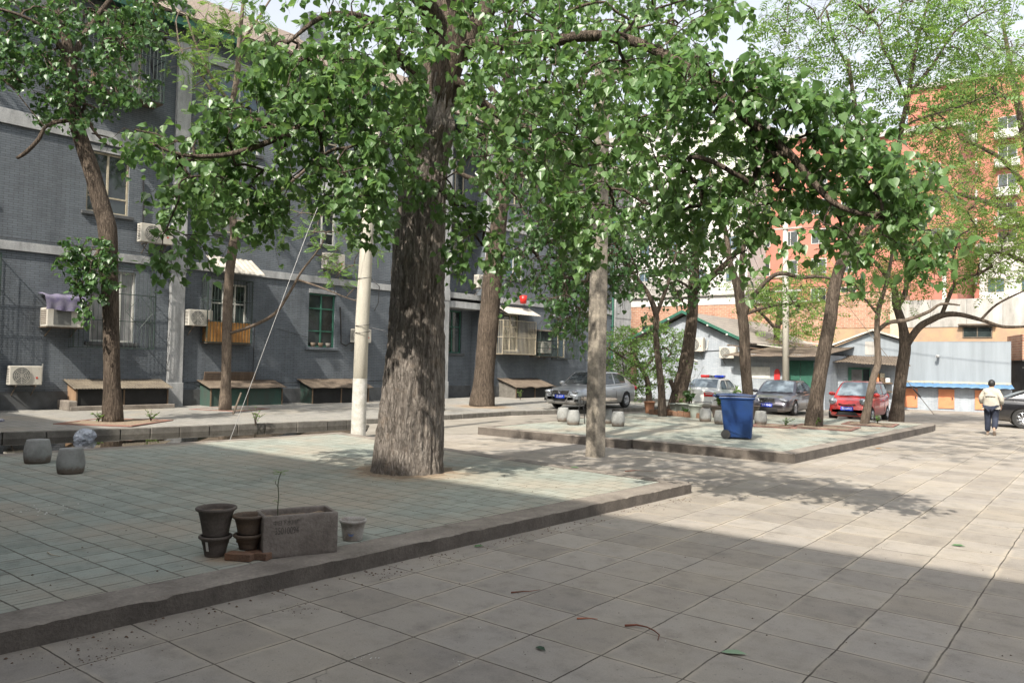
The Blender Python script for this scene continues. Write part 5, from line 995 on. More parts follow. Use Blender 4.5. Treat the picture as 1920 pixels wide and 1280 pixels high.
# tree data: limbs (x,y,z cm, radius mm) and leaf-spray positions (cm), all in world space
TREES={
'poplar':([[(-893,869,13,543),(-890,869,68,509),(-887,870,136,479),(-883,870,213,450),(-880,869,289,420),(-878,868,365,394),(-875,868,442,373),(-871,868,510,361),(-865,871,578,348),(-856,876,637,339),(-844,884,693,356),(-838,886,739,263),(-836,886,816,221),(-837,893,924,188),(-849,892,1050,129),(-852,897,1196,61)],[(-846,882,688,212),(-838,849,717,182),(-818,788,737,142),(-795,703,749,102),(-793,628,764,62),(-803,568,787,30)],[(-829,896,680,195),(-819,915,723,171),(-805,949,779,156),(-788,1011,863,126),(-758,1082,959,92),(-729,1153,1069,43)],[(-854,865,617,109),(-852,802,638,89),(-844,731,672,65),(-841,670,662,48),(-834,626,637,32),(-839,585,593,20)],[(-855,856,513,92),(-854,791,542,76),(-850,730,549,61),(-858,662,525,51),(-875,598,479,42),(-898,543,449,31),(-927,495,442,23),(-958,457,459,13)],[(-817,892,685,109),(-757,889,678,98),(-676,877,645,85),(-583,862,634,72),(-496,856,606,68),(-406,840,544,60),(-337,833,475,54),(-284,838,423,43),(-242,848,368,31),(-204,866,352,20),(-178,887,349,11)],[(-829,885,634,93),(-809,927,608,77),(-756,944,569,59),(-686,963,536,45),(-613,984,497,28)],[(-862,852,479,58),(-801,837,444,36),(-756,836,399,23),(-728,847,359,15)]],[(-832,642,646),(-727,644,604),(-933,684,576),(-787,692,618),(-838,644,553),(-953,525,446),(-924,554,478),(-976,581,425),(-907,644,402),(-791,664,618),(-851,723,511),(-951,571,451),(-908,668,546),(-758,740,532),(-754,667,569),(-817,545,578),(-830,532,375),(-960,639,517),(-1005,628,407),(-836,573,467),(-1000,626,514),(-833,668,513),(-910,462,439),(-701,649,456),(-810,546,486),(-883,512,390),(-873,613,623),(-790,633,574),(-986,528,423),(-741,634,543),(-730,648,423),(-785,549,519),(-1039,598,471),(-980,656,391),(-1047,576,490),(-790,711,528),(-805,697,655),(-743,623,496),(-1046,555,392),(-1083,571,425),(-900,699,529),(-955,632,406),(-833,613,578),(-936,577,526),(-810,765,567),(-878,608,500),(-893,608,441),(-940,568,505),(-816,589,569),(-798,681,513),(-893,592,474),(-862,604,446),(-942,668,545),(-887,703,441),(-1016,538,447),(-997,637,544),(-866,568,493),(-772,557,494),(-930,565,469),(-957,628,393),(-772,739,503),(-743,594,503),(-818,740,680),(-898,598,562),(-895,535,416),(-847,582,596),(-853,611,604),(-785,755,664),(-769,688,545),(-963,593,413),(-805,618,529),(-723,668,447),(-975,644,619),(-890,659,516),(-888,697,463),(-887,680,453),(-927,648,418),(-833,742,509),(-771,616,436),(-864,662,481),(-729,604,553),(-891,516,421),(-872,599,544),(-842,501,456),(-821,649,577),(-816,549,493),(-823,768,646),(-730,702,659),(-895,494,459),(-908,637,397),(-956,541,382),(-841,578,510),(-837,505,380),(-733,619,389),(-727,684,567),(-833,616,547),(-842,697,543),(-752,579,541),(-703,666,495),(-834,551,593),(-906,585,536),(-938,652,489),(-955,639,380),(-684,626,616),(-792,538,452),(-969,621,387),(-848,698,480),(-804,539,464),(-852,730,629),(-846,598,476),(-836,565,570),(-860,596,450),(-1034,594,478),(-866,686,629),(-750,624,490),(-865,729,610),(-690,665,541),(-762,679,408),(-952,618,423),(-713,670,545),(-975,639,538),(-1022,555,423),(-789,703,432),(-839,524,400),(-919,504,415),(-942,677,600),(-878,669,469),(-858,540,419),(-999,531,389),(-989,558,417),(-944,644,425),(-712,673,636),(-793,764,579),(-941,623,605),(-748,726,644),(-814,615,587),(-981,562,485),(-869,527,435),(-711,618,469),(-786,567,443),(-962,513,440),(-992,648,416),(-721,592,561),(-796,750,559),(-1057,498,497),(-763,720,651),(-848,531,483),(-671,663,575),(-796,754,494),(-926,493,404),(-725,644,586),(-884,566,495),(-1073,517,501),(-1005,516,477),(-886,577,478),(-813,636,522),(-784,668,422),(-714,613,479),(-953,660,580),(-1090,570,415),(-750,624,399),(-876,512,393),(-821,573,367),(-793,741,640),(-894,686,581),(-924,668,507),(-884,675,564),(-896,656,572),(-937,616,630),(-738,578,530),(-839,635,532),(-707,660,602),(-979,547,486),(-963,530,466),(-1078,544,483),(-747,642,525),(-689,667,597),(-864,650,517),(-705,609,419),(-760,689,434),(-753,627,507),(-851,717,469),(-816,662,588),(-898,595,420),(-1039,600,488),(-868,485,368),(-858,716,594),(-893,719,485),(-907,600,442),(-906,684,679),(-740,598,415),(-836,743,430),(-854,659,415),(-776,633,538),(-690,627,448),(-952,615,547),(-930,573,446),(-1063,585,448),(-820,567,402),(-839,747,622),(-746,602,485),(-760,658,463),(-706,655,631),(-747,692,592),(-909,647,442),(-804,727,475),(-727,622,464),(-838,567,378),(-752,613,389),(-864,523,479),(-942,606,426),(-867,602,465),(-980,632,453),(-1035,581,456),(-856,513,444),(-765,626,456),(-1030,557,473),(-998,633,542),(-1070,570,439),(-888,652,510),(-756,675,499),(-760,740,618),(-872,569,439),(-919,646,621),(-834,564,472),(-893,600,576),(-876,545,388),(-923,547,509),(-807,623,453),(-1015,533,408),(-731,624,533),(-1001,538,389),(-848,731,481),(-734,638,393),(-853,686,516),(-810,582,561),(-940,650,519),(-801,633,399),(-821,538,350),(-1061,507,481),(-810,781,602),(-942,657,540),(-896,681,587),(-959,625,511),(-921,546,401),(-874,604,580),(-896,664,484),(-683,637,470),(-889,671,477),(-762,725,484),(-850,651,454),(-845,669,614),(-815,548,407),(-879,685,575),(-886,575,559),(-919,448,456),(-991,629,505),(-769,592,570),(-894,708,670),(-843,688,610),(-845,725,463),(-822,675,652),(-879,715,552),(-744,653,625),(-861,707,646),(-942,587,470),(-953,617,564),(-1018,619,502),(-739,662,469),(-874,576,382),(-882,705,502),(-697,610,539),(-914,680,429),(-787,697,400),(-1005,587,411),(-804,583,403),(-993,559,483),(-840,563,579),(-963,440,468),(-958,458,452),(-943,469,465),(-948,483,321),(-936,492,316),(-924,501,342),(-906,516,328),(-942,487,348),(-878,590,316),(-871,595,305),(-890,579,350),(-867,598,333),(-826,692,372),(-812,703,391),(-843,691,396),(-870,631,388),(-890,554,336),(-907,547,510),(-908,533,517),(-894,570,514),(-905,561,520),(-732,771,442),(-756,714,529),(-689,758,500),(-770,726,470),(-768,739,443),(-747,760,429),(-803,769,526),(-720,736,439),(-727,808,407),(-721,823,419),(-733,793,356),(-689,842,335),(-716,839,388),(-717,868,389),(-736,794,410),(-700,832,373),(-742,820,341),(-748,811,382),(-691,847,361),(-723,824,406),(-782,852,407),(-770,822,435),(-723,860,348),(-717,805,366),(-619,952,609),(-818,961,573),(-557,1106,678),(-546,765,468),(-630,952,593),(-718,1114,813),(-595,744,601),(-570,730,449),(-735,901,737),(-645,1034,617),(-796,926,515),(-750,833,687),(-532,806,584),(-671,949,705),(-531,1050,702),(-618,1118,744),(-650,936,504),(-719,1019,503),(-626,847,630),(-880,987,652),(-481,1008,648),(-589,983,634),(-746,845,607),(-537,1081,747),(-629,814,512),(-590,975,663),(-588,856,449),(-580,770,499),(-547,810,530),(-672,786,648),(-585,830,603),(-835,958,626),(-623,1023,596),(-697,863,528),(-600,943,558),(-670,840,569),(-563,904,692),(-527,1044,674),(-611,885,686),(-544,793,478),(-712,964,659),(-659,1090,537),(-672,1036,559),(-605,1109,645),(-481,853,442),(-544,1003,571),(-736,1057,562),(-688,1010,637),(-695,913,628),(-725,1014,687),(-509,1000,586),(-616,752,581),(-506,810,511),(-565,1171,701),(-816,1010,674),(-781,847,721),(-686,1044,510),(-537,931,599),(-694,1126,707),(-483,833,526),(-672,934,627),(-705,1132,544),(-654,983,627),(-536,833,468),(-757,1017,497),(-709,1082,771),(-671,1172,567),(-443,896,560),(-683,896,588),(-746,911,697),(-835,928,657),(-549,731,474),(-699,930,509),(-572,977,673),(-639,1005,680),(-513,821,555),(-613,737,471),(-742,855,680),(-589,1135,608),(-824,924,772),(-604,826,635),(-759,881,490),(-636,868,586),(-578,841,524),(-597,1176,712),(-550,1052,664),(-471,999,644),(-517,918,633),(-470,882,604),(-611,965,701),(-838,943,750),(-586,800,604),(-563,734,577),(-499,851,577),(-512,899,657),(-513,993,683),(-780,936,665),(-584,817,438),(-602,757,544),(-646,1137,728),(-618,789,520),(-516,1029,697),(-575,1063,650),(-576,916,624),(-587,999,709),(-610,841,560),(-669,754,592),(-669,788,503),(-716,1020,513),(-597,704,566),(-537,929,529),(-695,994,576),(-655,838,480),(-499,827,606),(-462,815,624),(-559,740,546),(-593,791,509),(-566,1104,607),(-740,948,636),(-748,1018,791),(-447,830,571),(-430,848,501),(-771,978,749),(-589,1069,742),(-733,1035,567),(-800,1039,785),(-636,1112,572),(-485,807,535),(-566,991,614),(-547,1139,744),(-840,938,574),(-812,1046,646),(-526,882,544),(-723,812,611),(-610,752,578),(-701,885,661),(-601,881,459),(-587,778,447),(-580,1062,713),(-652,1062,644),(-647,799,663),(-694,858,529),(-724,842,630),(-553,761,600),(-551,829,560),(-705,1098,807),(-675,1138,620),(-521,881,614),(-800,944,769),(-461,897,594),(-675,1135,551),(-806,978,554),(-485,877,586),(-626,868,558),(-434,839,581),(-674,1075,603),(-656,1160,535),(-542,819,540),(-571,755,508),(-554,961,672),(-401,863,615),(-692,1004,714),(-682,980,677),(-709,962,633),(-702,845,634),(-533,845,582),(-489,810,457),(-526,908,535),(-579,868,525),(-547,747,435),(-675,983,733),(-661,946,593),(-572,804,632),(-664,777,464),(-668,770,543),(-559,843,537),(-603,960,698),(-633,896,693),(-558,1109,613),(-487,901,660),(-681,941,739),(-712,971,543),(-501,964,670),(-599,1085,498),(-638,712,504),(-518,816,464),(-678,866,662),(-447,871,517),(-846,924,749),(-655,802,544),(-490,851,566),(-662,1157,566),(-691,1054,527),(-846,934,731),(-710,1056,747),(-679,960,504),(-663,753,586),(-680,937,611),(-531,744,547),(-899,986,674),(-624,810,554),(-705,1124,653),(-490,1074,732),(-599,1112,526),(-499,809,376),(-548,822,371),(-502,834,390),(-522,795,382),(-541,771,396),(-513,784,401),(-521,812,393),(-495,793,412),(-502,778,355),(-541,765,407),(-495,815,407),(-554,816,385),(-503,863,385),(-548,809,404),(-536,825,347),(-529,804,333),(-536,846,341),(-539,789,355),(-292,856,462),(-261,856,454),(-261,907,444),(-262,859,432),(-381,728,505),(-316,792,509),(-382,808,546),(-320,872,509),(-349,777,497),(-303,806,499),(-239,870,448),(-216,885,418),(-240,868,424),(-403,809,505),(-296,837,507),(-299,834,520),(-212,888,436),(-351,753,489),(-318,819,494),(-311,793,473),(-315,796,497),(-227,851,407),(-254,882,489),(-270,848,444),(-263,841,459),(-287,899,519),(-285,823,467),(-366,826,527),(-233,891,470),(-319,862,484),(-348,842,518),(-261,822,476),(-344,835,540),(-278,856,477),(-363,744,494),(-375,785,494),(-340,789,498),(-346,759,511),(-283,862,500),(-388,823,531),(-288,818,481),(-345,793,532),(-310,804,520),(-211,943,425),(-230,910,435),(-373,824,502),(-337,866,485),(-229,907,450),(-359,849,502),(-311,854,469),(-343,843,496),(-293,881,522),(-372,730,494),(-406,768,512),(-248,843,466),(-254,836,480),(-241,860,461),(-217,885,406),(-373,837,494),(-233,879,438),(-405,789,508),(-359,746,509),(-249,833,440),(-331,785,508),(-279,823,476),(-374,729,505),(-305,811,479),(-269,894,470),(-200,884,430),(-253,921,491),(-248,867,438),(-242,893,457),(-414,806,494),(-355,755,520),(-250,899,392),(-318,832,432),(-290,939,394),(-411,827,395),(-383,801,426),(-471,894,411),(-391,890,467),(-283,871,422),(-475,889,435),(-324,847,414),(-245,967,379),(-395,777,410),(-306,940,399),(-275,870,368),(-388,873,496),(-470,837,496),(-435,867,373),(-441,851,448),(-408,946,382),(-284,961,374),(-409,839,420),(-379,866,444),(-311,873,457),(-341,833,388),(-268,902,414),(-341,855,438),(-389,906,393),(-428,883,477),(-300,882,388),(-404,750,423),(-277,945,390),(-369,954,407),(-263,947,369),(-449,894,476),(-376,921,485),(-396,931,503),(-440,792,433),(-424,862,505),(-302,865,443),(-407,859,413),(-388,880,406),(-297,836,424),(-392,852,381),(-377,891,472),(-412,781,416),(-345,850,415),(-323,1007,443),(-299,894,414),(-345,869,370),(-418,874,358),(-329,837,455),(-399,784,393),(-324,835,393),(-349,947,418),(-320,886,382),(-229,938,385),(-448,833,494),(-411,796,464),(-419,918,372),(-258,951,351),(-467,847,392),(-391,853,402),(-352,830,401),(-299,853,392),(-270,989,390),(-405,825,479),(-324,850,464),(-311,862,408),(-343,806,409),(-410,755,441),(-200,885,419),(-200,884,402),(-195,906,366),(-203,853,402),(-177,937,370),(-172,936,400),(-187,870,396),(-191,911,395),(-210,903,399),(-191,898,375),(-206,906,386),(-217,898,401),(-180,925,381),(-184,886,414),(-177,923,408),(-206,869,382),(-186,887,352),(-196,863,355),(-174,883,354),(-204,910,352),(-160,892,378),(-168,907,374),(-198,872,333),(-187,881,325),(-178,888,317),(-160,901,339),(-152,908,334),(-167,896,334),(-220,867,317),(-229,860,334),(-378,845,295),(-344,871,327),(-336,876,352),(-411,857,317),(-252,854,346),(-631,777,741),(-548,1105,776),(-603,1041,901),(-689,1018,786),(-588,1072,906),(-716,788,807),(-644,1058,808),(-578,803,789),(-664,815,818),(-1001,715,900),(-829,685,709),(-723,626,721),(-651,684,726),(-464,826,729),(-460,939,804),(-628,919,792),(-990,835,929),(-896,878,780),(-788,581,656),(-664,976,786),(-632,763,689),(-691,821,822),(-912,725,775),(-609,975,802),(-529,1026,766),(-790,734,705),(-998,714,865),(-539,1059,813),(-528,823,758),(-620,814,707),(-566,804,674),(-873,650,767),(-793,846,774),(-810,632,663),(-808,562,712),(-556,1126,892),(-623,842,769),(-617,797,670),(-715,667,795),(-643,1110,858),(-668,831,861),(-740,637,698),(-1025,736,810),(-705,897,890),(-588,1065,767),(-1016,685,759),(-934,820,782),(-651,808,783),(-929,867,872),(-714,880,743),(-808,874,835),(-491,1016,783),(-590,1071,945),(-1065,704,824),(-882,730,768),(-698,898,851),(-572,1161,841),(-867,860,887),(-977,761,838),(-475,934,840),(-660,745,671),(-854,585,757),(-979,726,870),(-515,848,737),(-486,808,750),(-478,860,681),(-397,938,667),(-436,962,678),(-422,928,682),(-415,905,730),(-437,932,674),(-383,878,628),(-449,963,741),(-423,954,736),(-407,986,669),(-380,859,606)]),
'left':([[(-2039,931,17,233),(-2042,925,141,199),(-2044,919,278,192),(-2047,911,415,213),(-2051,905,511,226),(-2063,893,572,213),(-2072,870,659,198),(-2080,849,724,183),(-2083,832,781,169),(-2079,818,879,148),(-2076,805,955,127),(-2089,779,1044,100),(-2105,750,1145,73),(-2104,734,1271,40)],[(-2081,817,892,94),(-2095,840,985,82),(-2073,880,1077,62),(-2049,933,1176,42)],[(-2074,808,929,80),(-2061,752,974,59),(-2068,695,994,38),(-2103,629,1004,25)],[(-2079,846,805,48),(-2074,878,757,41),(-2061,901,730,21)],[(-2085,830,781,41),(-2083,768,751,40),(-2091,751,713,52),(-2114,734,682,52),(-2132,720,666,39)],[(-2088,765,745,20),(-2103,739,780,13),(-2126,706,831,13)],[(-2049,907,497,55),(-2027,875,450,40),(-2022,843,393,26),(-2021,833,325,20)],[(-2061,862,751,20),(-2046,913,744,21),(-2034,936,719,14)]],[(-2026,982,921),(-2048,947,1002),(-2145,757,843),(-2175,835,1052),(-2117,938,1111),(-2127,749,954),(-2160,903,843),(-1916,816,928),(-2225,729,925),(-2056,811,770),(-2018,756,917),(-1982,811,924),(-2107,777,921),(-2058,717,1022),(-2222,835,871),(-2091,818,917),(-2258,726,1076),(-2116,924,1008),(-1849,854,944),(-1972,813,854),(-2071,670,881),(-1930,863,869),(-1994,778,974),(-2036,803,846),(-2007,925,914),(-2011,770,877),(-2112,701,946),(-1941,903,1073),(-2004,951,861),(-2184,797,1030),(-2085,765,842),(-2064,932,936),(-2006,993,1127),(-2179,701,897),(-1901,859,955),(-1860,837,886),(-1970,890,1013),(-2271,717,1014),(-2020,872,1023),(-1951,821,830),(-2009,738,931),(-2133,802,861),(-2103,712,1020),(-2164,873,1039),(-1989,967,1024),(-1936,850,886),(-2165,688,956),(-2274,793,985),(-2237,817,1122),(-2027,729,971),(-2016,758,1006),(-2127,762,895),(-1936,881,845),(-1998,825,917),(-2144,900,1100),(-1993,945,1098),(-2242,798,945),(-2157,809,942),(-2139,746,878),(-1965,973,1051),(-2096,675,951),(-2080,709,883),(-2003,913,1068),(-1876,881,1013),(-2052,791,772),(-2285,799,952),(-1991,975,1086),(-2042,904,1004),(-1965,760,808),(-2050,942,969),(-1992,730,865),(-2166,861,1098),(-2134,927,999),(-2170,849,926),(-2255,811,1119),(-1913,828,867),(-2090,662,902),(-2021,1006,1105),(-1836,861,817),(-1999,877,929),(-2096,828,887),(-1981,806,753),(-2100,769,1032),(-2123,851,825),(-1938,866,831),(-2006,889,1025),(-1943,818,813),(-2199,826,850),(-2220,774,1071),(-2060,925,908),(-2174,880,947),(-2041,878,888),(-2086,838,853),(-2158,728,938),(-2087,785,951),(-2258,742,1098),(-2122,812,950),(-1970,741,953),(-2081,757,918),(-1893,880,983),(-1993,878,834),(-2072,918,1098),(-2116,915,975),(-2167,722,888),(-1919,850,1014),(-2064,772,886),(-1994,782,802),(-2008,745,1025),(-1992,819,1007),(-2030,865,805),(-2037,740,807),(-1855,889,999),(-2131,717,993),(-2053,991,1059),(-2023,824,859),(-2246,807,1081),(-2097,792,860),(-1967,796,982),(-2107,858,1106),(-2018,782,1031),(-1979,811,954),(-2086,758,976),(-2024,929,857),(-1842,879,846),(-2137,688,999),(-2078,849,834),(-2220,860,1058),(-1863,837,930),(-2000,991,1044),(-2143,721,862),(-1837,875,950),(-1945,845,971),(-2164,702,874),(-2287,793,987),(-2180,775,1042),(-2111,703,995),(-2074,838,939),(-2165,852,1106),(-2111,673,941),(-2283,768,1024),(-2054,893,1070),(-1880,860,922),(-1915,824,945),(-2062,707,915),(-2115,806,914),(-1979,764,797),(-2220,829,820),(-1974,815,1017),(-2131,787,957),(-1961,857,951),(-2118,788,982),(-2167,837,835),(-2221,808,830),(-2039,744,1018),(-1996,979,1109),(-2065,841,914),(-2091,909,913),(-2128,686,1043),(-1984,898,1040),(-2123,868,823),(-2034,779,910),(-2069,922,962),(-2159,819,822),(-2164,850,936),(-1919,786,745),(-1935,929,863),(-1911,893,1020),(-1962,871,817),(-2146,706,884),(-2019,725,898),(-1993,821,925),(-2160,907,1024),(-1862,860,1017),(-2091,778,1032),(-1847,906,986),(-2035,786,425),(-2033,850,427),(-1998,842,365),(-2014,872,350),(-2007,833,391),(-2039,864,452),(-1961,858,386),(-2005,817,363),(-2018,886,423),(-2012,816,421),(-1990,869,474),(-1997,841,294),(-2007,885,439),(-2040,868,472),(-2002,813,452),(-2066,858,330),(-2021,833,447),(-1970,833,396),(-2088,820,436),(-1983,861,366),(-2017,830,345),(-1957,852,445),(-2007,853,335),(-2051,831,442),(-2012,868,439),(-1987,886,401),(-2027,831,380),(-1988,845,421),(-2038,813,418),(-2022,870,385),(-2060,837,405),(-2004,834,471),(-2016,829,412),(-1979,874,462),(-2018,785,1217),(-2089,850,1162),(-1912,777,1131),(-2472,637,1155),(-1988,978,1303),(-2161,629,1152),(-2030,974,1166),(-2083,717,1057),(-1985,783,1103),(-2262,772,1296),(-2182,641,1202),(-2175,829,1143),(-2132,641,1114),(-2086,641,1169),(-1942,807,1207),(-1911,762,1098),(-2339,641,1171),(-2217,603,1080),(-2148,717,1073),(-2255,797,1216),(-1880,981,1135),(-2142,932,1219),(-2228,795,1268),(-2237,680,1129),(-2215,786,1167),(-1954,1023,1128),(-2219,697,1138),(-1851,934,1168),(-2348,608,1178),(-2193,709,1243),(-2294,615,1221),(-2190,732,1176),(-1835,943,1198),(-2191,718,1125),(-1851,846,1210),(-2309,801,1266),(-1908,979,1167),(-1808,846,1137),(-2031,899,1223),(-2166,692,1074),(-2236,677,1211),(-1789,925,1205),(-1885,819,1067),(-2009,980,1255),(-2112,776,1097),(-1999,742,1203),(-2031,983,1219),(-2264,650,1168),(-2445,676,1279),(-2031,887,1192),(-1959,942,1106),(-2204,585,1051),(-2087,787,1152),(-2191,799,1276),(-2195,841,1263),(-2034,1029,1168),(-2297,616,1181),(-2229,840,1139),(-1900,864,1201),(-2131,858,1292),(-2103,667,1006),(-2109,678,920),(-2137,684,850),(-2084,793,771),(-2053,828,816),(-2085,803,835)]),
'locust':([[(-2260,1382,20,188),(-2257,1380,137,154),(-2254,1376,308,154),(-2249,1375,445,145),(-2240,1379,539,154),(-2235,1381,582,137),(-2246,1369,684,111),(-2253,1359,821,103),(-2246,1359,957,94),(-2229,1368,1095,86),(-2222,1369,1232,68),(-2206,1375,1403,43)],[(-2235,1382,565,103),(-2178,1400,631,85),(-2107,1428,696,67),(-2024,1465,760,50),(-1956,1492,823,33)],[(-2239,1363,992,60),(-2261,1305,1065,51),(-2282,1260,1157,42),(-2290,1225,1248,25)],[(-2264,1304,1026,42),(-2292,1267,1094,34),(-2322,1229,1148,25),(-2335,1215,1240,17)],[(-2249,1382,265,51),(-2151,1395,287,50),(-2066,1422,327,50),(-2010,1438,397,41),(-1968,1444,453,33),(-1919,1455,504,24),(-1892,1463,540,16)],[(-1982,1446,430,33),(-1909,1480,405,24),(-1836,1513,376,16),(-1800,1529,365,16)],[(-1836,1513,379,16),(-1817,1527,405,12)],[(-2225,1368,1180,43),(-2199,1411,1276,34),(-2162,1461,1390,26)]],[(-2228,1300,888),(-2081,1365,1192),(-2344,1232,1281),(-2161,1456,1184),(-2256,1346,1290),(-2322,1354,1201),(-2139,1331,1243),(-2396,1250,1214),(-2202,1437,1297),(-2262,1441,1146),(-2348,1280,1275),(-2141,1319,908),(-2379,1316,1232),(-2241,1361,1335),(-2226,1366,976),(-2242,1355,1224),(-2148,1402,1157),(-2229,1368,1253),(-2337,1318,1124),(-2357,1329,1072),(-2227,1311,1026),(-2348,1333,1236),(-2343,1288,1304),(-2196,1365,1171),(-2319,1330,976),(-2243,1364,907),(-2243,1333,1197),(-2335,1275,1040),(-2227,1359,1029),(-2417,1277,1133),(-2357,1331,1290),(-2128,1328,1290),(-2278,1234,1148),(-2289,1336,1320),(-2240,1423,1325),(-2335,1322,1035),(-2229,1297,983),(-2283,1273,961),(-2247,1378,1119),(-2279,1355,1259),(-2249,1341,1002),(-2205,1267,1043),(-2376,1344,1350),(-2242,1417,1232),(-2400,1260,1174),(-2204,1320,1084),(-2228,1281,1031),(-2280,1292,1235),(-2260,1258,1131),(-2297,1275,1107),(-2207,1257,1135),(-2266,1279,1069),(-2277,1276,1204),(-2296,1219,1140),(-2272,1252,1067),(-2255,1232,1187),(-2321,1244,1131),(-2272,1235,1091),(-2211,1266,1175),(-2288,1246,1153),(-2288,1210,1176),(-2296,1267,1180),(-1866,1501,572),(-2055,1412,594),(-1793,1517,584),(-1862,1432,612),(-2076,1398,664),(-1817,1544,519),(-1874,1413,561),(-1856,1458,436),(-1831,1534,638),(-1950,1379,631),(-1818,1442,671),(-1885,1469,571),(-1980,1329,672),(-1915,1533,526),(-1932,1441,672),(-1920,1523,495),(-1828,1534,475),(-1887,1524,455),(-1790,1551,549),(-1817,1497,534),(-1979,1395,593),(-1868,1436,673),(-1847,1427,497),(-2005,1415,688),(-1908,1393,619),(-1900,1502,606),(-2235,1332,897),(-2202,1359,864),(-2271,1324,696),(-2297,1304,661),(-2206,1391,598),(-2186,1408,564),(-1848,1500,469),(-1750,1538,515),(-1737,1546,563)]),
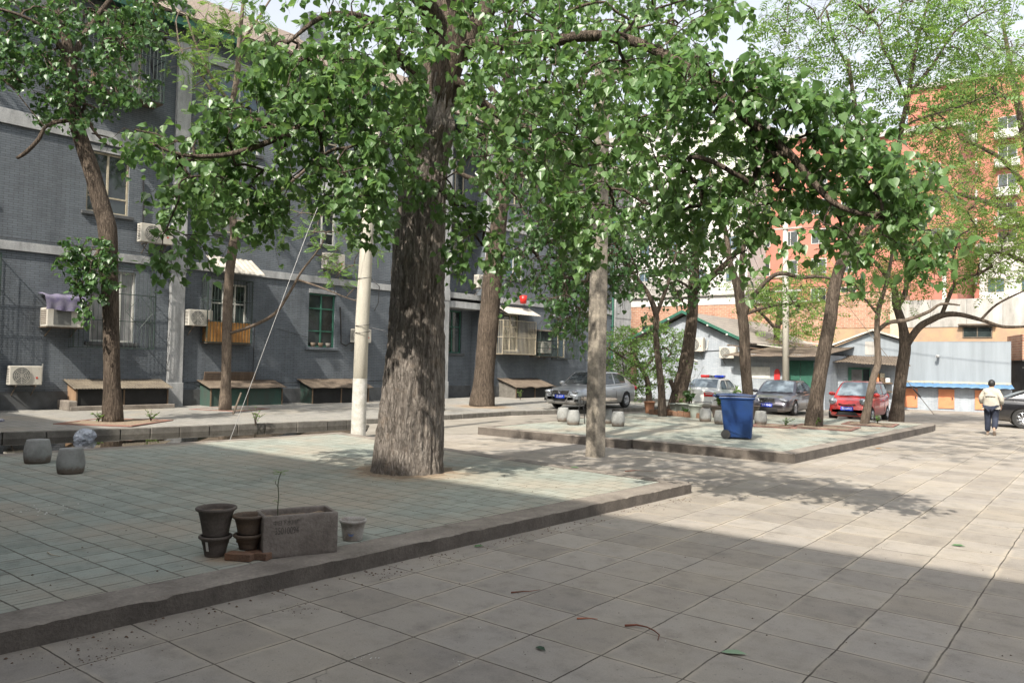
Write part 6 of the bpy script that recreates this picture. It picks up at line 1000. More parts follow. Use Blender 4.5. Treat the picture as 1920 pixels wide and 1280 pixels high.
'broad':([[(-1972,2311,21,460),(-1964,2313,147,397),(-1953,2316,314,397),(-1941,2319,482,387),(-1928,2323,649,345),(-1915,2329,775,293),(-1908,2331,879,272),(-1903,2330,1005,251),(-1892,2321,1148,208),(-1886,2319,1356,156),(-1872,2322,1565,104)],[(-1915,2328,821,188),(-1933,2274,855,145),(-1949,2222,884,123),(-1970,2180,899,92),(-1990,2150,916,61)],[(-1903,2335,859,157),(-1816,2314,895,122),(-1696,2280,922,99),(-1562,2261,861,76),(-1444,2256,751,55)],[(-1928,2324,628,94),(-1798,2262,591,80),(-1652,2200,592,67),(-1523,2148,613,55),(-1407,2139,566,44)],[(-1892,2324,1086,146),(-1735,2292,1152,100),(-1585,2283,1179,68)],[(-1889,2322,1190,146),(-1957,2239,1305,103),(-1979,2166,1411,61)]],[(-1328,1937,401),(-1360,2283,694),(-1566,2094,509),(-1757,2047,871),(-1416,2033,499),(-1583,2188,727),(-1517,1872,872),(-1405,2416,845),(-1393,2196,877),(-1434,2135,996),(-1427,1996,529),(-1174,2043,553),(-1521,2343,757),(-1332,2379,652),(-1409,2149,764),(-1412,1975,872),(-1399,2173,535),(-1303,1896,512),(-1816,2050,919),(-1704,2232,771),(-1348,1933,509),(-1468,2243,964),(-1407,2289,639),(-1512,1939,948),(-1268,2011,600),(-1710,1867,1030),(-1361,2215,839),(-1522,1932,720),(-1475,2243,386),(-1487,2335,716),(-1403,2286,475),(-1597,2279,647),(-1491,1862,814),(-1249,2171,963),(-1503,1892,981),(-1412,1965,1023),(-1600,1873,950),(-1548,1756,911),(-1268,2128,550),(-1207,1985,940),(-1165,2036,456),(-1401,2135,895),(-1466,2198,540),(-1382,2237,683),(-1507,2106,480),(-1639,1971,1077),(-1230,2097,492),(-1456,2120,716),(-1405,2177,381),(-1244,2022,513),(-1559,1927,808),(-1656,2298,916),(-1437,2266,813),(-1320,2302,981),(-1371,2442,836),(-1521,2034,796),(-1476,1752,720),(-1525,1831,763),(-1553,2135,1001),(-1596,2126,910),(-1690,2152,1123),(-1535,2367,1044),(-1282,1941,602),(-1593,2322,1104),(-1445,2307,449),(-1486,1763,816),(-1369,1955,962),(-1487,2413,924),(-1437,2339,680),(-1538,1843,813),(-1689,2016,1068),(-1498,2303,1140),(-1304,2245,800),(-1464,2226,349),(-1417,2028,732),(-1482,1956,874),(-1392,1913,388),(-1259,2036,734),(-1309,2341,614),(-1373,2364,577),(-1344,1955,458),(-1318,1931,866),(-1442,2249,515),(-1481,2386,607),(-1652,2222,575),(-1461,2373,1059),(-1199,2111,775),(-1636,1908,889),(-1531,2029,1003),(-1163,2084,443),(-1623,2312,858),(-1319,2057,580),(-1484,2010,648),(-1625,2159,702),(-1306,2157,490),(-1424,2214,943),(-1487,2339,1138),(-1314,1990,443),(-1383,2114,722),(-1585,2302,380),(-1313,2048,697),(-1563,2254,878),(-1585,2041,748),(-1287,2294,674),(-1634,2277,498),(-1447,2162,531),(-1881,2105,1007),(-1529,2002,961),(-1672,2032,925),(-1342,1862,687),(-1338,2211,450),(-1371,1925,390),(-1623,1963,1066),(-1281,2248,762),(-1602,2252,1008),(-1772,2062,905),(-1338,2184,1042),(-1540,1859,937),(-1269,2007,591),(-1742,2173,1102),(-1503,2399,758),(-1656,2038,945),(-1530,2248,697),(-1531,2168,853),(-1578,2180,1011),(-1601,2335,649),(-1230,2013,762),(-1403,2439,1113),(-1404,2475,594),(-1469,2179,493),(-1712,2070,1057),(-1535,2083,991),(-1736,2149,923),(-1324,2184,731),(-1616,2179,831),(-1364,2330,878),(-1351,2087,454),(-1441,2403,1043),(-1484,2001,844),(-1413,2006,640),(-1355,2128,521),(-1213,2036,1002),(-1489,2099,904),(-1451,2431,610),(-1289,1991,339),(-1415,2482,481),(-1375,2193,775),(-1542,2202,648),(-1567,1946,834),(-1563,2354,1039),(-1463,2055,492),(-1607,2318,1094),(-1304,1906,663),(-1667,2048,828),(-1475,2275,696),(-1480,2193,1044),(-1375,2419,852),(-1518,2064,717),(-1618,2113,925),(-1360,2019,998),(-1225,2148,832),(-1593,2315,841),(-1607,1948,932),(-1172,1998,944),(-1550,1781,778),(-1298,2338,769),(-1811,2105,1008),(-1661,2165,858),(-1188,2128,760),(-1593,2158,863),(-1352,2444,753),(-1640,2178,778),(-1318,2375,497),(-1241,2208,651),(-1727,2229,1173),(-1404,2282,561),(-1604,2217,1066),(-1460,2117,440),(-1580,2182,719),(-1459,2301,854),(-1528,2008,790),(-1455,2134,1064),(-1440,2477,676),(-1257,2004,703),(-1384,2164,910),(-1482,2084,789),(-1555,2336,313),(-1399,2028,478),(-1490,2281,824),(-1654,2310,607),(-1734,2156,1149),(-1585,2249,592),(-1437,2466,839),(-1308,2173,786),(-1401,2023,553),(-1457,1919,651),(-1465,2204,742),(-1595,1892,1047),(-1468,2125,941),(-1658,2116,904),(-1524,2347,685),(-1560,2314,807),(-1163,2007,566),(-1342,1957,401),(-1254,2096,803),(-1632,1803,950),(-1607,1901,828),(-1475,2214,823),(-1691,1972,1056),(-1249,1954,901),(-1538,2334,1108),(-1372,2109,941),(-1330,2318,494),(-1499,2190,690),(-1601,2232,805),(-1650,2084,776),(-1430,1931,724),(-1355,2175,990),(-1325,2024,866),(-1721,2174,869),(-1280,2188,448),(-1500,2044,914),(-1657,2187,978),(-1556,2200,454),(-1300,2058,838),(-1277,2258,511),(-1578,2045,1027),(-1478,2044,444),(-1548,2263,759),(-1319,2060,418),(-1516,2127,655),(-1632,2213,1011),(-1497,2376,622),(-1502,1813,988),(-1356,1853,655),(-1349,1908,819),(-1672,1866,938),(-1189,2023,769),(-1414,2144,478),(-1363,2332,1006),(-1325,2225,739),(-1510,1854,998),(-1746,2213,859),(-1281,1976,691),(-1707,2223,910),(-1377,2366,1078),(-1549,2268,903),(-1335,2341,811),(-1240,1957,523),(-1309,2025,457),(-1705,1937,1030),(-1285,2027,705),(-1646,2221,627),(-1491,2303,591),(-1432,2362,613),(-1311,1988,950),(-1556,2335,899),(-1515,2382,672),(-1382,1966,996),(-1462,2199,1014),(-1675,2164,810),(-1311,2200,485),(-1169,2051,565),(-1190,2046,980),(-1491,2255,966),(-1439,2354,743),(-1165,2060,501),(-1543,2007,939),(-1465,2190,656),(-1748,2144,861),(-1328,1868,680),(-1498,2042,841),(-1830,2036,1068),(-1312,2093,899),(-1484,2105,481),(-1890,2104,1120),(-1569,2094,646),(-1631,1881,791),(-1433,2277,471),(-1248,2165,923),(-1621,2223,692),(-1458,2387,932),(-1269,2181,454),(-1611,2208,639),(-1591,1854,906),(-1525,2265,803),(-1340,1923,505),(-1461,1862,999),(-1349,2256,994),(-1314,2102,838),(-1354,1925,388),(-1327,2287,558),(-1507,2006,763),(-1266,1987,367),(-1378,1829,826),(-1632,1815,1026),(-1238,2124,472),(-1608,2138,772),(-1468,2049,881),(-1241,1975,635),(-1644,2005,775),(-1437,2068,638),(-1376,2063,370),(-1845,2063,974),(-1410,2082,473),(-1353,1971,341),(-1373,2380,746),(-1512,1901,893),(-1505,2371,544),(-1635,2176,1083),(-1483,2359,760),(-1481,2433,707),(-1416,2058,849),(-1575,2338,1102),(-1605,1837,865),(-1692,2209,731),(-1387,2062,856),(-1306,2155,726),(-1469,2194,1078),(-1377,2109,979),(-1327,2231,881),(-1685,2225,861),(-1528,1964,692),(-1364,2310,816),(-1475,2131,816),(-1368,2269,644),(-1364,2055,550),(-1312,2105,646),(-1700,2183,621),(-1614,2148,476),(-1609,2131,612),(-1660,2084,469),(-1601,2039,577),(-1611,2143,506),(-1637,2007,578),(-1680,2123,506),(-1644,2030,536),(-1616,2033,554),(-1650,2188,560),(-1676,2148,579),(-1626,2145,589),(-1613,2114,487),(-1669,2083,442),(-1636,2122,560),(-1700,2105,610),(-1702,2193,519),(-1409,2061,384),(-1379,2092,291),(-1368,2024,337),(-1377,2090,371),(-1415,2042,365),(-1382,1999,308),(-1397,2005,393),(-1380,2087,334),(-1422,2026,350),(-1378,2050,289),(-1397,2034,332),(-1373,2044,310),(-1297,2059,575),(-1369,1968,589),(-1313,2133,542),(-1293,2053,677),(-1336,2238,562),(-1275,2127,577),(-1401,2061,459),(-1414,2168,589),(-1379,2097,682),(-1300,2215,646),(-1429,1993,472),(-1311,2023,449),(-1463,2030,612),(-1277,2053,640),(-1449,2007,500),(-1303,2114,473),(-1330,2059,495),(-1393,2189,686),(-1393,2122,414),(-1355,2153,469),(-1401,2000,639),(-1361,2028,655),(-1329,2117,628),(-1508,2070,720),(-1274,2177,596),(-1530,2060,586),(-1343,2223,455),(-1493,2008,498),(-1391,2007,472),(-1312,2125,570),(-1491,2043,672),(-1408,2030,524),(-1482,2067,667),(-1259,2107,654),(-1513,2050,534),(-1325,2112,440),(-1378,2021,672),(-1329,2224,636),(-1347,2038,525),(-1467,2064,685),(-1344,2046,615),(-1312,2106,411),(-1375,2039,517),(-1310,2024,523),(-1311,2209,523),(-1426,2125,485),(-1229,2109,683),(-1366,2067,594),(-1392,2025,419),(-1313,2083,522),(-1319,2100,484),(-1297,2029,694),(-1491,1975,634),(-1384,2143,399),(-1497,2101,467),(-1497,2059,590),(-1368,2009,555),(-1397,1968,694),(-1256,2148,567),(-1296,2200,451),(-1437,1958,613),(-1368,1964,690),(-1380,2093,705),(-1458,2083,504),(-1457,1941,519),(-1477,2128,590),(-1304,2148,544),(-1427,2096,455),(-1218,2105,598),(-1318,2024,569),(-1947,2120,1566),(-2013,2200,1471),(-1906,2026,1484),(-1677,2382,1336),(-1754,2281,1515),(-1711,2264,1214),(-1634,2291,1331),(-1716,2300,1354),(-1427,2456,1509),(-1454,2480,1280),(-1755,2145,1540),(-1646,2135,1388),(-1574,2097,1293),(-1688,1962,1417),(-1759,2268,1390),(-1916,2073,1617),(-1452,2412,1309),(-1851,2214,1617),(-1435,2194,1373),(-1881,2278,1364),(-1699,2184,1207),(-1858,2053,1482),(-1817,2412,1742),(-1529,2083,1413),(-1709,2385,1247),(-1543,2481,1271),(-1559,2179,1389),(-1958,2155,1263),(-1901,2322,1503),(-1776,2021,1291),(-1592,2620,1361),(-1687,2145,1368),(-1903,2391,1278),(-1428,2462,1224),(-1581,2304,1209),(-1852,2245,1517),(-1970,2284,1693),(-1735,2341,1332),(-1600,2092,1322),(-1675,2106,1282),(-1906,2269,1282),(-1945,2264,1484),(-1522,2372,1540),(-1563,2186,1578),(-1545,2339,1325),(-1602,2228,1366),(-1984,2199,1344),(-1814,2368,1346),(-1714,2535,1357),(-1900,2066,1188),(-1432,2209,1225),(-1705,2382,1664),(-1694,2107,1416),(-1471,2304,1308),(-1642,2477,1636),(-1679,2395,1218),(-1880,2310,1328),(-1740,2343,1507),(-1883,2271,1693),(-1543,2521,1579)]),
'slim':([[(-1239,2406,14,137),(-1242,2401,111,128),(-1249,2392,202,110),(-1256,2383,293,101),(-1256,2380,366,101),(-1278,2361,439,73),(-1313,2330,501,55),(-1342,2305,565,37)],[(-1255,2381,366,73),(-1226,2389,448,64),(-1201,2392,529,45),(-1178,2394,637,36)]],[(-1219,2427,511),(-1336,2332,504),(-1152,2423,544),(-1165,2411,516),(-1210,2336,629),(-1206,2482,568),(-1312,2269,547),(-1192,2401,523),(-1271,2293,613),(-1194,2331,587),(-1340,2419,572),(-1159,2443,494),(-1285,2371,635),(-1331,2381,511),(-1378,2302,623),(-1239,2493,657),(-1178,2443,586),(-1279,2369,566),(-1339,2261,548),(-1224,2399,543),(-1272,2471,582),(-1245,2358,496),(-1271,2302,581),(-1185,2382,453),(-1224,2314,550),(-1147,2369,601),(-1189,2328,650),(-1307,2403,432),(-1296,2295,611),(-1272,2405,472),(-1322,2357,465),(-1216,2345,470),(-1331,2323,478),(-1353,2385,569),(-1213,2445,584),(-1274,2271,518),(-1253,2361,627),(-1241,2336,581),(-1382,2312,576),(-1295,2368,528),(-1233,2449,480),(-1340,2255,524),(-1277,2443,541),(-1325,2296,519),(-1263,2363,347),(-1254,2371,320),(-1243,2380,297),(-1257,2366,383),(-1278,2363,365),(-1249,2377,265)]),
'leaning':([[(-1312,2667,41,400),(-1306,2670,95,300),(-1288,2680,185,270),(-1277,2685,285,230),(-1268,2689,386,200),(-1265,2688,486,190),(-1260,2689,566,170),(-1265,2681,686,120),(-1273,2670,805,80)],[(-1266,2687,476,150),(-1205,2696,520,129),(-1146,2702,570,108),(-1089,2707,631,87),(-1032,2711,708,67),(-980,2723,820,48)],[(-1315,2663,75,120),(-1320,2645,115,90),(-1329,2637,140,80)]],[(-1001,2716,771),(-1280,2686,729),(-1273,2431,494),(-1494,2587,839),(-1110,2847,777),(-1205,2725,789),(-1303,2712,849),(-1109,2694,775),(-1103,2633,705),(-1393,2493,767),(-1320,2409,765),(-1053,2932,748),(-1182,2826,889),(-1167,2554,633),(-1228,2661,536),(-1063,2855,851),(-1334,2677,689),(-1376,2656,734),(-1087,2549,637),(-1065,2655,685),(-1443,2665,716),(-1252,2442,578),(-1013,2670,675),(-1370,2462,632),(-1195,2595,830),(-1227,2677,499),(-1316,2398,571),(-1172,2584,793),(-1089,2777,689),(-1317,2645,511),(-1327,2428,644),(-1255,2711,594),(-1286,2561,860),(-1180,2733,538),(-1408,2574,776),(-1053,2637,719),(-1144,2692,841),(-1162,2737,601),(-1093,2540,837),(-1258,2582,787),(-1308,2474,528),(-1230,2513,850),(-1308,2743,493),(-1214,2733,663),(-1331,2745,642),(-1362,2689,594),(-994,2732,862),(-1423,2670,756),(-1252,2444,517),(-1282,2451,840),(-1318,2458,829),(-1244,2433,618),(-1154,2872,827),(-1110,2538,572),(-1350,2392,595),(-990,2762,798),(-1188,2752,787),(-1345,2631,703),(-1030,2652,806),(-1177,2803,569),(-1260,2408,629),(-1247,2524,596),(-1202,2545,557),(-1441,2521,847),(-1273,2621,757),(-1117,2879,795),(-1077,2785,811),(-1266,2400,758),(-1038,2720,710),(-1104,2663,636),(-1404,2575,848),(-1162,2527,742),(-1201,2514,496),(-1208,2684,513),(-1324,2680,462),(-1270,2739,698),(-1164,2692,635),(-1340,2437,786),(-1198,2547,632),(-1310,2724,556),(-1345,2650,856),(-1167,2678,811),(-1032,2682,868),(-995,2713,753),(-1322,2396,707),(-1276,2756,895),(-1292,2433,737),(-1147,2591,545),(-1241,2570,673),(-1138,2784,605),(-1169,2584,663),(-1257,2581,426),(-1248,2583,583),(-1092,2860,707),(-1212,2534,437),(-1424,2480,725),(-1479,2601,681),(-998,2621,638),(-1393,2535,630),(-1277,2577,508),(-1073,2573,685),(-1100,2596,732),(-1157,2557,772),(-1298,2471,677),(-1135,2692,869),(-1185,2484,712),(-1345,2422,583),(-1210,2650,566),(-1175,2486,760),(-1276,2743,505),(-1380,2625,664),(-1387,2636,560),(-1338,2678,611),(-1205,2551,640),(-1321,2697,481),(-1193,2672,620),(-1253,2734,504),(-1320,2578,651),(-1227,2747,558),(-1394,2625,585),(-1301,2673,504),(-1319,2629,530),(-1331,2648,580),(-1322,2590,529),(-1210,2653,650),(-1362,2601,497),(-1193,2569,609),(-1264,2605,545),(-1313,2513,610),(-1219,2588,558),(-1371,2631,538),(-1179,2624,667),(-1365,2510,657),(-1259,2591,671),(-1373,2552,638),(-1269,2558,660),(-1249,2580,621),(-1246,2670,718),(-1414,2570,713),(-1372,2574,601),(-1267,2663,643),(-1191,2652,586),(-1265,2672,480),(-1235,2763,513),(-1337,2520,676),(-1375,2660,468),(-1177,2561,681),(-1300,2594,480),(-1275,2496,607),(-1342,2684,462),(-1336,2486,685),(-1190,2570,654),(-1249,2614,667),(-1325,2582,696),(-1227,2576,542),(-1363,2521,611),(-1317,2513,703),(-1257,2677,501),(-1283,2583,632),(-1290,2587,710)]),
'fork':([[(-989,2541,2,215),(-990,2536,101,179),(-997,2527,208,179),(-1000,2521,315,170),(-1007,2512,387,161),(-1021,2498,476,126),(-1038,2482,547,99),(-1047,2472,637,81),(-1071,2450,744,54),(-1092,2429,850,36)],[(-1009,2511,405,126),(-1014,2529,497,108),(-1020,2547,572,91),(-1012,2562,665,73),(-1002,2579,796,55),(-987,2586,906,37)],[(-999,2520,366,90),(-972,2514,422,80),(-923,2525,483,71),(-881,2532,504,70),(-826,2550,489,61),(-779,2562,491,52),(-733,2573,483,34)],[(-993,2524,373,63),(-944,2537,391,53),(-884,2571,405,35),(-839,2594,397,26)]],[(-1101,2441,809),(-1048,2432,952),(-992,2541,912),(-1052,2609,787),(-981,2597,706),(-987,2668,844),(-1080,2556,814),(-1186,2514,1001),(-1049,2374,813),(-934,2689,834),(-1100,2514,791),(-979,2489,774),(-1148,2558,777),(-964,2689,931),(-1040,2543,796),(-1021,2638,701),(-1029,2404,731),(-1024,2657,914),(-1014,2657,881),(-1072,2619,979),(-1044,2621,972),(-1058,2426,918),(-1133,2418,912),(-1009,2416,705),(-1078,2555,871),(-1106,2518,881),(-1137,2558,1003),(-891,2547,865),(-1052,2571,931),(-908,2573,738),(-960,2632,860),(-1033,2530,695),(-1037,2622,833),(-999,2433,836),(-1007,2524,661),(-975,2430,843),(-941,2433,932),(-1134,2488,785),(-921,2497,914),(-985,2497,714),(-1013,2644,801),(-948,2585,759),(-931,2642,791),(-928,2703,938),(-1065,2497,923),(-1140,2467,888),(-921,2446,444),(-792,2667,526),(-890,2462,412),(-967,2531,492),(-808,2637,499),(-786,2685,431),(-815,2530,427),(-868,2556,373),(-824,2556,463),(-893,2482,446),(-871,2556,439),(-757,2623,463),(-864,2509,532),(-838,2575,523),(-852,2571,408),(-867,2525,466)]),
'tall':([[(-733,2399,10,241),(-724,2402,115,209),(-710,2409,227,201),(-693,2418,340,185),(-685,2422,421,177),(-669,2431,501,169),(-651,2444,550,145),(-638,2452,615,112),(-623,2461,695,104),(-615,2464,792,96),(-625,2451,920,80),(-638,2438,1016,64),(-650,2424,1128,40)],[(-659,2439,518,121),(-610,2462,598,112),(-564,2483,669,96),(-530,2492,802,79),(-515,2488,910,71),(-497,2486,1002,71),(-486,2491,1097,63),(-474,2498,1176,47),(-451,2512,1278,31),(-433,2523,1381,24)],[(-497,2486,1005,55),(-433,2495,1086,47),(-381,2508,1172,31),(-306,2540,1226,23)],[(-503,2495,990,47),(-535,2452,1095,39),(-556,2434,1142,31),(-565,2425,1204,24)],[(-635,2442,968,48),(-653,2436,1100,40),(-685,2408,1180,32),(-707,2399,1281,24)],[(-530,2489,897,40),(-474,2494,929,31),(-369,2525,957,23),(-293,2546,986,15)]],[(-707,2476,1104),(-540,2533,1080),(-642,2439,1122),(-294,2724,1077),(-568,2518,1160),(-475,2425,1199),(-652,2286,1138),(-740,2478,1327),(-386,2455,1133),(-550,2291,1087),(-331,2769,1288),(-422,2599,951),(-613,2318,1181),(-773,2222,1172),(-525,2365,1077),(-443,2631,1274),(-635,2269,1236),(-713,2266,1241),(-258,2657,1166),(-375,2452,1243),(-310,2538,1156),(-405,2475,1104),(-821,2333,1186),(-461,2430,1025),(-269,2792,1371),(-510,2611,1333),(-324,2515,1169),(-510,2337,970),(-418,2521,1261),(-554,2604,1253),(-303,2668,1034),(-458,2525,1186),(-516,2472,1146),(-395,2524,956),(-808,2257,1226),(-407,2729,1069),(-358,2457,1151),(-585,2566,1234),(-311,2751,1141),(-407,2558,1108),(-275,2712,1011),(-376,2541,1083),(-339,2768,1311),(-506,2442,1107),(-273,2684,1127),(-824,2277,1151),(-479,2681,1372),(-465,2515,1237),(-588,2394,1236),(-258,2661,1098),(-556,2540,1297),(-638,2461,1299),(-756,2378,1125),(-269,2570,939),(-792,2429,1179),(-588,2556,1266),(-307,2828,1302),(-491,2429,968),(-337,2808,1155),(-430,2672,1302),(-756,2278,1218),(-337,2575,1006),(-503,2517,1202),(-350,2726,1023),(-402,2628,1008),(-275,2585,1124),(-664,2412,1038),(-339,2759,1102),(-687,2415,1064),(-664,2423,1236),(-249,2731,1035),(-559,2615,1154),(-254,2593,1118),(-366,2660,961),(-805,2377,1133),(-425,2443,1096),(-436,2518,1150),(-596,2299,1165),(-453,2518,1106),(-521,2538,1065),(-412,2667,1214),(-475,2389,1174),(-498,2671,1021),(-360,2652,1000),(-735,2444,1243),(-691,2371,1127),(-359,2491,1248),(-382,2731,1129),(-417,2659,1325),(-440,2702,1372),(-528,2601,1347),(-609,2512,1053),(-798,2432,1258),(-802,2324,1284),(-272,2766,1338),(-384,2430,909),(-583,2328,1153),(-362,2655,1305),(-821,2419,1300),(-529,2536,1300),(-431,2520,1075),(-285,2587,985),(-611,2376,1064),(-552,2336,1221),(-281,2715,1025),(-350,2524,1210),(-631,2540,1119),(-500,2494,1084),(-498,2400,1211),(-497,2506,1160),(-305,2745,1167),(-790,2162,1196),(-652,2533,1314),(-635,2244,1144),(-473,2503,1054),(-329,2512,1103),(-564,2428,1047),(-592,2545,1190),(-342,2685,1259),(-382,2742,1230),(-731,2157,1097),(-330,2640,963),(-375,2686,1139),(-328,2505,1014),(-445,2447,1213),(-425,2514,1257),(-504,2681,1066),(-457,2609,985),(-727,2443,1119),(-773,2458,1214),(-583,2474,1111),(-302,2629,1031),(-452,2382,1148),(-251,2579,1208),(-610,2291,1095),(-534,2526,1232),(-816,2378,1154),(-799,2113,1182),(-769,2373,1144),(-460,2371,1238),(-289,2510,1152),(-390,2695,1037),(-356,2696,1201),(-384,2669,1167),(-304,2753,1101),(-403,2649,1179),(-624,2288,1152),(-449,2656,1210),(-456,2596,1165),(-422,2457,1155),(-430,2401,1043),(-717,2188,1094),(-520,2415,1138),(-375,2454,981),(-697,2284,1207),(-689,2264,1223),(-395,2675,1350),(-437,2378,1156),(-319,2556,1243),(-766,2226,1239),(-859,2344,1239),(-736,2442,1150),(-295,2530,964),(-272,2734,1110),(-407,2469,1002),(-309,2522,1056),(-672,2372,1146),(-391,2472,1134),(-376,2460,931),(-613,2485,1119),(-281,2741,1069),(-321,2816,1173),(-447,2496,1009),(-526,2433,1235),(-577,2327,983),(-741,2298,1331),(-273,2651,1478),(-304,2601,1302),(-493,2326,1323),(-860,2340,1481),(-752,2315,1423),(-392,2515,1317),(-668,2463,1524),(-598,2314,1373),(-529,2409,1424),(-762,2137,1224),(-560,2366,1296),(-629,2445,1299),(-593,2520,1479),(-252,2813,1492),(-587,2260,1307),(-687,2242,1381),(-644,2314,1275),(-505,2634,1504),(-544,2565,1395),(-395,2606,1394),(-651,2277,1404),(-201,2563,1293),(-420,2637,1340),(-328,2734,1459),(-686,2477,1393),(-343,2497,1285),(-441,2595,1504),(-775,2198,1400),(-530,2631,1387),(-753,2418,1515),(-382,2538,1438),(-709,2255,1347),(-230,2840,1462),(-227,2665,1310),(-439,2490,1294),(-754,2231,1275),(-372,2450,1362),(-406,2464,1385),(-588,2564,1429),(-469,2525,827),(-491,2467,942),(-504,2546,626),(-437,2529,911),(-626,2477,674),(-438,2501,765),(-532,2403,767),(-602,2355,738),(-658,2498,942),(-488,2406,813),(-617,2535,889),(-636,2396,950),(-565,2453,653),(-596,2499,741),(-685,2447,966),(-406,2513,673),(-492,2605,940),(-436,2623,831),(-480,2497,749),(-474,2521,949),(-664,2423,978),(-574,2567,951),(-592,2442,784),(-445,2515,635),(-423,2695,654),(-551,2531,875),(-390,2576,884),(-472,2623,905),(-542,2493,952),(-573,2523,615),(-439,2604,863),(-669,2487,886),(-599,2431,642),(-467,2668,735),(-538,2556,779),(-627,2488,1009),(-484,2608,714),(-494,2414,634),(-639,2450,786),(-583,2542,1004),(-615,2452,719),(-605,2477,970),(-596,2423,612),(-419,2638,873),(-489,2500,886),(-415,2573,903),(-621,2540,955),(-410,2665,834),(-628,2443,699),(-575,2469,630),(-537,2426,618),(-499,2424,702),(-480,2488,854),(-527,2401,949),(-617,2425,933),(-536,2386,694),(-495,2528,675),(-659,2336,989),(-436,2680,809),(-550,2400,805)]),
'spreading':([[(-657,3122,12,246),(-649,3125,104,216),(-639,3130,203,206),(-631,3133,282,206),(-638,3124,360,147),(-657,3107,438,138),(-662,3101,497,108),(-688,3078,545,79),(-719,3052,593,59),(-749,3027,632,39)],[(-652,3111,428,98),(-627,3116,487,88),(-622,3104,574,78),(-625,3098,671,68),(-619,3085,805,49)],[(-628,3135,286,138),(-586,3128,350,126),(-547,3132,378,116),(-507,3150,398,106),(-460,3174,399,86),(-397,3199,380,67),(-335,3224,357,57),(-266,3253,358,38)],[(-517,3155,395,77),(-495,3157,456,67),(-472,3161,509,58),(-412,3182,541,48),(-366,3204,569,38)],[(-475,3159,504,48),(-481,3151,590,38),(-460,3164,686,29)],[(-397,3199,383,48),(-350,3209,436,38),(-274,3242,483,28)]],[(-355,3206,545),(-659,2992,638),(-494,3281,555),(-721,2938,654),(-353,3325,621),(-397,3195,607),(-441,3334,587),(-557,3146,524),(-500,3034,513),(-657,3114,609),(-660,2909,525),(-621,3113,612),(-543,3171,530),(-591,3046,590),(-372,3159,633),(-401,3157,556),(-601,3200,526),(-600,2941,489),(-394,3137,577),(-604,3012,567),(-710,2957,563),(-421,3078,530),(-393,3096,527),(-684,3108,557),(-663,3003,579),(-434,3149,617),(-594,3009,545),(-538,3073,659),(-572,3036,678),(-610,3062,634),(-364,3201,524),(-726,3074,697),(-357,3169,613),(-739,3034,624),(-540,3242,581),(-602,2943,637),(-546,3225,622),(-536,3018,672),(-430,3158,652),(-563,3038,605),(-449,3078,649),(-525,3112,662),(-449,3101,603),(-507,3176,601),(-469,3114,573),(-554,3129,645),(-574,3220,590),(-699,3061,696),(-548,3162,597),(-584,2967,498),(-425,3217,612),(-609,2938,619),(-638,3036,696),(-393,3236,557),(-735,3093,611),(-391,3337,588),(-665,2911,553),(-541,3204,697),(-633,2967,568),(-691,2982,611),(-675,2872,625),(-600,3034,693),(-430,3329,530),(-436,3143,596),(-359,3330,546),(-635,2942,666),(-577,3166,713),(-570,3022,636),(-626,3138,691),(-491,3289,552),(-314,3207,723),(-376,3179,586),(-302,3284,599),(-260,3314,725),(-261,3140,756),(-274,3388,704),(-308,3091,760),(-245,3155,766),(-337,3217,628),(-314,3341,780),(-441,3188,774),(-305,3280,639),(-370,3037,678),(-351,3123,810),(-385,3244,845),(-242,3269,767),(-350,3335,755),(-252,3109,540),(-319,3211,613),(-350,3074,610),(-358,3286,820),(-285,3322,749),(-301,3150,524),(-407,3250,620),(-382,3106,766),(-276,3204,648),(-347,3299,668),(-412,3198,717),(-328,3080,570),(-307,3099,625),(-269,3214,843),(-396,3025,650),(-241,3413,764),(-296,3317,723),(-248,3300,867),(-253,3274,743),(-386,3027,731),(-289,3115,799),(-227,3148,635),(-263,3288,617),(-231,3161,673),(-359,3280,695),(-404,3078,779),(-327,3272,688),(-294,3234,856),(-251,3342,558)]),
'thin':([[(-652,2654,12,128),(-643,2659,79,120),(-629,2666,165,111),(-617,2674,216,103),(-619,2670,285,94),(-619,2668,353,86),(-612,2672,405,68),(-596,2682,473,60),(-582,2689,559,43),(-572,2695,645,34)],[(-617,2670,319,68),(-587,2668,344,68),(-536,2682,353,67),(-479,2701,378,50),(-443,2703,402,41),(-394,2716,398,25)],[(-617,2668,370,43),(-652,2639,421,34),(-692,2606,445,26)]],[(-690,2532,450),(-607,2620,505),(-569,2719,482),(-558,2778,433),(-550,2804,485),(-731,2648,493),(-624,2735,444),(-652,2693,488),(-645,2715,450),(-677,2638,468),(-584,2793,418),(-546,2703,497),(-621,2614,393),(-597,2651,407),(-586,2629,456),(-593,2753,499),(-605,2765,432),(-669,2528,426),(-678,2684,439),(-663,2571,488),(-689,2582,472),(-587,2602,475),(-540,2694,659),(-567,2671,692),(-594,2653,624)]),
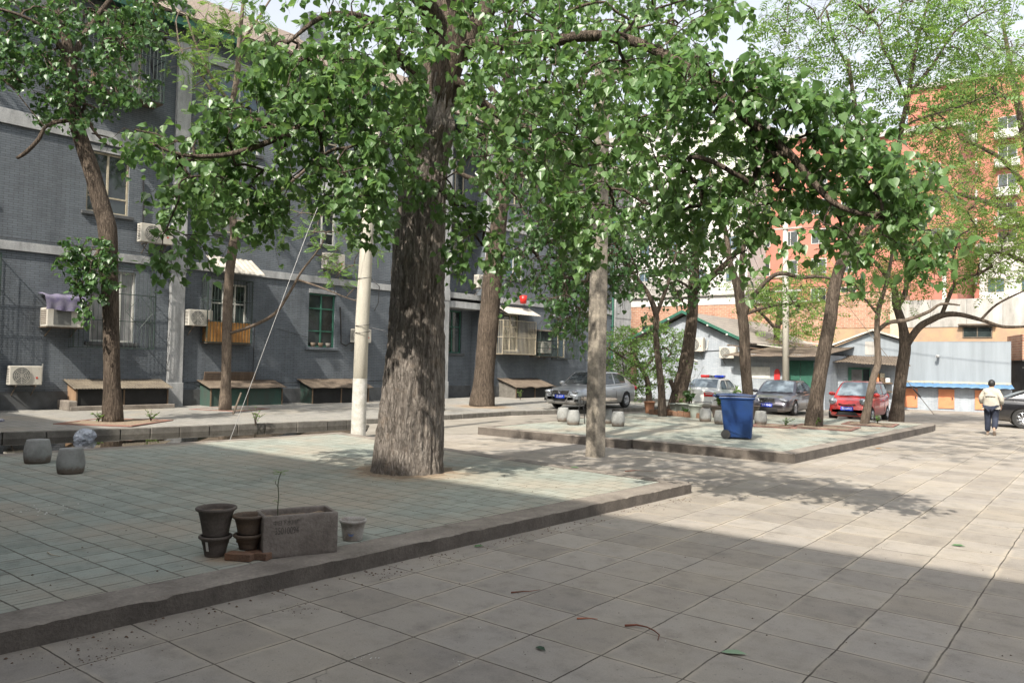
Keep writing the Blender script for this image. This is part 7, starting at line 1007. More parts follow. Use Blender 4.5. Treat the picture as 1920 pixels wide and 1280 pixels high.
'far':([[(-301,5890,18,563),(-314,5861,530,497),(-379,5793,1025,397),(-457,5713,1519,281),(-535,5634,2013,166),(-587,5580,2375,83)],[(-366,5805,959,248),(-524,5546,1165,178),(-720,5324,1245,128),(-911,5107,1292,63)],[(-418,5754,1255,199),(-580,5541,1499,131),(-778,5329,1612,65)],[(-353,5821,794,166),(-524,5555,906,113),(-662,5318,918,48)]],[(-573,5099,1959),(-340,6024,1206),(-833,5572,1116),(-823,5242,1704),(-588,5253,1963),(-873,5317,1513),(-1041,5357,1481),(-881,5429,1332),(-620,5458,1752),(-556,5683,1666),(-476,5535,1108),(-768,5009,1344),(-807,5316,2093),(-835,4973,944),(-802,5581,1154),(-376,5524,1397),(-840,4959,1148),(-531,5274,1888),(-545,5173,1612),(-910,5160,1029),(-428,5237,1260),(-755,5162,1314),(-787,5289,1249),(-285,5351,1863),(-577,5757,1251),(-650,5140,1796),(-673,5037,1993),(-980,5295,1199),(-733,5039,973),(-641,5104,1672),(-418,5699,1063),(-725,5377,1424),(-637,5672,1875),(-656,5478,1964),(-449,5459,1496),(-606,5238,1169),(-375,5584,1657),(-622,5220,1059),(-842,4914,1447),(-930,5504,1807),(-591,5571,1906),(-736,5611,1228),(-321,5676,2313),(-782,5568,1662),(-478,5654,933),(-633,5330,2133),(-911,5373,1089),(-977,5464,1439),(-400,5522,1699),(-680,5765,1740),(-430,6011,932),(-776,5397,1923),(-783,5671,2095),(-772,5588,1020),(-665,5142,1604),(-428,5408,1073),(-530,5444,873),(-875,5363,1131),(-762,5119,1143),(-664,5322,1062),(-962,5338,1249),(-574,5419,849),(-686,5672,1659),(-776,5219,1904),(-408,5401,1093),(-503,5352,1294),(-414,5817,969),(-525,5887,1050),(-346,5559,895),(-339,5417,2107),(-311,5363,1711),(-445,5708,1668),(-822,5270,1997),(-699,5560,1575),(-877,5138,1014),(-761,5551,893),(-491,5518,1038),(-811,5571,1535),(-901,5227,1181),(-354,6000,1241),(-704,5198,1534),(-847,5050,1755),(-588,5666,1446),(-481,5615,763),(-577,5476,1469),(-764,5205,1787),(-668,5799,1310),(-807,5378,1350),(-676,5210,1535),(-320,5901,2295),(-662,5269,1727),(-618,5576,1686),(-590,5183,1403),(-808,5189,1101),(-809,5472,1307),(-422,5683,791),(-739,5122,1295),(-756,5470,1970),(-334,5678,1742),(-553,5417,1076),(-814,5168,1237),(-671,5467,1316),(-303,5482,1715),(-384,5371,2152),(-880,5414,1081),(-387,5544,999),(-452,5903,2007),(-905,5077,1645),(-770,5000,1304),(-497,5547,781),(-680,5323,1360),(-347,5646,1987),(-510,5411,1099),(-453,5886,1580),(-444,5423,1212),(-785,5593,1808),(-421,5268,712),(-341,5899,1724),(-907,5424,1485),(-475,5270,1153),(-372,5869,2331),(-594,5274,1282),(-436,5426,1073),(-392,5526,1930),(-618,5158,1478),(-357,5686,1310),(-874,5563,1723),(-759,5668,1583),(-697,5087,902),(-495,5362,2079),(-374,5668,1050),(-998,5462,1542),(-308,5797,808),(-447,5323,1735),(-836,5313,1966),(-541,5200,1529),(-775,5548,1934),(-875,5397,1311),(-617,5241,2088),(-371,5981,2161),(-364,5529,1861),(-824,5410,1592),(-846,5374,2143),(-722,5468,965),(-843,5008,1614),(-388,5929,1443),(-562,5653,1823),(-846,5375,1527),(-475,5750,1992),(-1000,5386,1340),(-761,5436,1646),(-403,5524,1204),(-884,5376,1200),(-663,5294,1744),(-838,5270,969),(-791,5006,1361),(-324,6007,1790),(-363,5561,1600),(-555,5305,1782),(-690,5624,1635),(-475,5417,1836),(-738,5467,2181),(-759,5124,1738),(-666,5754,1905),(-604,5587,2097),(-482,5496,1970),(-375,5884,1115),(-616,5557,2045),(-571,5140,1978),(-631,5342,828),(-589,5745,2257),(-388,5794,1895),(-510,5828,1704),(-551,5564,1514),(-731,5419,1418),(-763,5081,1663),(-548,5326,973),(-574,5245,1636),(-470,5389,2062),(-663,5467,2026),(-698,5514,2006),(-549,5414,778),(-464,5642,1334),(-919,5026,1371),(-625,5269,1649),(-735,5690,1972),(-714,5544,2181),(-943,5425,1148),(-363,5849,1537),(-455,5686,1024),(-367,5581,1115),(-802,5658,1007),(-438,5489,1186),(-849,5405,1893),(-767,5595,2079),(-621,5432,1523),(-338,5700,2341),(-479,5937,1006),(-349,5424,870),(-305,5844,753),(-500,5409,1554),(-852,5109,1586),(-664,5355,1387),(-594,5471,1659),(-708,5708,1001),(-586,5348,1078),(-870,4975,1736),(-476,5703,861),(-443,5332,1348),(-318,6062,1173),(-324,6034,1116),(-330,5550,2041),(-608,5209,1246),(-882,5621,1124),(-715,5693,846),(-362,5555,2002),(-566,5770,1050),(-887,4896,1160),(-669,5518,2163),(-715,5266,995),(-286,5383,2041),(-693,5661,1572),(-413,5430,1223),(-752,5411,1089),(-844,5147,1800),(-374,5317,2095),(-928,5161,1615),(-336,5519,1130),(-433,5790,2030),(-432,5525,1360),(-649,5443,860),(-995,4979,1360),(-544,5712,1354),(-611,5134,1729),(-456,5844,1658),(-663,5088,1279),(-726,5522,1737),(-787,5304,1487),(-295,5441,1289),(-860,5514,1864),(-489,5815,1193),(-719,5092,964),(-504,5609,1219),(-574,5438,1566),(-411,5656,1802),(-764,5479,2096),(-470,5419,1592),(-588,5814,1835),(-510,5787,1064),(-712,5174,1183),(-408,5690,808),(-502,5464,1725),(-366,5970,1050),(-795,5031,1117),(-564,5854,942),(-755,5596,1990),(-538,5341,1808),(-501,5899,2308),(-641,5536,1987),(-600,5812,1020),(-408,5809,1273),(-392,5654,978),(-326,5485,756),(-881,5292,1333),(-694,5177,1469),(-748,5553,1402),(-493,5315,2092),(-657,5273,1050),(-476,5406,1916),(-423,5853,2096),(-653,5148,1390),(-755,5330,1534),(-371,5948,1787),(-781,5082,1075),(-627,5715,1158),(-773,5101,909),(-294,5505,1421),(-368,5843,1081),(-729,5458,1982),(-418,5791,1166),(-836,5417,1486),(-798,5245,1845),(-793,5093,1947),(-646,5242,873),(-340,5989,1316),(-400,5962,1165),(-791,5052,1225),(-415,5365,2203),(-309,5741,2110),(-716,5462,1157),(-296,5431,1021),(-485,5882,1800),(-533,5178,1424),(-669,5363,1700),(-765,5263,936),(-408,5512,1472),(-383,5609,735),(-517,5641,1842),(-921,5328,1603),(-702,5443,1677),(-733,5292,1828),(-455,5547,2076),(-311,5512,1151),(-465,5271,1451),(-871,5610,1747),(-385,5773,1471),(-565,5420,1000),(-534,5302,1916),(-766,4998,1286),(-442,5561,1050),(-364,5891,1297),(-929,5055,1612),(-393,5391,1063),(-303,5413,1919),(-655,5771,1702),(-866,4918,1118),(-416,5731,1466),(-591,5748,1094),(-315,5603,794),(-316,5390,1844),(-442,5605,1923),(-899,5116,1716),(-743,5024,1712),(-567,5583,1553),(-455,5502,1415),(-399,5565,1613),(-702,5685,2300),(-432,5365,2064),(-535,5455,1436),(-896,5301,1765),(-441,5232,1240),(-780,5450,2159),(-730,5104,1559),(-303,5422,1809),(-728,5125,1746),(-486,5188,1544),(-348,5928,2231),(-315,5903,1495),(-426,5332,1159),(-775,5339,1408)]),
'hutside':([[(-1557,4381,163,212),(-1550,4382,315,182),(-1538,4386,467,152),(-1514,4400,589,91)],[(-1543,4384,406,106),(-1591,4279,492,75),(-1619,4191,547,44)],[(-1543,4383,437,106),(-1455,4449,530,76),(-1371,4513,593,46)]],[(-1544,4128,525),(-1672,4323,586),(-1413,4398,441),(-1442,4598,632),(-1565,4563,540),(-1352,4355,676),(-1518,4392,619),(-1783,4418,663),(-1609,4391,475),(-1468,4585,538),(-1594,4314,670),(-1328,4296,547),(-1483,4262,385),(-1489,4439,653),(-1284,4476,755),(-1678,4417,577),(-1424,4306,615),(-1338,4583,454),(-1485,4273,561),(-1330,4452,423),(-1277,4368,667),(-1661,4515,616),(-1464,4630,484),(-1469,4574,749),(-1385,4619,574),(-1342,4510,737),(-1364,4533,515),(-1288,4460,521),(-1710,4501,487),(-1735,4411,564),(-1312,4504,621),(-1440,4612,443),(-1380,4425,518),(-1575,4352,635),(-1691,4328,663),(-1574,4426,705),(-1333,4637,596),(-1470,4367,398),(-1339,4394,580),(-1424,4351,565),(-1492,4245,426),(-1500,4383,702),(-1380,4631,657),(-1697,4294,633),(-1426,4638,503),(-1502,4656,697),(-1551,4264,399),(-1474,4434,432),(-1619,4252,621),(-1520,4412,483),(-1497,4273,517),(-1390,4283,372),(-1572,4310,550),(-1482,4596,642),(-1368,4521,677),(-1461,4441,461),(-1430,4480,592),(-1452,4214,647),(-1519,4517,565),(-1660,4294,536)]),
'shrub':([[(-1826,3408,28,157),(-1834,3399,114,131),(-1853,3382,166,105),(-1873,3364,218,66),(-1894,3346,270,52)],[(-1851,3384,158,66),(-1811,3413,233,52),(-1770,3443,286,39)],[(-1863,3374,179,66),(-1904,3288,229,52),(-1934,3212,266,38)]],[(-1845,3339,154),(-1839,3469,321),(-1805,3567,223),(-1829,3222,271),(-1948,3405,135),(-1904,3377,251),(-2083,3322,220),(-1848,3342,192),(-1963,3474,71),(-1989,3415,317),(-1763,3304,212),(-1895,3170,299),(-1691,3387,326),(-1716,3471,173),(-1942,3362,144),(-1894,3324,62),(-1887,3183,321),(-1913,3420,75),(-1964,3398,302),(-1709,3402,299),(-1950,3299,118),(-1837,3502,170),(-1753,3527,205),(-1834,3512,106),(-1935,3265,142),(-1777,3467,214),(-1930,3345,246),(-1851,3544,388),(-1797,3472,296),(-1843,3394,239),(-1778,3532,270),(-1776,3304,98),(-1832,3270,340),(-1849,3406,262),(-1829,3247,232),(-1708,3576,206),(-1972,3244,335),(-1835,3546,235),(-1870,3280,373),(-1888,3290,155),(-1668,3415,328),(-1772,3593,346),(-1892,3380,329),(-2003,3349,220),(-1891,3274,378),(-1970,3200,233),(-1859,3227,216),(-1980,3184,272),(-1932,3214,326),(-1890,3437,71),(-1660,3382,226),(-1737,3609,267),(-1742,3558,304),(-1723,3389,174),(-1929,3267,221),(-1850,3251,294),(-1915,3255,170),(-1899,3395,305),(-1985,3369,269),(-1873,3194,151),(-1694,3369,145),(-1965,3361,124),(-1847,3262,357),(-1830,3471,100),(-1857,3417,222),(-1751,3321,127),(-1729,3361,139),(-1830,3535,253),(-2039,3386,105),(-1801,3362,348),(-1866,3257,96),(-1900,3352,277),(-1905,3443,178),(-1842,3560,360),(-1799,3385,181),(-1770,3378,250),(-1878,3220,253),(-1894,3424,309),(-1985,3388,347),(-1711,3466,251),(-1719,3394,235),(-1855,3471,256),(-2018,3231,208),(-1748,3526,319),(-1745,3316,185),(-1710,3558,303),(-1883,3377,68),(-1796,3314,205),(-1944,3410,230),(-1904,3506,290),(-1920,3441,268),(-1903,3192,124),(-1785,3328,321),(-1803,3570,322),(-1781,3384,405),(-1994,3214,251),(-1938,3328,235),(-1936,3260,307),(-1853,3538,333),(-1752,3392,179),(-1967,3439,119),(-1956,3206,166),(-1856,3430,90),(-1693,3427,291),(-1814,3303,317),(-1786,3332,367),(-1967,3170,160),(-1952,3314,102),(-1838,3346,133),(-1727,3552,338),(-1744,3364,295),(-1892,3476,179),(-2031,3367,338),(-1979,3322,350),(-1937,3440,70),(-1944,3305,310),(-1892,3514,273),(-1986,3444,131),(-1931,3441,131),(-2019,3273,266),(-1745,3308,347),(-1889,3416,277),(-1990,3244,221),(-1964,3399,304),(-1825,3516,227),(-1775,3270,149),(-1868,3368,87),(-1943,3216,302),(-1790,3345,158),(-1739,3468,252),(-1848,3216,244),(-2011,3424,285),(-1987,3400,379),(-1873,3294,178),(-1783,3494,220),(-1799,3487,208),(-1848,3289,111),(-1788,3519,116),(-1685,3339,329),(-1753,3496,158),(-1883,3278,80),(-1891,3372,370),(-1847,3471,400),(-1840,3452,102),(-1821,3559,316),(-1828,3440,214),(-1978,3364,253),(-1720,3414,289),(-1838,3356,238),(-1751,3606,292),(-1940,3201,271),(-2011,3255,132),(-1786,3414,114),(-1896,3523,224),(-1815,3317,163),(-1997,3385,344),(-1816,3356,311),(-1714,3427,140),(-2012,3405,156),(-1911,3272,129),(-1693,3404,353),(-1812,3391,326),(-1992,3327,180),(-1733,3574,309),(-2000,3431,84),(-1764,3393,264),(-2095,3366,236),(-1805,3412,264),(-2027,3405,270),(-1730,3552,196),(-1987,3419,178),(-2079,3285,261),(-1799,3518,366),(-1906,3180,154),(-1792,3423,386),(-1895,3314,355),(-1895,3516,190),(-1938,3488,298),(-1821,3539,354),(-1835,3260,64),(-1861,3328,194),(-1722,3313,313),(-1694,3444,222),(-1729,3402,373),(-1877,3396,103),(-1928,3190,214),(-1952,3285,172),(-1864,3525,176),(-1974,3308,231),(-1941,3341,197)]),
}
# ---------------------------------------------------------------- person walking away
def skin(name,V,E_,Rr,m,par=None,sub=2,root=0):
    me=bpy.data.meshes.new(name); me.from_pydata(V,E_,[]); o=bpy.data.objects.new(name,me); COL.objects.link(o)
    o.modifiers.new('k','SKIN'); 
    for i,r in enumerate(Rr): me.skin_vertices[0].data[i].radius=(r,r) if not hasattr(r,'__len__') else r
    me.skin_vertices[0].data[root].use_root=True
    s_=o.modifiers.new('u','SUBSURF'); s_.levels=sub; s_.render_levels=sub
    me2=evalmesh(o,name); bpy.data.objects.remove(o); me2.materials.clear(); me2.materials.append(m); me2.polygons.foreach_set('use_smooth',[True]*len(me2.polygons))
    o=bpy.data.objects.new(name,me2); COL.objects.link(o)
    if par: o.parent=par
    return o
M_skin=mat('skin',(.42,.25,.17),(.38,.22,.15),rough=.5,bmp=0); M_jack=mat('cream_jacket',(.42,.39,.33),(.34,.315,.265),rough=.85,scale=9,bmp=.5); M_trou=mat('navy_trousers',(.022,.03,.055),(.016,.02,.035),rough=.85,scale=9,bmp=.3)
M_hair=mat('black_hair',(.012,.011,.010),(.02,.018,.016),rough=.55,bmp=.4,fine=120); M_shoe=mat('tan_shoe',(.30,.24,.19),(.2,.16,.13),rough=.7)
pe=thing('person','person in a cream jacket and navy trousers walking away past the black car','person',(-3.2,28.0,0),R_(-3)) # local +y = walking direction
# local: x right, y forward
J=dict(pel=(0,0,.93),wai=(0,.0,1.05),che=(0,.02,1.25),shc=(0,.01,1.38),nec=(0,.03,1.45),hd1=(0,.05,1.53),hd2=(0,.06,1.62),
 rs=(.16,.01,1.37),re=(.25,-.02,1.12),rw=(.235,.14,.93),ls=(-.16,.01,1.37),le=(-.255,-.02,1.12),lw=(-.24,.14,.94),
 rh=(.09,0,.9),rk=(.10,.02,.5),ra=(.11,-.22,.2),rt=(.12,-.19,.07),lh=(-.09,0,.9),lk=(-.095,.06,.5),la=(-.10,.04,.09),lt=(-.105,.16,.035))
K=list(J); V=[J[k] for k in K]; I={k:i for i,k in enumerate(K)}
ED=[('pel','wai'),('wai','che'),('che','shc'),('shc','nec'),('nec','hd1'),('hd1','hd2'),('shc','rs'),('rs','re'),('re','rw'),('shc','ls'),('ls','le'),('le','lw'),('pel','rh'),('rh','rk'),('rk','ra'),('ra','rt'),('pel','lh'),('lh','lk'),('lk','la'),('la','lt')]
RR=dict(pel=.13,wai=.125,che=.14,shc=.1,nec=.052,hd1=.075,hd2=.082,rs=.062,re=.043,rw=.028,ls=.062,le=.043,lw=.028,rh=.085,rk=.055,ra=.036,rt=.03,lh=.085,lk=.055,la=.036,lt=.03)
body=skin('body',V,[(I[a],I[b]) for a,b in ED],[RR[k] for k in K],M_skin,pe,2,0)
for s_,w_ in ((1,'rw'),(-1,'lw')):   # hands: palm, five bent fingers
    x,y,z=J[w_]; hv=[(x,y,z),(x-.005*s_,y+.03,z-.045),(x-.008*s_,y+.05,z-.085)]; he=[(0,1),(1,2)]; hr=[.024,.03,.026]
    for k in range(4):
        b_=len(hv); dx=(k-1.5)*.019; ln=(.032,.037,.035,.027)[k]
        hv+=[(x+dx*.3-.008*s_,y+.055+dx,z-.09),(x+dx*.3-.012*s_,y+.062+dx,z-.09-ln),(x+dx*.3-.02*s_,y+.05+dx,z-.09-ln*1.85)]; he+=[(2,b_),(b_,b_+1),(b_+1,b_+2)]; hr+=[.0095,.0088,.0075]
    b_=len(hv); hv+=[(x-.012*s_,y+.075,z-.05),(x-.02*s_,y+.09,z-.085)]; he+=[(1,b_),(b_,b_+1)]; hr+=[.012,.009]
    skin('hand',hv,he,hr,M_skin,pe,1)
jk=['wai0','wai','che','shc','nc','rs','re','rw','ls','le','lw']
JV=[(0,-.0,.84),(0,-.01,1.02),(0,.01,1.22),(0,.0,1.36),(0,.02,1.44),(.17,.0,1.36),(.285,-.05,1.12),(.27,.08,.95),(-.17,.0,1.36),(-.29,-.05,1.12),(-.275,.08,.96)]
JE=[(0,1),(1,2),(2,3),(3,4),(3,5),(5,6),(6,7),(3,8),(8,9),(9,10)]
JR=[(.205,.15),(.235,.165),(.22,.15),(.15,.12),(.07,.07),(.085,.085),(.075,.075),(.05,.05),(.085,.085),(.075,.075),(.05,.05)]
j_=skin('jacket',JV,JE,JR,M_jack,pe,2,1)
for v in j_.data.vertices: 
    c=v.co; c.x+=.012*nz(c.x*9,c.y*9,c.z*7); c.y+=.016*nz(c.z*12,c.x*9,3)
MB().add([(-.12,-.135,1.26),(.12,-.135,1.26),(.13,-.148,1.2),(.05,-.152,1.21),(-.05,-.152,1.2),(-.13,-.148,1.21)],[(0,1,2,3,4,5)]).build('back_yoke',M_jack,j_)
MB().tube([(-.13,-.15,1.2),(-.05,-.155,1.205),(.05,-.155,1.2),(.13,-.148,1.195)],.008,5).build('seam',M_plinth,j_)
tr=skin('trousers',[(0,0,.95),(.095,0,.86),(.105,.025,.5),(.115,-.19,.2),(-.095,0,.86),(-.10,.06,.5),(-.105,.045,.09)],[(0,1),(1,2),(2,3),(0,4),(4,5),(5,6)],[(.2,.15),(.13,.13),(.098,.098),(.078,.078),(.13,.13),(.098,.098),(.078,.078)],M_trou,pe,2,0)
hr_=ellip(M_hair,pe,'hair',0,.035,1.6,.098,.108,.118)
for s_ in (-1,1): ellip(M_skin,pe,'ear',s_*.083,.055,1.555,.014,.02,.03)
ellip(M_skin,pe,'nose',0,.15,1.55,.014,.02,.022)
for s_ in (-1,1): ellip(M_white,pe,'eye',s_*.032,.13,1.575,.014,.008,.008)
MB().box(-.025,.025,.128,.134,1.505,1.512).build('mouth',M_redpaint,pe)
def shoe(x,y,z,pitch):
    bm=bmesh.new(); bmesh.ops.create_icosphere(bm,subdivisions=3,radius=1)
    for v in bm.verts: v.co=Vector((v.co.x*.048*(1 if v.co.y<0 else .9),v.co.y*.14+.04,max(v.co.z,-.55)*.055))
    bm.transform(Matrix.Translation((x,y,z))@Matrix.Rotation(pitch,4,'X')); me=bpy.data.meshes.new('shoe'); bm.to_mesh(me); bm.free(); me.materials.append(M_shoe); me.polygons.foreach_set('use_smooth',[True]*len(me.polygons))
    o=bpy.data.objects.new('shoe',me); COL.objects.link(o); o.parent=pe
shoe(-.105,.05,.031,0); shoe(.118,-.2,.1,-.95)
# ---------------------------------------------------------------- trees and plants
def barkmat(name,c1,c2,sc=1.,strength=1.,dist=.04,moss=None):
    m,t,b=newmat(name); tc=t.add('ShaderNodeTexCoord').outputs['Object']
    mp=t.add('ShaderNodeMapping'); mp.inputs['Scale'].default_value=(1,1,.3); t.link(tc,mp.inputs[0])
    mq=t.add('ShaderNodeMapping'); mq.inputs['Scale'].default_value=(1,1,.13); t.link(tc,mq.inputs[0])
    vn=t.add('ShaderNodeTexVoronoi',feature='DISTANCE_TO_EDGE'); vn.inputs['Scale'].default_value=11*sc
    ad=t.add('ShaderNodeVectorMath',operation='ADD'); nn=t.add('ShaderNodeTexNoise'); nn.inputs['Scale'].default_value=6*sc; nn.inputs['Detail'].default_value=4; t.link(mp.outputs[0],nn.inputs[0])
    s_=t.add('ShaderNodeVectorMath',operation='SCALE'); s_.inputs['Scale'].default_value=.16/sc; t.link(nn.outputs[1],s_.inputs[0]); t.link(mp.outputs[0],ad.inputs[0]); t.link(s_.outputs[0],ad.inputs[1]); t.link(ad.outputs[0],vn.inputs[0])
    rg=t.math('ABSOLUTE',t.math('SUBTRACT',t.noise(mq.outputs[0],9*sc,5,.55,.6),.5)); cr=t.math('MULTIPLY',t.ramp(rg,[(0.,.0),(.03,.62),(.10,1.)]),t.ramp(vn.outputs[0],[(0.,.55),(.10,.9),(.3,1.)])); nz_=t.noise(mp.outputs[0],22*sc,8,.75); big=t.noise(tc,1.6,5,.6)
    h=t.math('MULTIPLY',cr,t.ramp(nz_,[(.25,.55),(.7,1.)])); col=t.mix(h,c2,c1); col=t.mix(1.,col,t.ramp(big,[(.3,.72),(.7,1.2)]),'MULTIPLY')
    if moss: col=t.mix(t.ramp(t.noise(tc,5,4,.7),[(.55,0.),(.75,.6)]),col,moss)
    t.link(col,b.inputs['Base Color']); b.inputs['Roughness'].default_value=.95; b.inputs['Specular IOR Level'].default_value=.2; bump(t,b,h,strength,dist); return m
M_bark=barkmat('poplar_bark',(.31,.275,.243),(.125,.107,.092),2.3,.9,.035,(.27,.21,.16))
M_bark2=barkmat('furrowed_bark',(.165,.13,.10),(.05,.038,.03),2.2,.9,.03)
M_bark3=barkmat('pale_bark',(.2,.16,.125),(.085,.065,.05),2.6,.6,.02)
def leafmat(name,c1,c2,tr,rough=.36,trw=.35,spec=.5):
    m,t,b=newmat(name); gi=t.add('ShaderNodeNewGeometry'); f=gi.outputs['Random Per Island']
    col=t.mix(f,c1,c2); t.link(col,b.inputs['Base Color']); b.inputs['Roughness'].default_value=rough; b.inputs['Specular IOR Level'].default_value=spec
    ts=t.add('ShaderNodeBsdfTranslucent'); t.link(t.mix(f,tr,tuple(x*.7 for x in tr)),ts.inputs[0]); mx=t.add('ShaderNodeMixShader'); mx.inputs[0].default_value=trw
    t.link(b.outputs[0],mx.inputs[1]); t.link(ts.outputs[0],mx.inputs[2]); t.link(mx.outputs[0],t.n['Material Output'].inputs[0]); return m
M_leafP=leafmat('poplar_leaf',(.07,.145,.045),(.13,.22,.08),(.22,.38,.09),.35,.38,.45)
M_leafD=leafmat('dark_leaf',(.042,.10,.035),(.075,.145,.045),(.13,.26,.05),.36,.3)
M_leafY=leafmat('young_leaf',(.11,.20,.05),(.18,.27,.06),(.30,.42,.08),.5,.4,.35)
M_leafG=leafmat('fresh_leaf',(.085,.175,.045),(.14,.235,.06),(.26,.41,.08),.45,.38,.4)
def T_heart():
    o=[(0,0),(-.05,.2),(.05,.40),(.2,.50),(.40,.46),(.62,.29),(.83,.1),(1,0)]
    V=[(x,y,.22*abs(y)-.10*x*x) for x,y in o]+[(x,-y,.22*abs(y)-.10*x*x) for x,y in o[1:-1]]
    return np.array(V),[tuple(range(8))[::-1],(0,)+tuple(range(8,14))+(7,)]
def T_pinn(n=6,wd=.11,ln=.3):
    V=[];F=[]
    for k in range(n):
        x=.18+.72*k/(n-1); l=ln*(1-.35*abs(k/(n-1)-.4)); z=-.18*x*x
        for s_ in (-1,1):
            b_=len(V); V+=[(x,0,z),(x+l*.45,s_*l*.45+.0,z+.01),(x+l*.5,s_*l*.98,z-.05),(x-.03+wd*.2,s_*l*.55,z-.02)]; F.append((b_,b_+1,b_+2,b_+3) if s_<0 else (b_+3,b_+2,b_+1,b_))
    b_=len(V); V+=[(.9,0,-.17),(1.0,wd*.7,-.2),(1.18,0,-.25),(1.0,-wd*.7,-.2)]; F.append((b_,b_+1,b_+2,b_+3)[::-1])
    return np.array(V),F
def T_small():
    return np.array([(0,0,0),(.35,.32,.06),(1,0,-.08),(.35,-.32,.06)]),[(0,3,2,1)]
def leaf_mesh(name,tmpl,pos,tip,nrm,size,m,par):
    V,F=tmpl; n=len(pos); k=len(V)
    tip=tip/np.linalg.norm(tip,axis=1,keepdims=True); sd=np.cross(nrm,tip); sd/=np.linalg.norm(sd,axis=1,keepdims=True)+1e-9; nn=np.cross(tip,sd)
    co=pos[:,None,:]+size[:,None,None]*(V[None,:,0,None]*tip[:,None,:]+V[None,:,1,None]*sd[:,None,:]+V[None,:,2,None]*nn[:,None,:]); co=co.reshape(-1,3)
    ls=[len(f) for f in F]; fl=np.concatenate([np.array(f) for f in F]); nl=len(fl)
    loops=(fl[None,:]+k*np.arange(n)[:,None]).ravel(); st=np.concatenate([[0],np.cumsum(ls)[:-1]]); starts=(st[None,:]+nl*np.arange(n)[:,None]).ravel()
    me=bpy.data.meshes.new(name); me.vertices.add(len(co)); me.vertices.foreach_set('co',co.astype(np.float32).ravel()); me.loops.add(len(loops)); me.loops.foreach_set('vertex_index',loops.astype(np.int32))
    me.polygons.add(len(starts)); me.polygons.foreach_set('loop_start',starts.astype(np.int32)); me.update(calc_edges=True); me.validate()
    me.materials.append(m); o=bpy.data.objects.new(name,me); COL.objects.link(o)
    if par: o.parent=par
    return o
def grow(limbs,clumps,base,tipr=.006,maxr=.05):
    """connect every spray position to the nearest limb or earlier twig; returns list of (pts,radii)"""
    nodes=[];rad=[]
    for L_ in limbs:
        for (a,b) in zip(L_[:-1],L_[1:]):
            p=Vector(a[:3]);q=Vector(b[:3]); k=max(1,int((q-p).length/.35))
            for i in range(k): nodes.append(p.lerp(q,i/k)); rad.append(a[3]+(b[3]-a[3])*i/k)
        nodes.append(Vector(L_[-1][:3])); rad.append(L_[-1][3])
    N0=len(nodes); P=np.array([tuple(n) for n in nodes]); par=[-1]*N0; C_=np.array(clumps,dtype=float)
    d=np.array([np.min(np.sum((P-c)**2,1)) for c in C_]); order=np.argsort(d); cnt=[0]*N0; parents=[-1]*N0; out=[]
    allP=[tuple(n) for n in nodes]; arr=np.array(allP)
    for ci in order:
        c=C_[ci]; v=arr-c; dist=np.sqrt(np.sum(v*v,1)); 
        pen=np.where(np.arange(len(arr))<N0,np.array(rad+[0]*(len(arr)-N0))[:len(arr)]*2.,0)
        below=np.maximum(0,(arr[:,2]-c[2]))*.0
        j=int(np.argmin(dist+pen+below)); parents.append(j); cnt.append(1); k=j
        while k>=N0: cnt[k]+=1; k=parents[k]
        arr=np.vstack([arr,c])
    for i in range(N0,len(arr)):
        j=parents[i]; r1=min(maxr,tipr*math.sqrt(cnt[i])); a=Vector(arr[j]); b=Vector(arr[i]); r0=min(maxr,tipr*math.sqrt(cnt[j]+1)) if j>=N0 else min(r1*1.3,rad[j]*.8)
        L_=(b-a).length; m1=a.lerp(b,.35)+Vector((random.uniform(-1,1),random.uniform(-1,1),random.uniform(.2,1.2)))*L_*.09; m2=a.lerp(b,.7)+Vector((random.uniform(-1,1),random.uniform(-1,1),random.uniform(.2,1.2)))*L_*.09
        out.append(([a,m1,m2,b],[max(r0,r1),r1*1.1,r1*1.02,r1]))
    return out,arr[N0:],arr[[parents[i] for i in range(N0,len(arr))]]
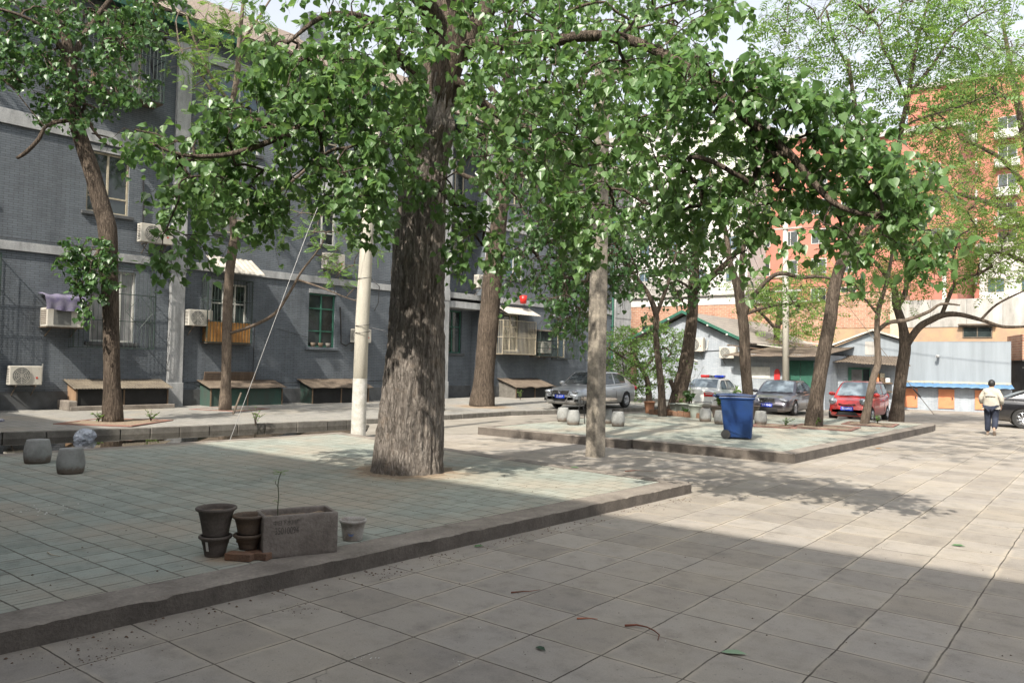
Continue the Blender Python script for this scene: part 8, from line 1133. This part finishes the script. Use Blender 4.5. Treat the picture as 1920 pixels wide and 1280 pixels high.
def tree(key,name,label,leaf,lm,size,per,spread,bark,cat='tree',group=None,droop=.75,hang=.25,tube_n=14,trunk_obj=None,tipr=.006,outb=.45,extra=None,crownname='crown',petiole=False):
    limbs,cl=TREES[key]; limbs=[[(x/100,y/100,z/100,r/1000) for x,y,z,r in L_] for L_ in limbs]; cl=[(x/100,y/100,z/100) for x,y,z in cl]
    if extra: cl+=extra
    if key=='poplar':   # keep the lower trunk open to the sun, as it stands in the courtyard
        cl=[c for c in cl if not (8.2-c[1]>0 and abs(c[0]-.226*(8.2-c[1])+8.9)<.55 and -.2<c[2]-1.03*(8.2-c[1])<2.3)]
    b0=limbs[0][0]; zb={'poplar':.15,'left':.16,'locust':.18,'broad':.18,'slim':.2,'leaning':.05,'fork':.2,'tall':.2,'thin':.2,'spreading':0,'far':0,'hutside':0,'shrub':0}.get(key,0)
    base=Vector((b0[0],b0[1],zb)); o=thing(name,label,cat,tuple(base),0,group)
    def loc(p): return tuple(Vector(p[:3])-base)
    tr_=MB()
    for i,L_ in enumerate(limbs):
        pts=[Vector(loc(p)) for p in L_]; rs=[p[3] for p in L_]
        if i==0: pts[0].z=-.05; rs=[rs[0]*1.12]+rs[1:]; 
        # smooth the limb with Catmull-Rom
        P2=[];R2=[]
        for k in range(len(pts)-1):
            p0=pts[max(k-1,0)];p1=pts[k];p2=pts[k+1];p3=pts[min(k+2,len(pts)-1)]
            S_=5
            for s_ in range(S_):
                t=s_/S_; P2.append(.5*((2*p1)+(-p0+p2)*t+(2*p0-5*p1+4*p2-p3)*t*t+(-p0+3*p1-3*p2+p3)*t**3)); R2.append((rs[k]+(rs[k+1]-rs[k])*t)*(1+.09*nz(P2[-1].z*1.7,i,k)))
        P2.append(pts[-1]);R2.append(rs[-1])
        if i==0 and trunk_obj: continue
        tr_.tube(P2,R2,tube_n if i==0 else max(6,tube_n-4))
    if trunk_obj: trunk_obj(limbs[0],base,o,tr_)
    bk2=M_bark2 if trunk_obj else bark; t_o=tr_.build('trunk' if not trunk_obj else 'limbs',bk2,o,smooth=True)
    tw,C_,PA=grow(limbs,cl,base,tipr); tb_=MB()
    for pts,rs in tw: tb_.tube([tuple(Vector(p)-base) for p in pts],rs,5,False)
    # leaf sprays
    n=len(C_); pos=[];tip=[];nr=[];sz=[]
    for c,pa in zip(C_,PA):
        ax=Vector(c)-Vector(pa); ax=ax.normalized() if ax.length>1e-4 else Vector((0,0,-1)); k=max(2,int(per*random.uniform(.6,1.4)))
        # two or three sub twigs per spray
        subs=[]
        for q in range(3):
            d=(ax*.6+Vector((random.gauss(0,1),random.gauss(0,1),random.gauss(0,.6)-.55*droop))).normalized(); l=spread*random.uniform(.6,1.25); s0=Vector(c)
            mid=s0+d*l*.55+Vector((0,0,.04*l)); en=s0+d*l+Vector((0,0,-droop*l*.35)); subs.append((s0,mid,en)); tb_.tube([tuple(s0-base),tuple(mid-base),tuple(en-base)],[tipr*.8,tipr*.6,tipr*.35],4,False)
        for q in range(k):
            s0,mid,en=random.choice(subs); t=random.uniform(.15,1.0)**.8; p=(s0.lerp(mid,t*2) if t<.5 else mid.lerp(en,t*2-1))
            out_=Vector((random.gauss(0,1),random.gauss(0,1),random.gauss(0,.5))).normalized()
            td=(out_*outb+Vector((0,0,-hang*4)) if random.random()<.55 else out_+Vector((0,0,-hang))).normalized()
            p=p+out_*size*.45+Vector((0,0,-size*.2))
            nv=Vector((out_.x*.8+random.gauss(0,.55),out_.y*.8+random.gauss(0,.55),.6+random.gauss(0,.45)))
            pos.append(tuple(p-base));tip.append(tuple(td));nr.append(tuple(nv));sz.append(size*random.uniform(.5,1.25))
    tb_.build('branches',bk2,o,smooth=True)
    leaf_mesh(crownname,leaf,np.array(pos),np.array(tip),np.array(nr),np.array(sz),lm,o); return o
def big_trunk(L_,base,o,tr_):
    """fissured trunk of the old poplar"""
    pts=[Vector(p[:3])-base for p in L_]; rs=[p[3] for p in L_]; pts[0].z=-.06
    zs=[0]; 
    for a,b in zip(pts[:-1],pts[1:]): zs.append(zs[-1]+(b-a).length)
    N,M_=330,150; vs=[]
    for i in range(N+1):
        s_=zs[9]*i/N if len(zs)>9 else zs[-1]*i/N; k=max(j for j in range(len(zs)) if zs[j]<=s_+1e-9); k=min(k,len(zs)-2); t=(s_-zs[k])/(zs[k+1]-zs[k])
        p0=pts[max(k-1,0)];p1=pts[k];p2=pts[k+1];p3=pts[min(k+2,len(pts)-1)]
        c=.5*((2*p1)+(-p0+p2)*t+(2*p0-5*p1+4*p2-p3)*t*t+(-p0+3*p1-3*p2+p3)*t**3); r=rs[k]+(rs[k+1]-rs[k])*t
        for q in range(M_):
            a=2*math.pi*q/M_; ca,sa=math.cos(a),math.sin(a); z=c.z
            fl=.035*math.exp(-max(0,z)*1.6)*(1+.9*mn.noise(Vector((ca*1.6,sa*1.6,3))))
            w1=mn.noise(Vector((ca*4.6,sa*4.6,z*.9)))*.5
            rd=1-abs(mn.noise(Vector((ca*9+w1,sa*9+w1,z*1.5))))*2.2; rd2=1-abs(mn.noise(Vector((ca*20,sa*20,z*4.5+7))))*2
            d=.034*rd+.017*rd2+.03*mn.noise(Vector((ca*2,sa*2,z*.7)))
            bur=.16*math.exp(-((z-5.35)/.3)**2)*max(0,math.cos(a+.6))*(1+.6*mn.noise(Vector((ca*6,sa*6,z*6))))
            rr=r+fl+(d-.035)+bur; vs.append((c.x+ca*rr,c.y+sa*rr,z))
    fs=[(i*M_+q,i*M_+(q+1)%M_,(i+1)*M_+(q+1)%M_,(i+1)*M_+q) for i in range(N) for q in range(M_)]
    MB().add(vs,fs).build('trunk',M_bark,o,smooth=True)
    k=8; tr_.tube([tuple(p) for p in pts[k:]],rs[k:],16)
HEART=T_heart(); PIN=T_pinn(); PIN5=T_pinn(4,.16,.36); SM=T_small()
def crown_extra(cx,cy,cz,rx,ry,rz_,n,seed,zmin=0):
    r=random.Random(seed); o=[]
    while len(o)<n:
        v=Vector((r.uniform(-1,1),r.uniform(-1,1),r.uniform(-1,1)))
        if .25<v.length<1 and cz+v.z*rz_>zmin: o.append((cx+v.x*rx,cy+v.y*ry,cz+v.z*rz_))
    return o
tree('poplar','poplar_tree','huge old poplar with deeply furrowed bark standing in the front terrace',HEART,M_leafP,.106,30,.40,M_bark,hang=.2,droop=.9,trunk_obj=big_trunk,tipr=.0042,extra=crown_extra(-8.8,11.0,12.0,5.0,3.4,3.0,150,3,9.2)+crown_extra(-1.6,13.6,11.0,4.4,5.0,1.6,190,9,9.6)+crown_extra(-8.6,14.2,12.2,6.2,4.6,1.8,330,12,10.6))
tree('left','poplar_tree','leaning tree with leafy tufts on its trunk at far left',HEART,M_leafD,.125,25,.45,M_bark2,hang=.2,tipr=.006)
tree('locust','locust_tree','slender young tree with feathery leaves before the orange panel cage',PIN,M_leafG,.32,9,.4,M_bark3,hang=.05,droop=.3,tipr=.006,outb=1.2)
tree('broad','poplar_tree','stout pale barked tree in front of the recessed stair bay with hanging dark leaves',HEART,M_leafD,.17,14,.6,M_bark2,hang=.3,droop=1.,tipr=.012)
tree('slim','slim_tree','slim forked tree behind the row of pots',HEART,M_leafD,.13,10,.4,M_bark2,hang=.25,tipr=.008)
tree('leaning','poplar_tree','dark tree leaning right in front of the gabled hut',HEART,M_leafD,.15,12,.55,M_bark2,hang=.3,tipr=.012)
tree('fork','forked_tree','forked tree rising right behind the blue bin',PIN5,M_leafG,.34,13,.5,M_bark2,hang=.05,droop=.3,tipr=.009,outb=1.2)
tree('tall','locust_tree','tallest feathery tree on the rear terrace, leaning right above the grey car',PIN5,M_leafG,.35,13,.65,M_bark2,hang=.05,droop=.25,tipr=.006,outb=1.2)
tree('spreading','locust_tree','dark trunked tree right of the red car with one long horizontal limb',PIN5,M_leafY,.37,12,.7,M_bark2,hang=.05,droop=.25,tipr=.007,outb=1.2)
tree('thin','young_tree','thin pale curved tree standing before the red car',PIN5,M_leafG,.32,9,.45,M_bark3,hang=.05,droop=.25,tipr=.008,outb=1.2)
tree('far','locust_tree','broad feathery tree reaching in from beyond the right edge',PIN5,M_leafY,.44,14,1.1,M_bark2,hang=.05,droop=.25,tipr=.009,outb=1.2)
tree('hutside','locust_tree','low yellow green tree behind the sheds beside the utility pole',PIN5,M_leafY,.5,14,.9,M_bark2,hang=.05,droop=.25,tipr=.009,outb=1.2)
tree('shrub','bush','fine leaved green bush on a crooked stem before the left end of the hut',SM,M_leafG,.11,70,.55,M_bark2,cat='bush',hang=.02,droop=.3,tipr=.007,outb=1.)
# sapling leaves and pot plants
def tuft(name,label,cat,loc,n,h,r,size,m,tm=SM,group=None,stems=6,par=None):
    o=par or thing(name,label,cat,loc,0,group); st=MB();pos=[];tip=[];nr=[];sz=[]
    for k in range(stems):
        a=random.uniform(0,6.28); e=Vector((r*math.cos(a)*random.uniform(.2,1),r*math.sin(a)*random.uniform(.2,1),h*random.uniform(.6,1))); m1=Vector((e.x*.3,e.y*.3,e.z*.6)); st.tube([(0,0,0),tuple(m1),tuple(e)],[.008,.006,.003],5)
        for q in range(n//stems):
            t=random.uniform(.3,1); p=Vector((0,0,0)).lerp(m1,t*2) if t<.5 else m1.lerp(e,t*2-1); d=Vector((random.gauss(0,1),random.gauss(0,1),random.gauss(.2,.5))).normalized()
            pos.append(tuple(p));tip.append(tuple(d));nr.append((random.gauss(0,.4),random.gauss(0,.4),1));sz.append(size*random.uniform(.6,1.2))
    st.build('stem',M_bark2,o); leaf_mesh('leaves',tm,np.array(pos),np.array(tip),np.array(nr),np.array(sz),m,o); return o
def leafcl(par,c,n,s,spr,m):
    pos=[];tip=[];nr=[];sz=[]
    for k in range(n):
        a=6.28*k/n+random.uniform(-.3,.3); pos.append(c); tip.append((math.cos(a),math.sin(a),random.uniform(-.1,.5))); nr.append((0,0,1)); sz.append(s*random.uniform(.7,1.1))
    leaf_mesh('leaves',T_pinn(3,.3,.55),np.array(pos),np.array(tip),np.array(nr,dtype=float),np.array(sz),m,par)
leafcl(sp,(.018,.008,.415),7,.065,0,M_leafG); leafcl(sp,(-.04,-.01,.335),4,.03,0,M_leafG); leafcl(sp,(-.03,0,.15),4,.035,0,M_leafG); leafcl(sp,(-.002,0,.4),4,.05,0,M_leafG)
tuft('pot_plant','leafy plant in the wide grey green pot','plant',(-11.95,25.2,.55),150,.6,.5,.11,M_leafD,HEART,stems=10); tuft('pot_plant','leafy plant in the brown glazed pot','plant',(-10.75,25.0,.52),130,.5,.3,.1,M_leafG,HEART,stems=9)
tuft('pot_plant','spiky pale plant rising from the dark wide pot','plant',(-10.3,25.4,.6),70,.75,.3,.16,M_leafG,SM,stems=9); tuft('pot_plant','low sparse plant in the grey green trough pot','plant',(-12.6,25.9,.5),60,.35,.35,.09,M_leafG,SM,stems=8)
tuft('pot_plant','bare twiggy plant rising behind the wide grey green pot','plant',(-12.2,25.9,.5),24,1.7,.5,.07,M_leafG,SM,stems=7); tuft('weed','low weeds by the brick edging under the slim tree','weeds',(-11.7,24.5,.2),90,.35,.3,.1,M_leafD,HEART,stems=8)
for k,(x,y,z,l) in enumerate(((-7.15,23.85,.2,'weeds sprouting at the foot of the tall tree'),(-7.9,23.2,.2,'small weeds on the brick square right of the blue bin'),(-6.2,26.9,.2,'small weeds beside the thin curved tree'),(-20.5,9.0,.18,'weeds left of the foot of the leaning left tree'),(-20.0,10.1,.18,'weeds right of the foot of the leaning left tree'),(-21.9,28.4,.2,'weed growing before the bent rusty basement cover'),(-18.0,11.9,.1,'sprig of green weed on the kerb by the puddle'))):
    tuft('weed',l,'weeds',(x,y,z),50,.28 if k<5 else .5,.25,.08,M_leafG,SM,'weeds at the feet of trees and walls',stems=7)
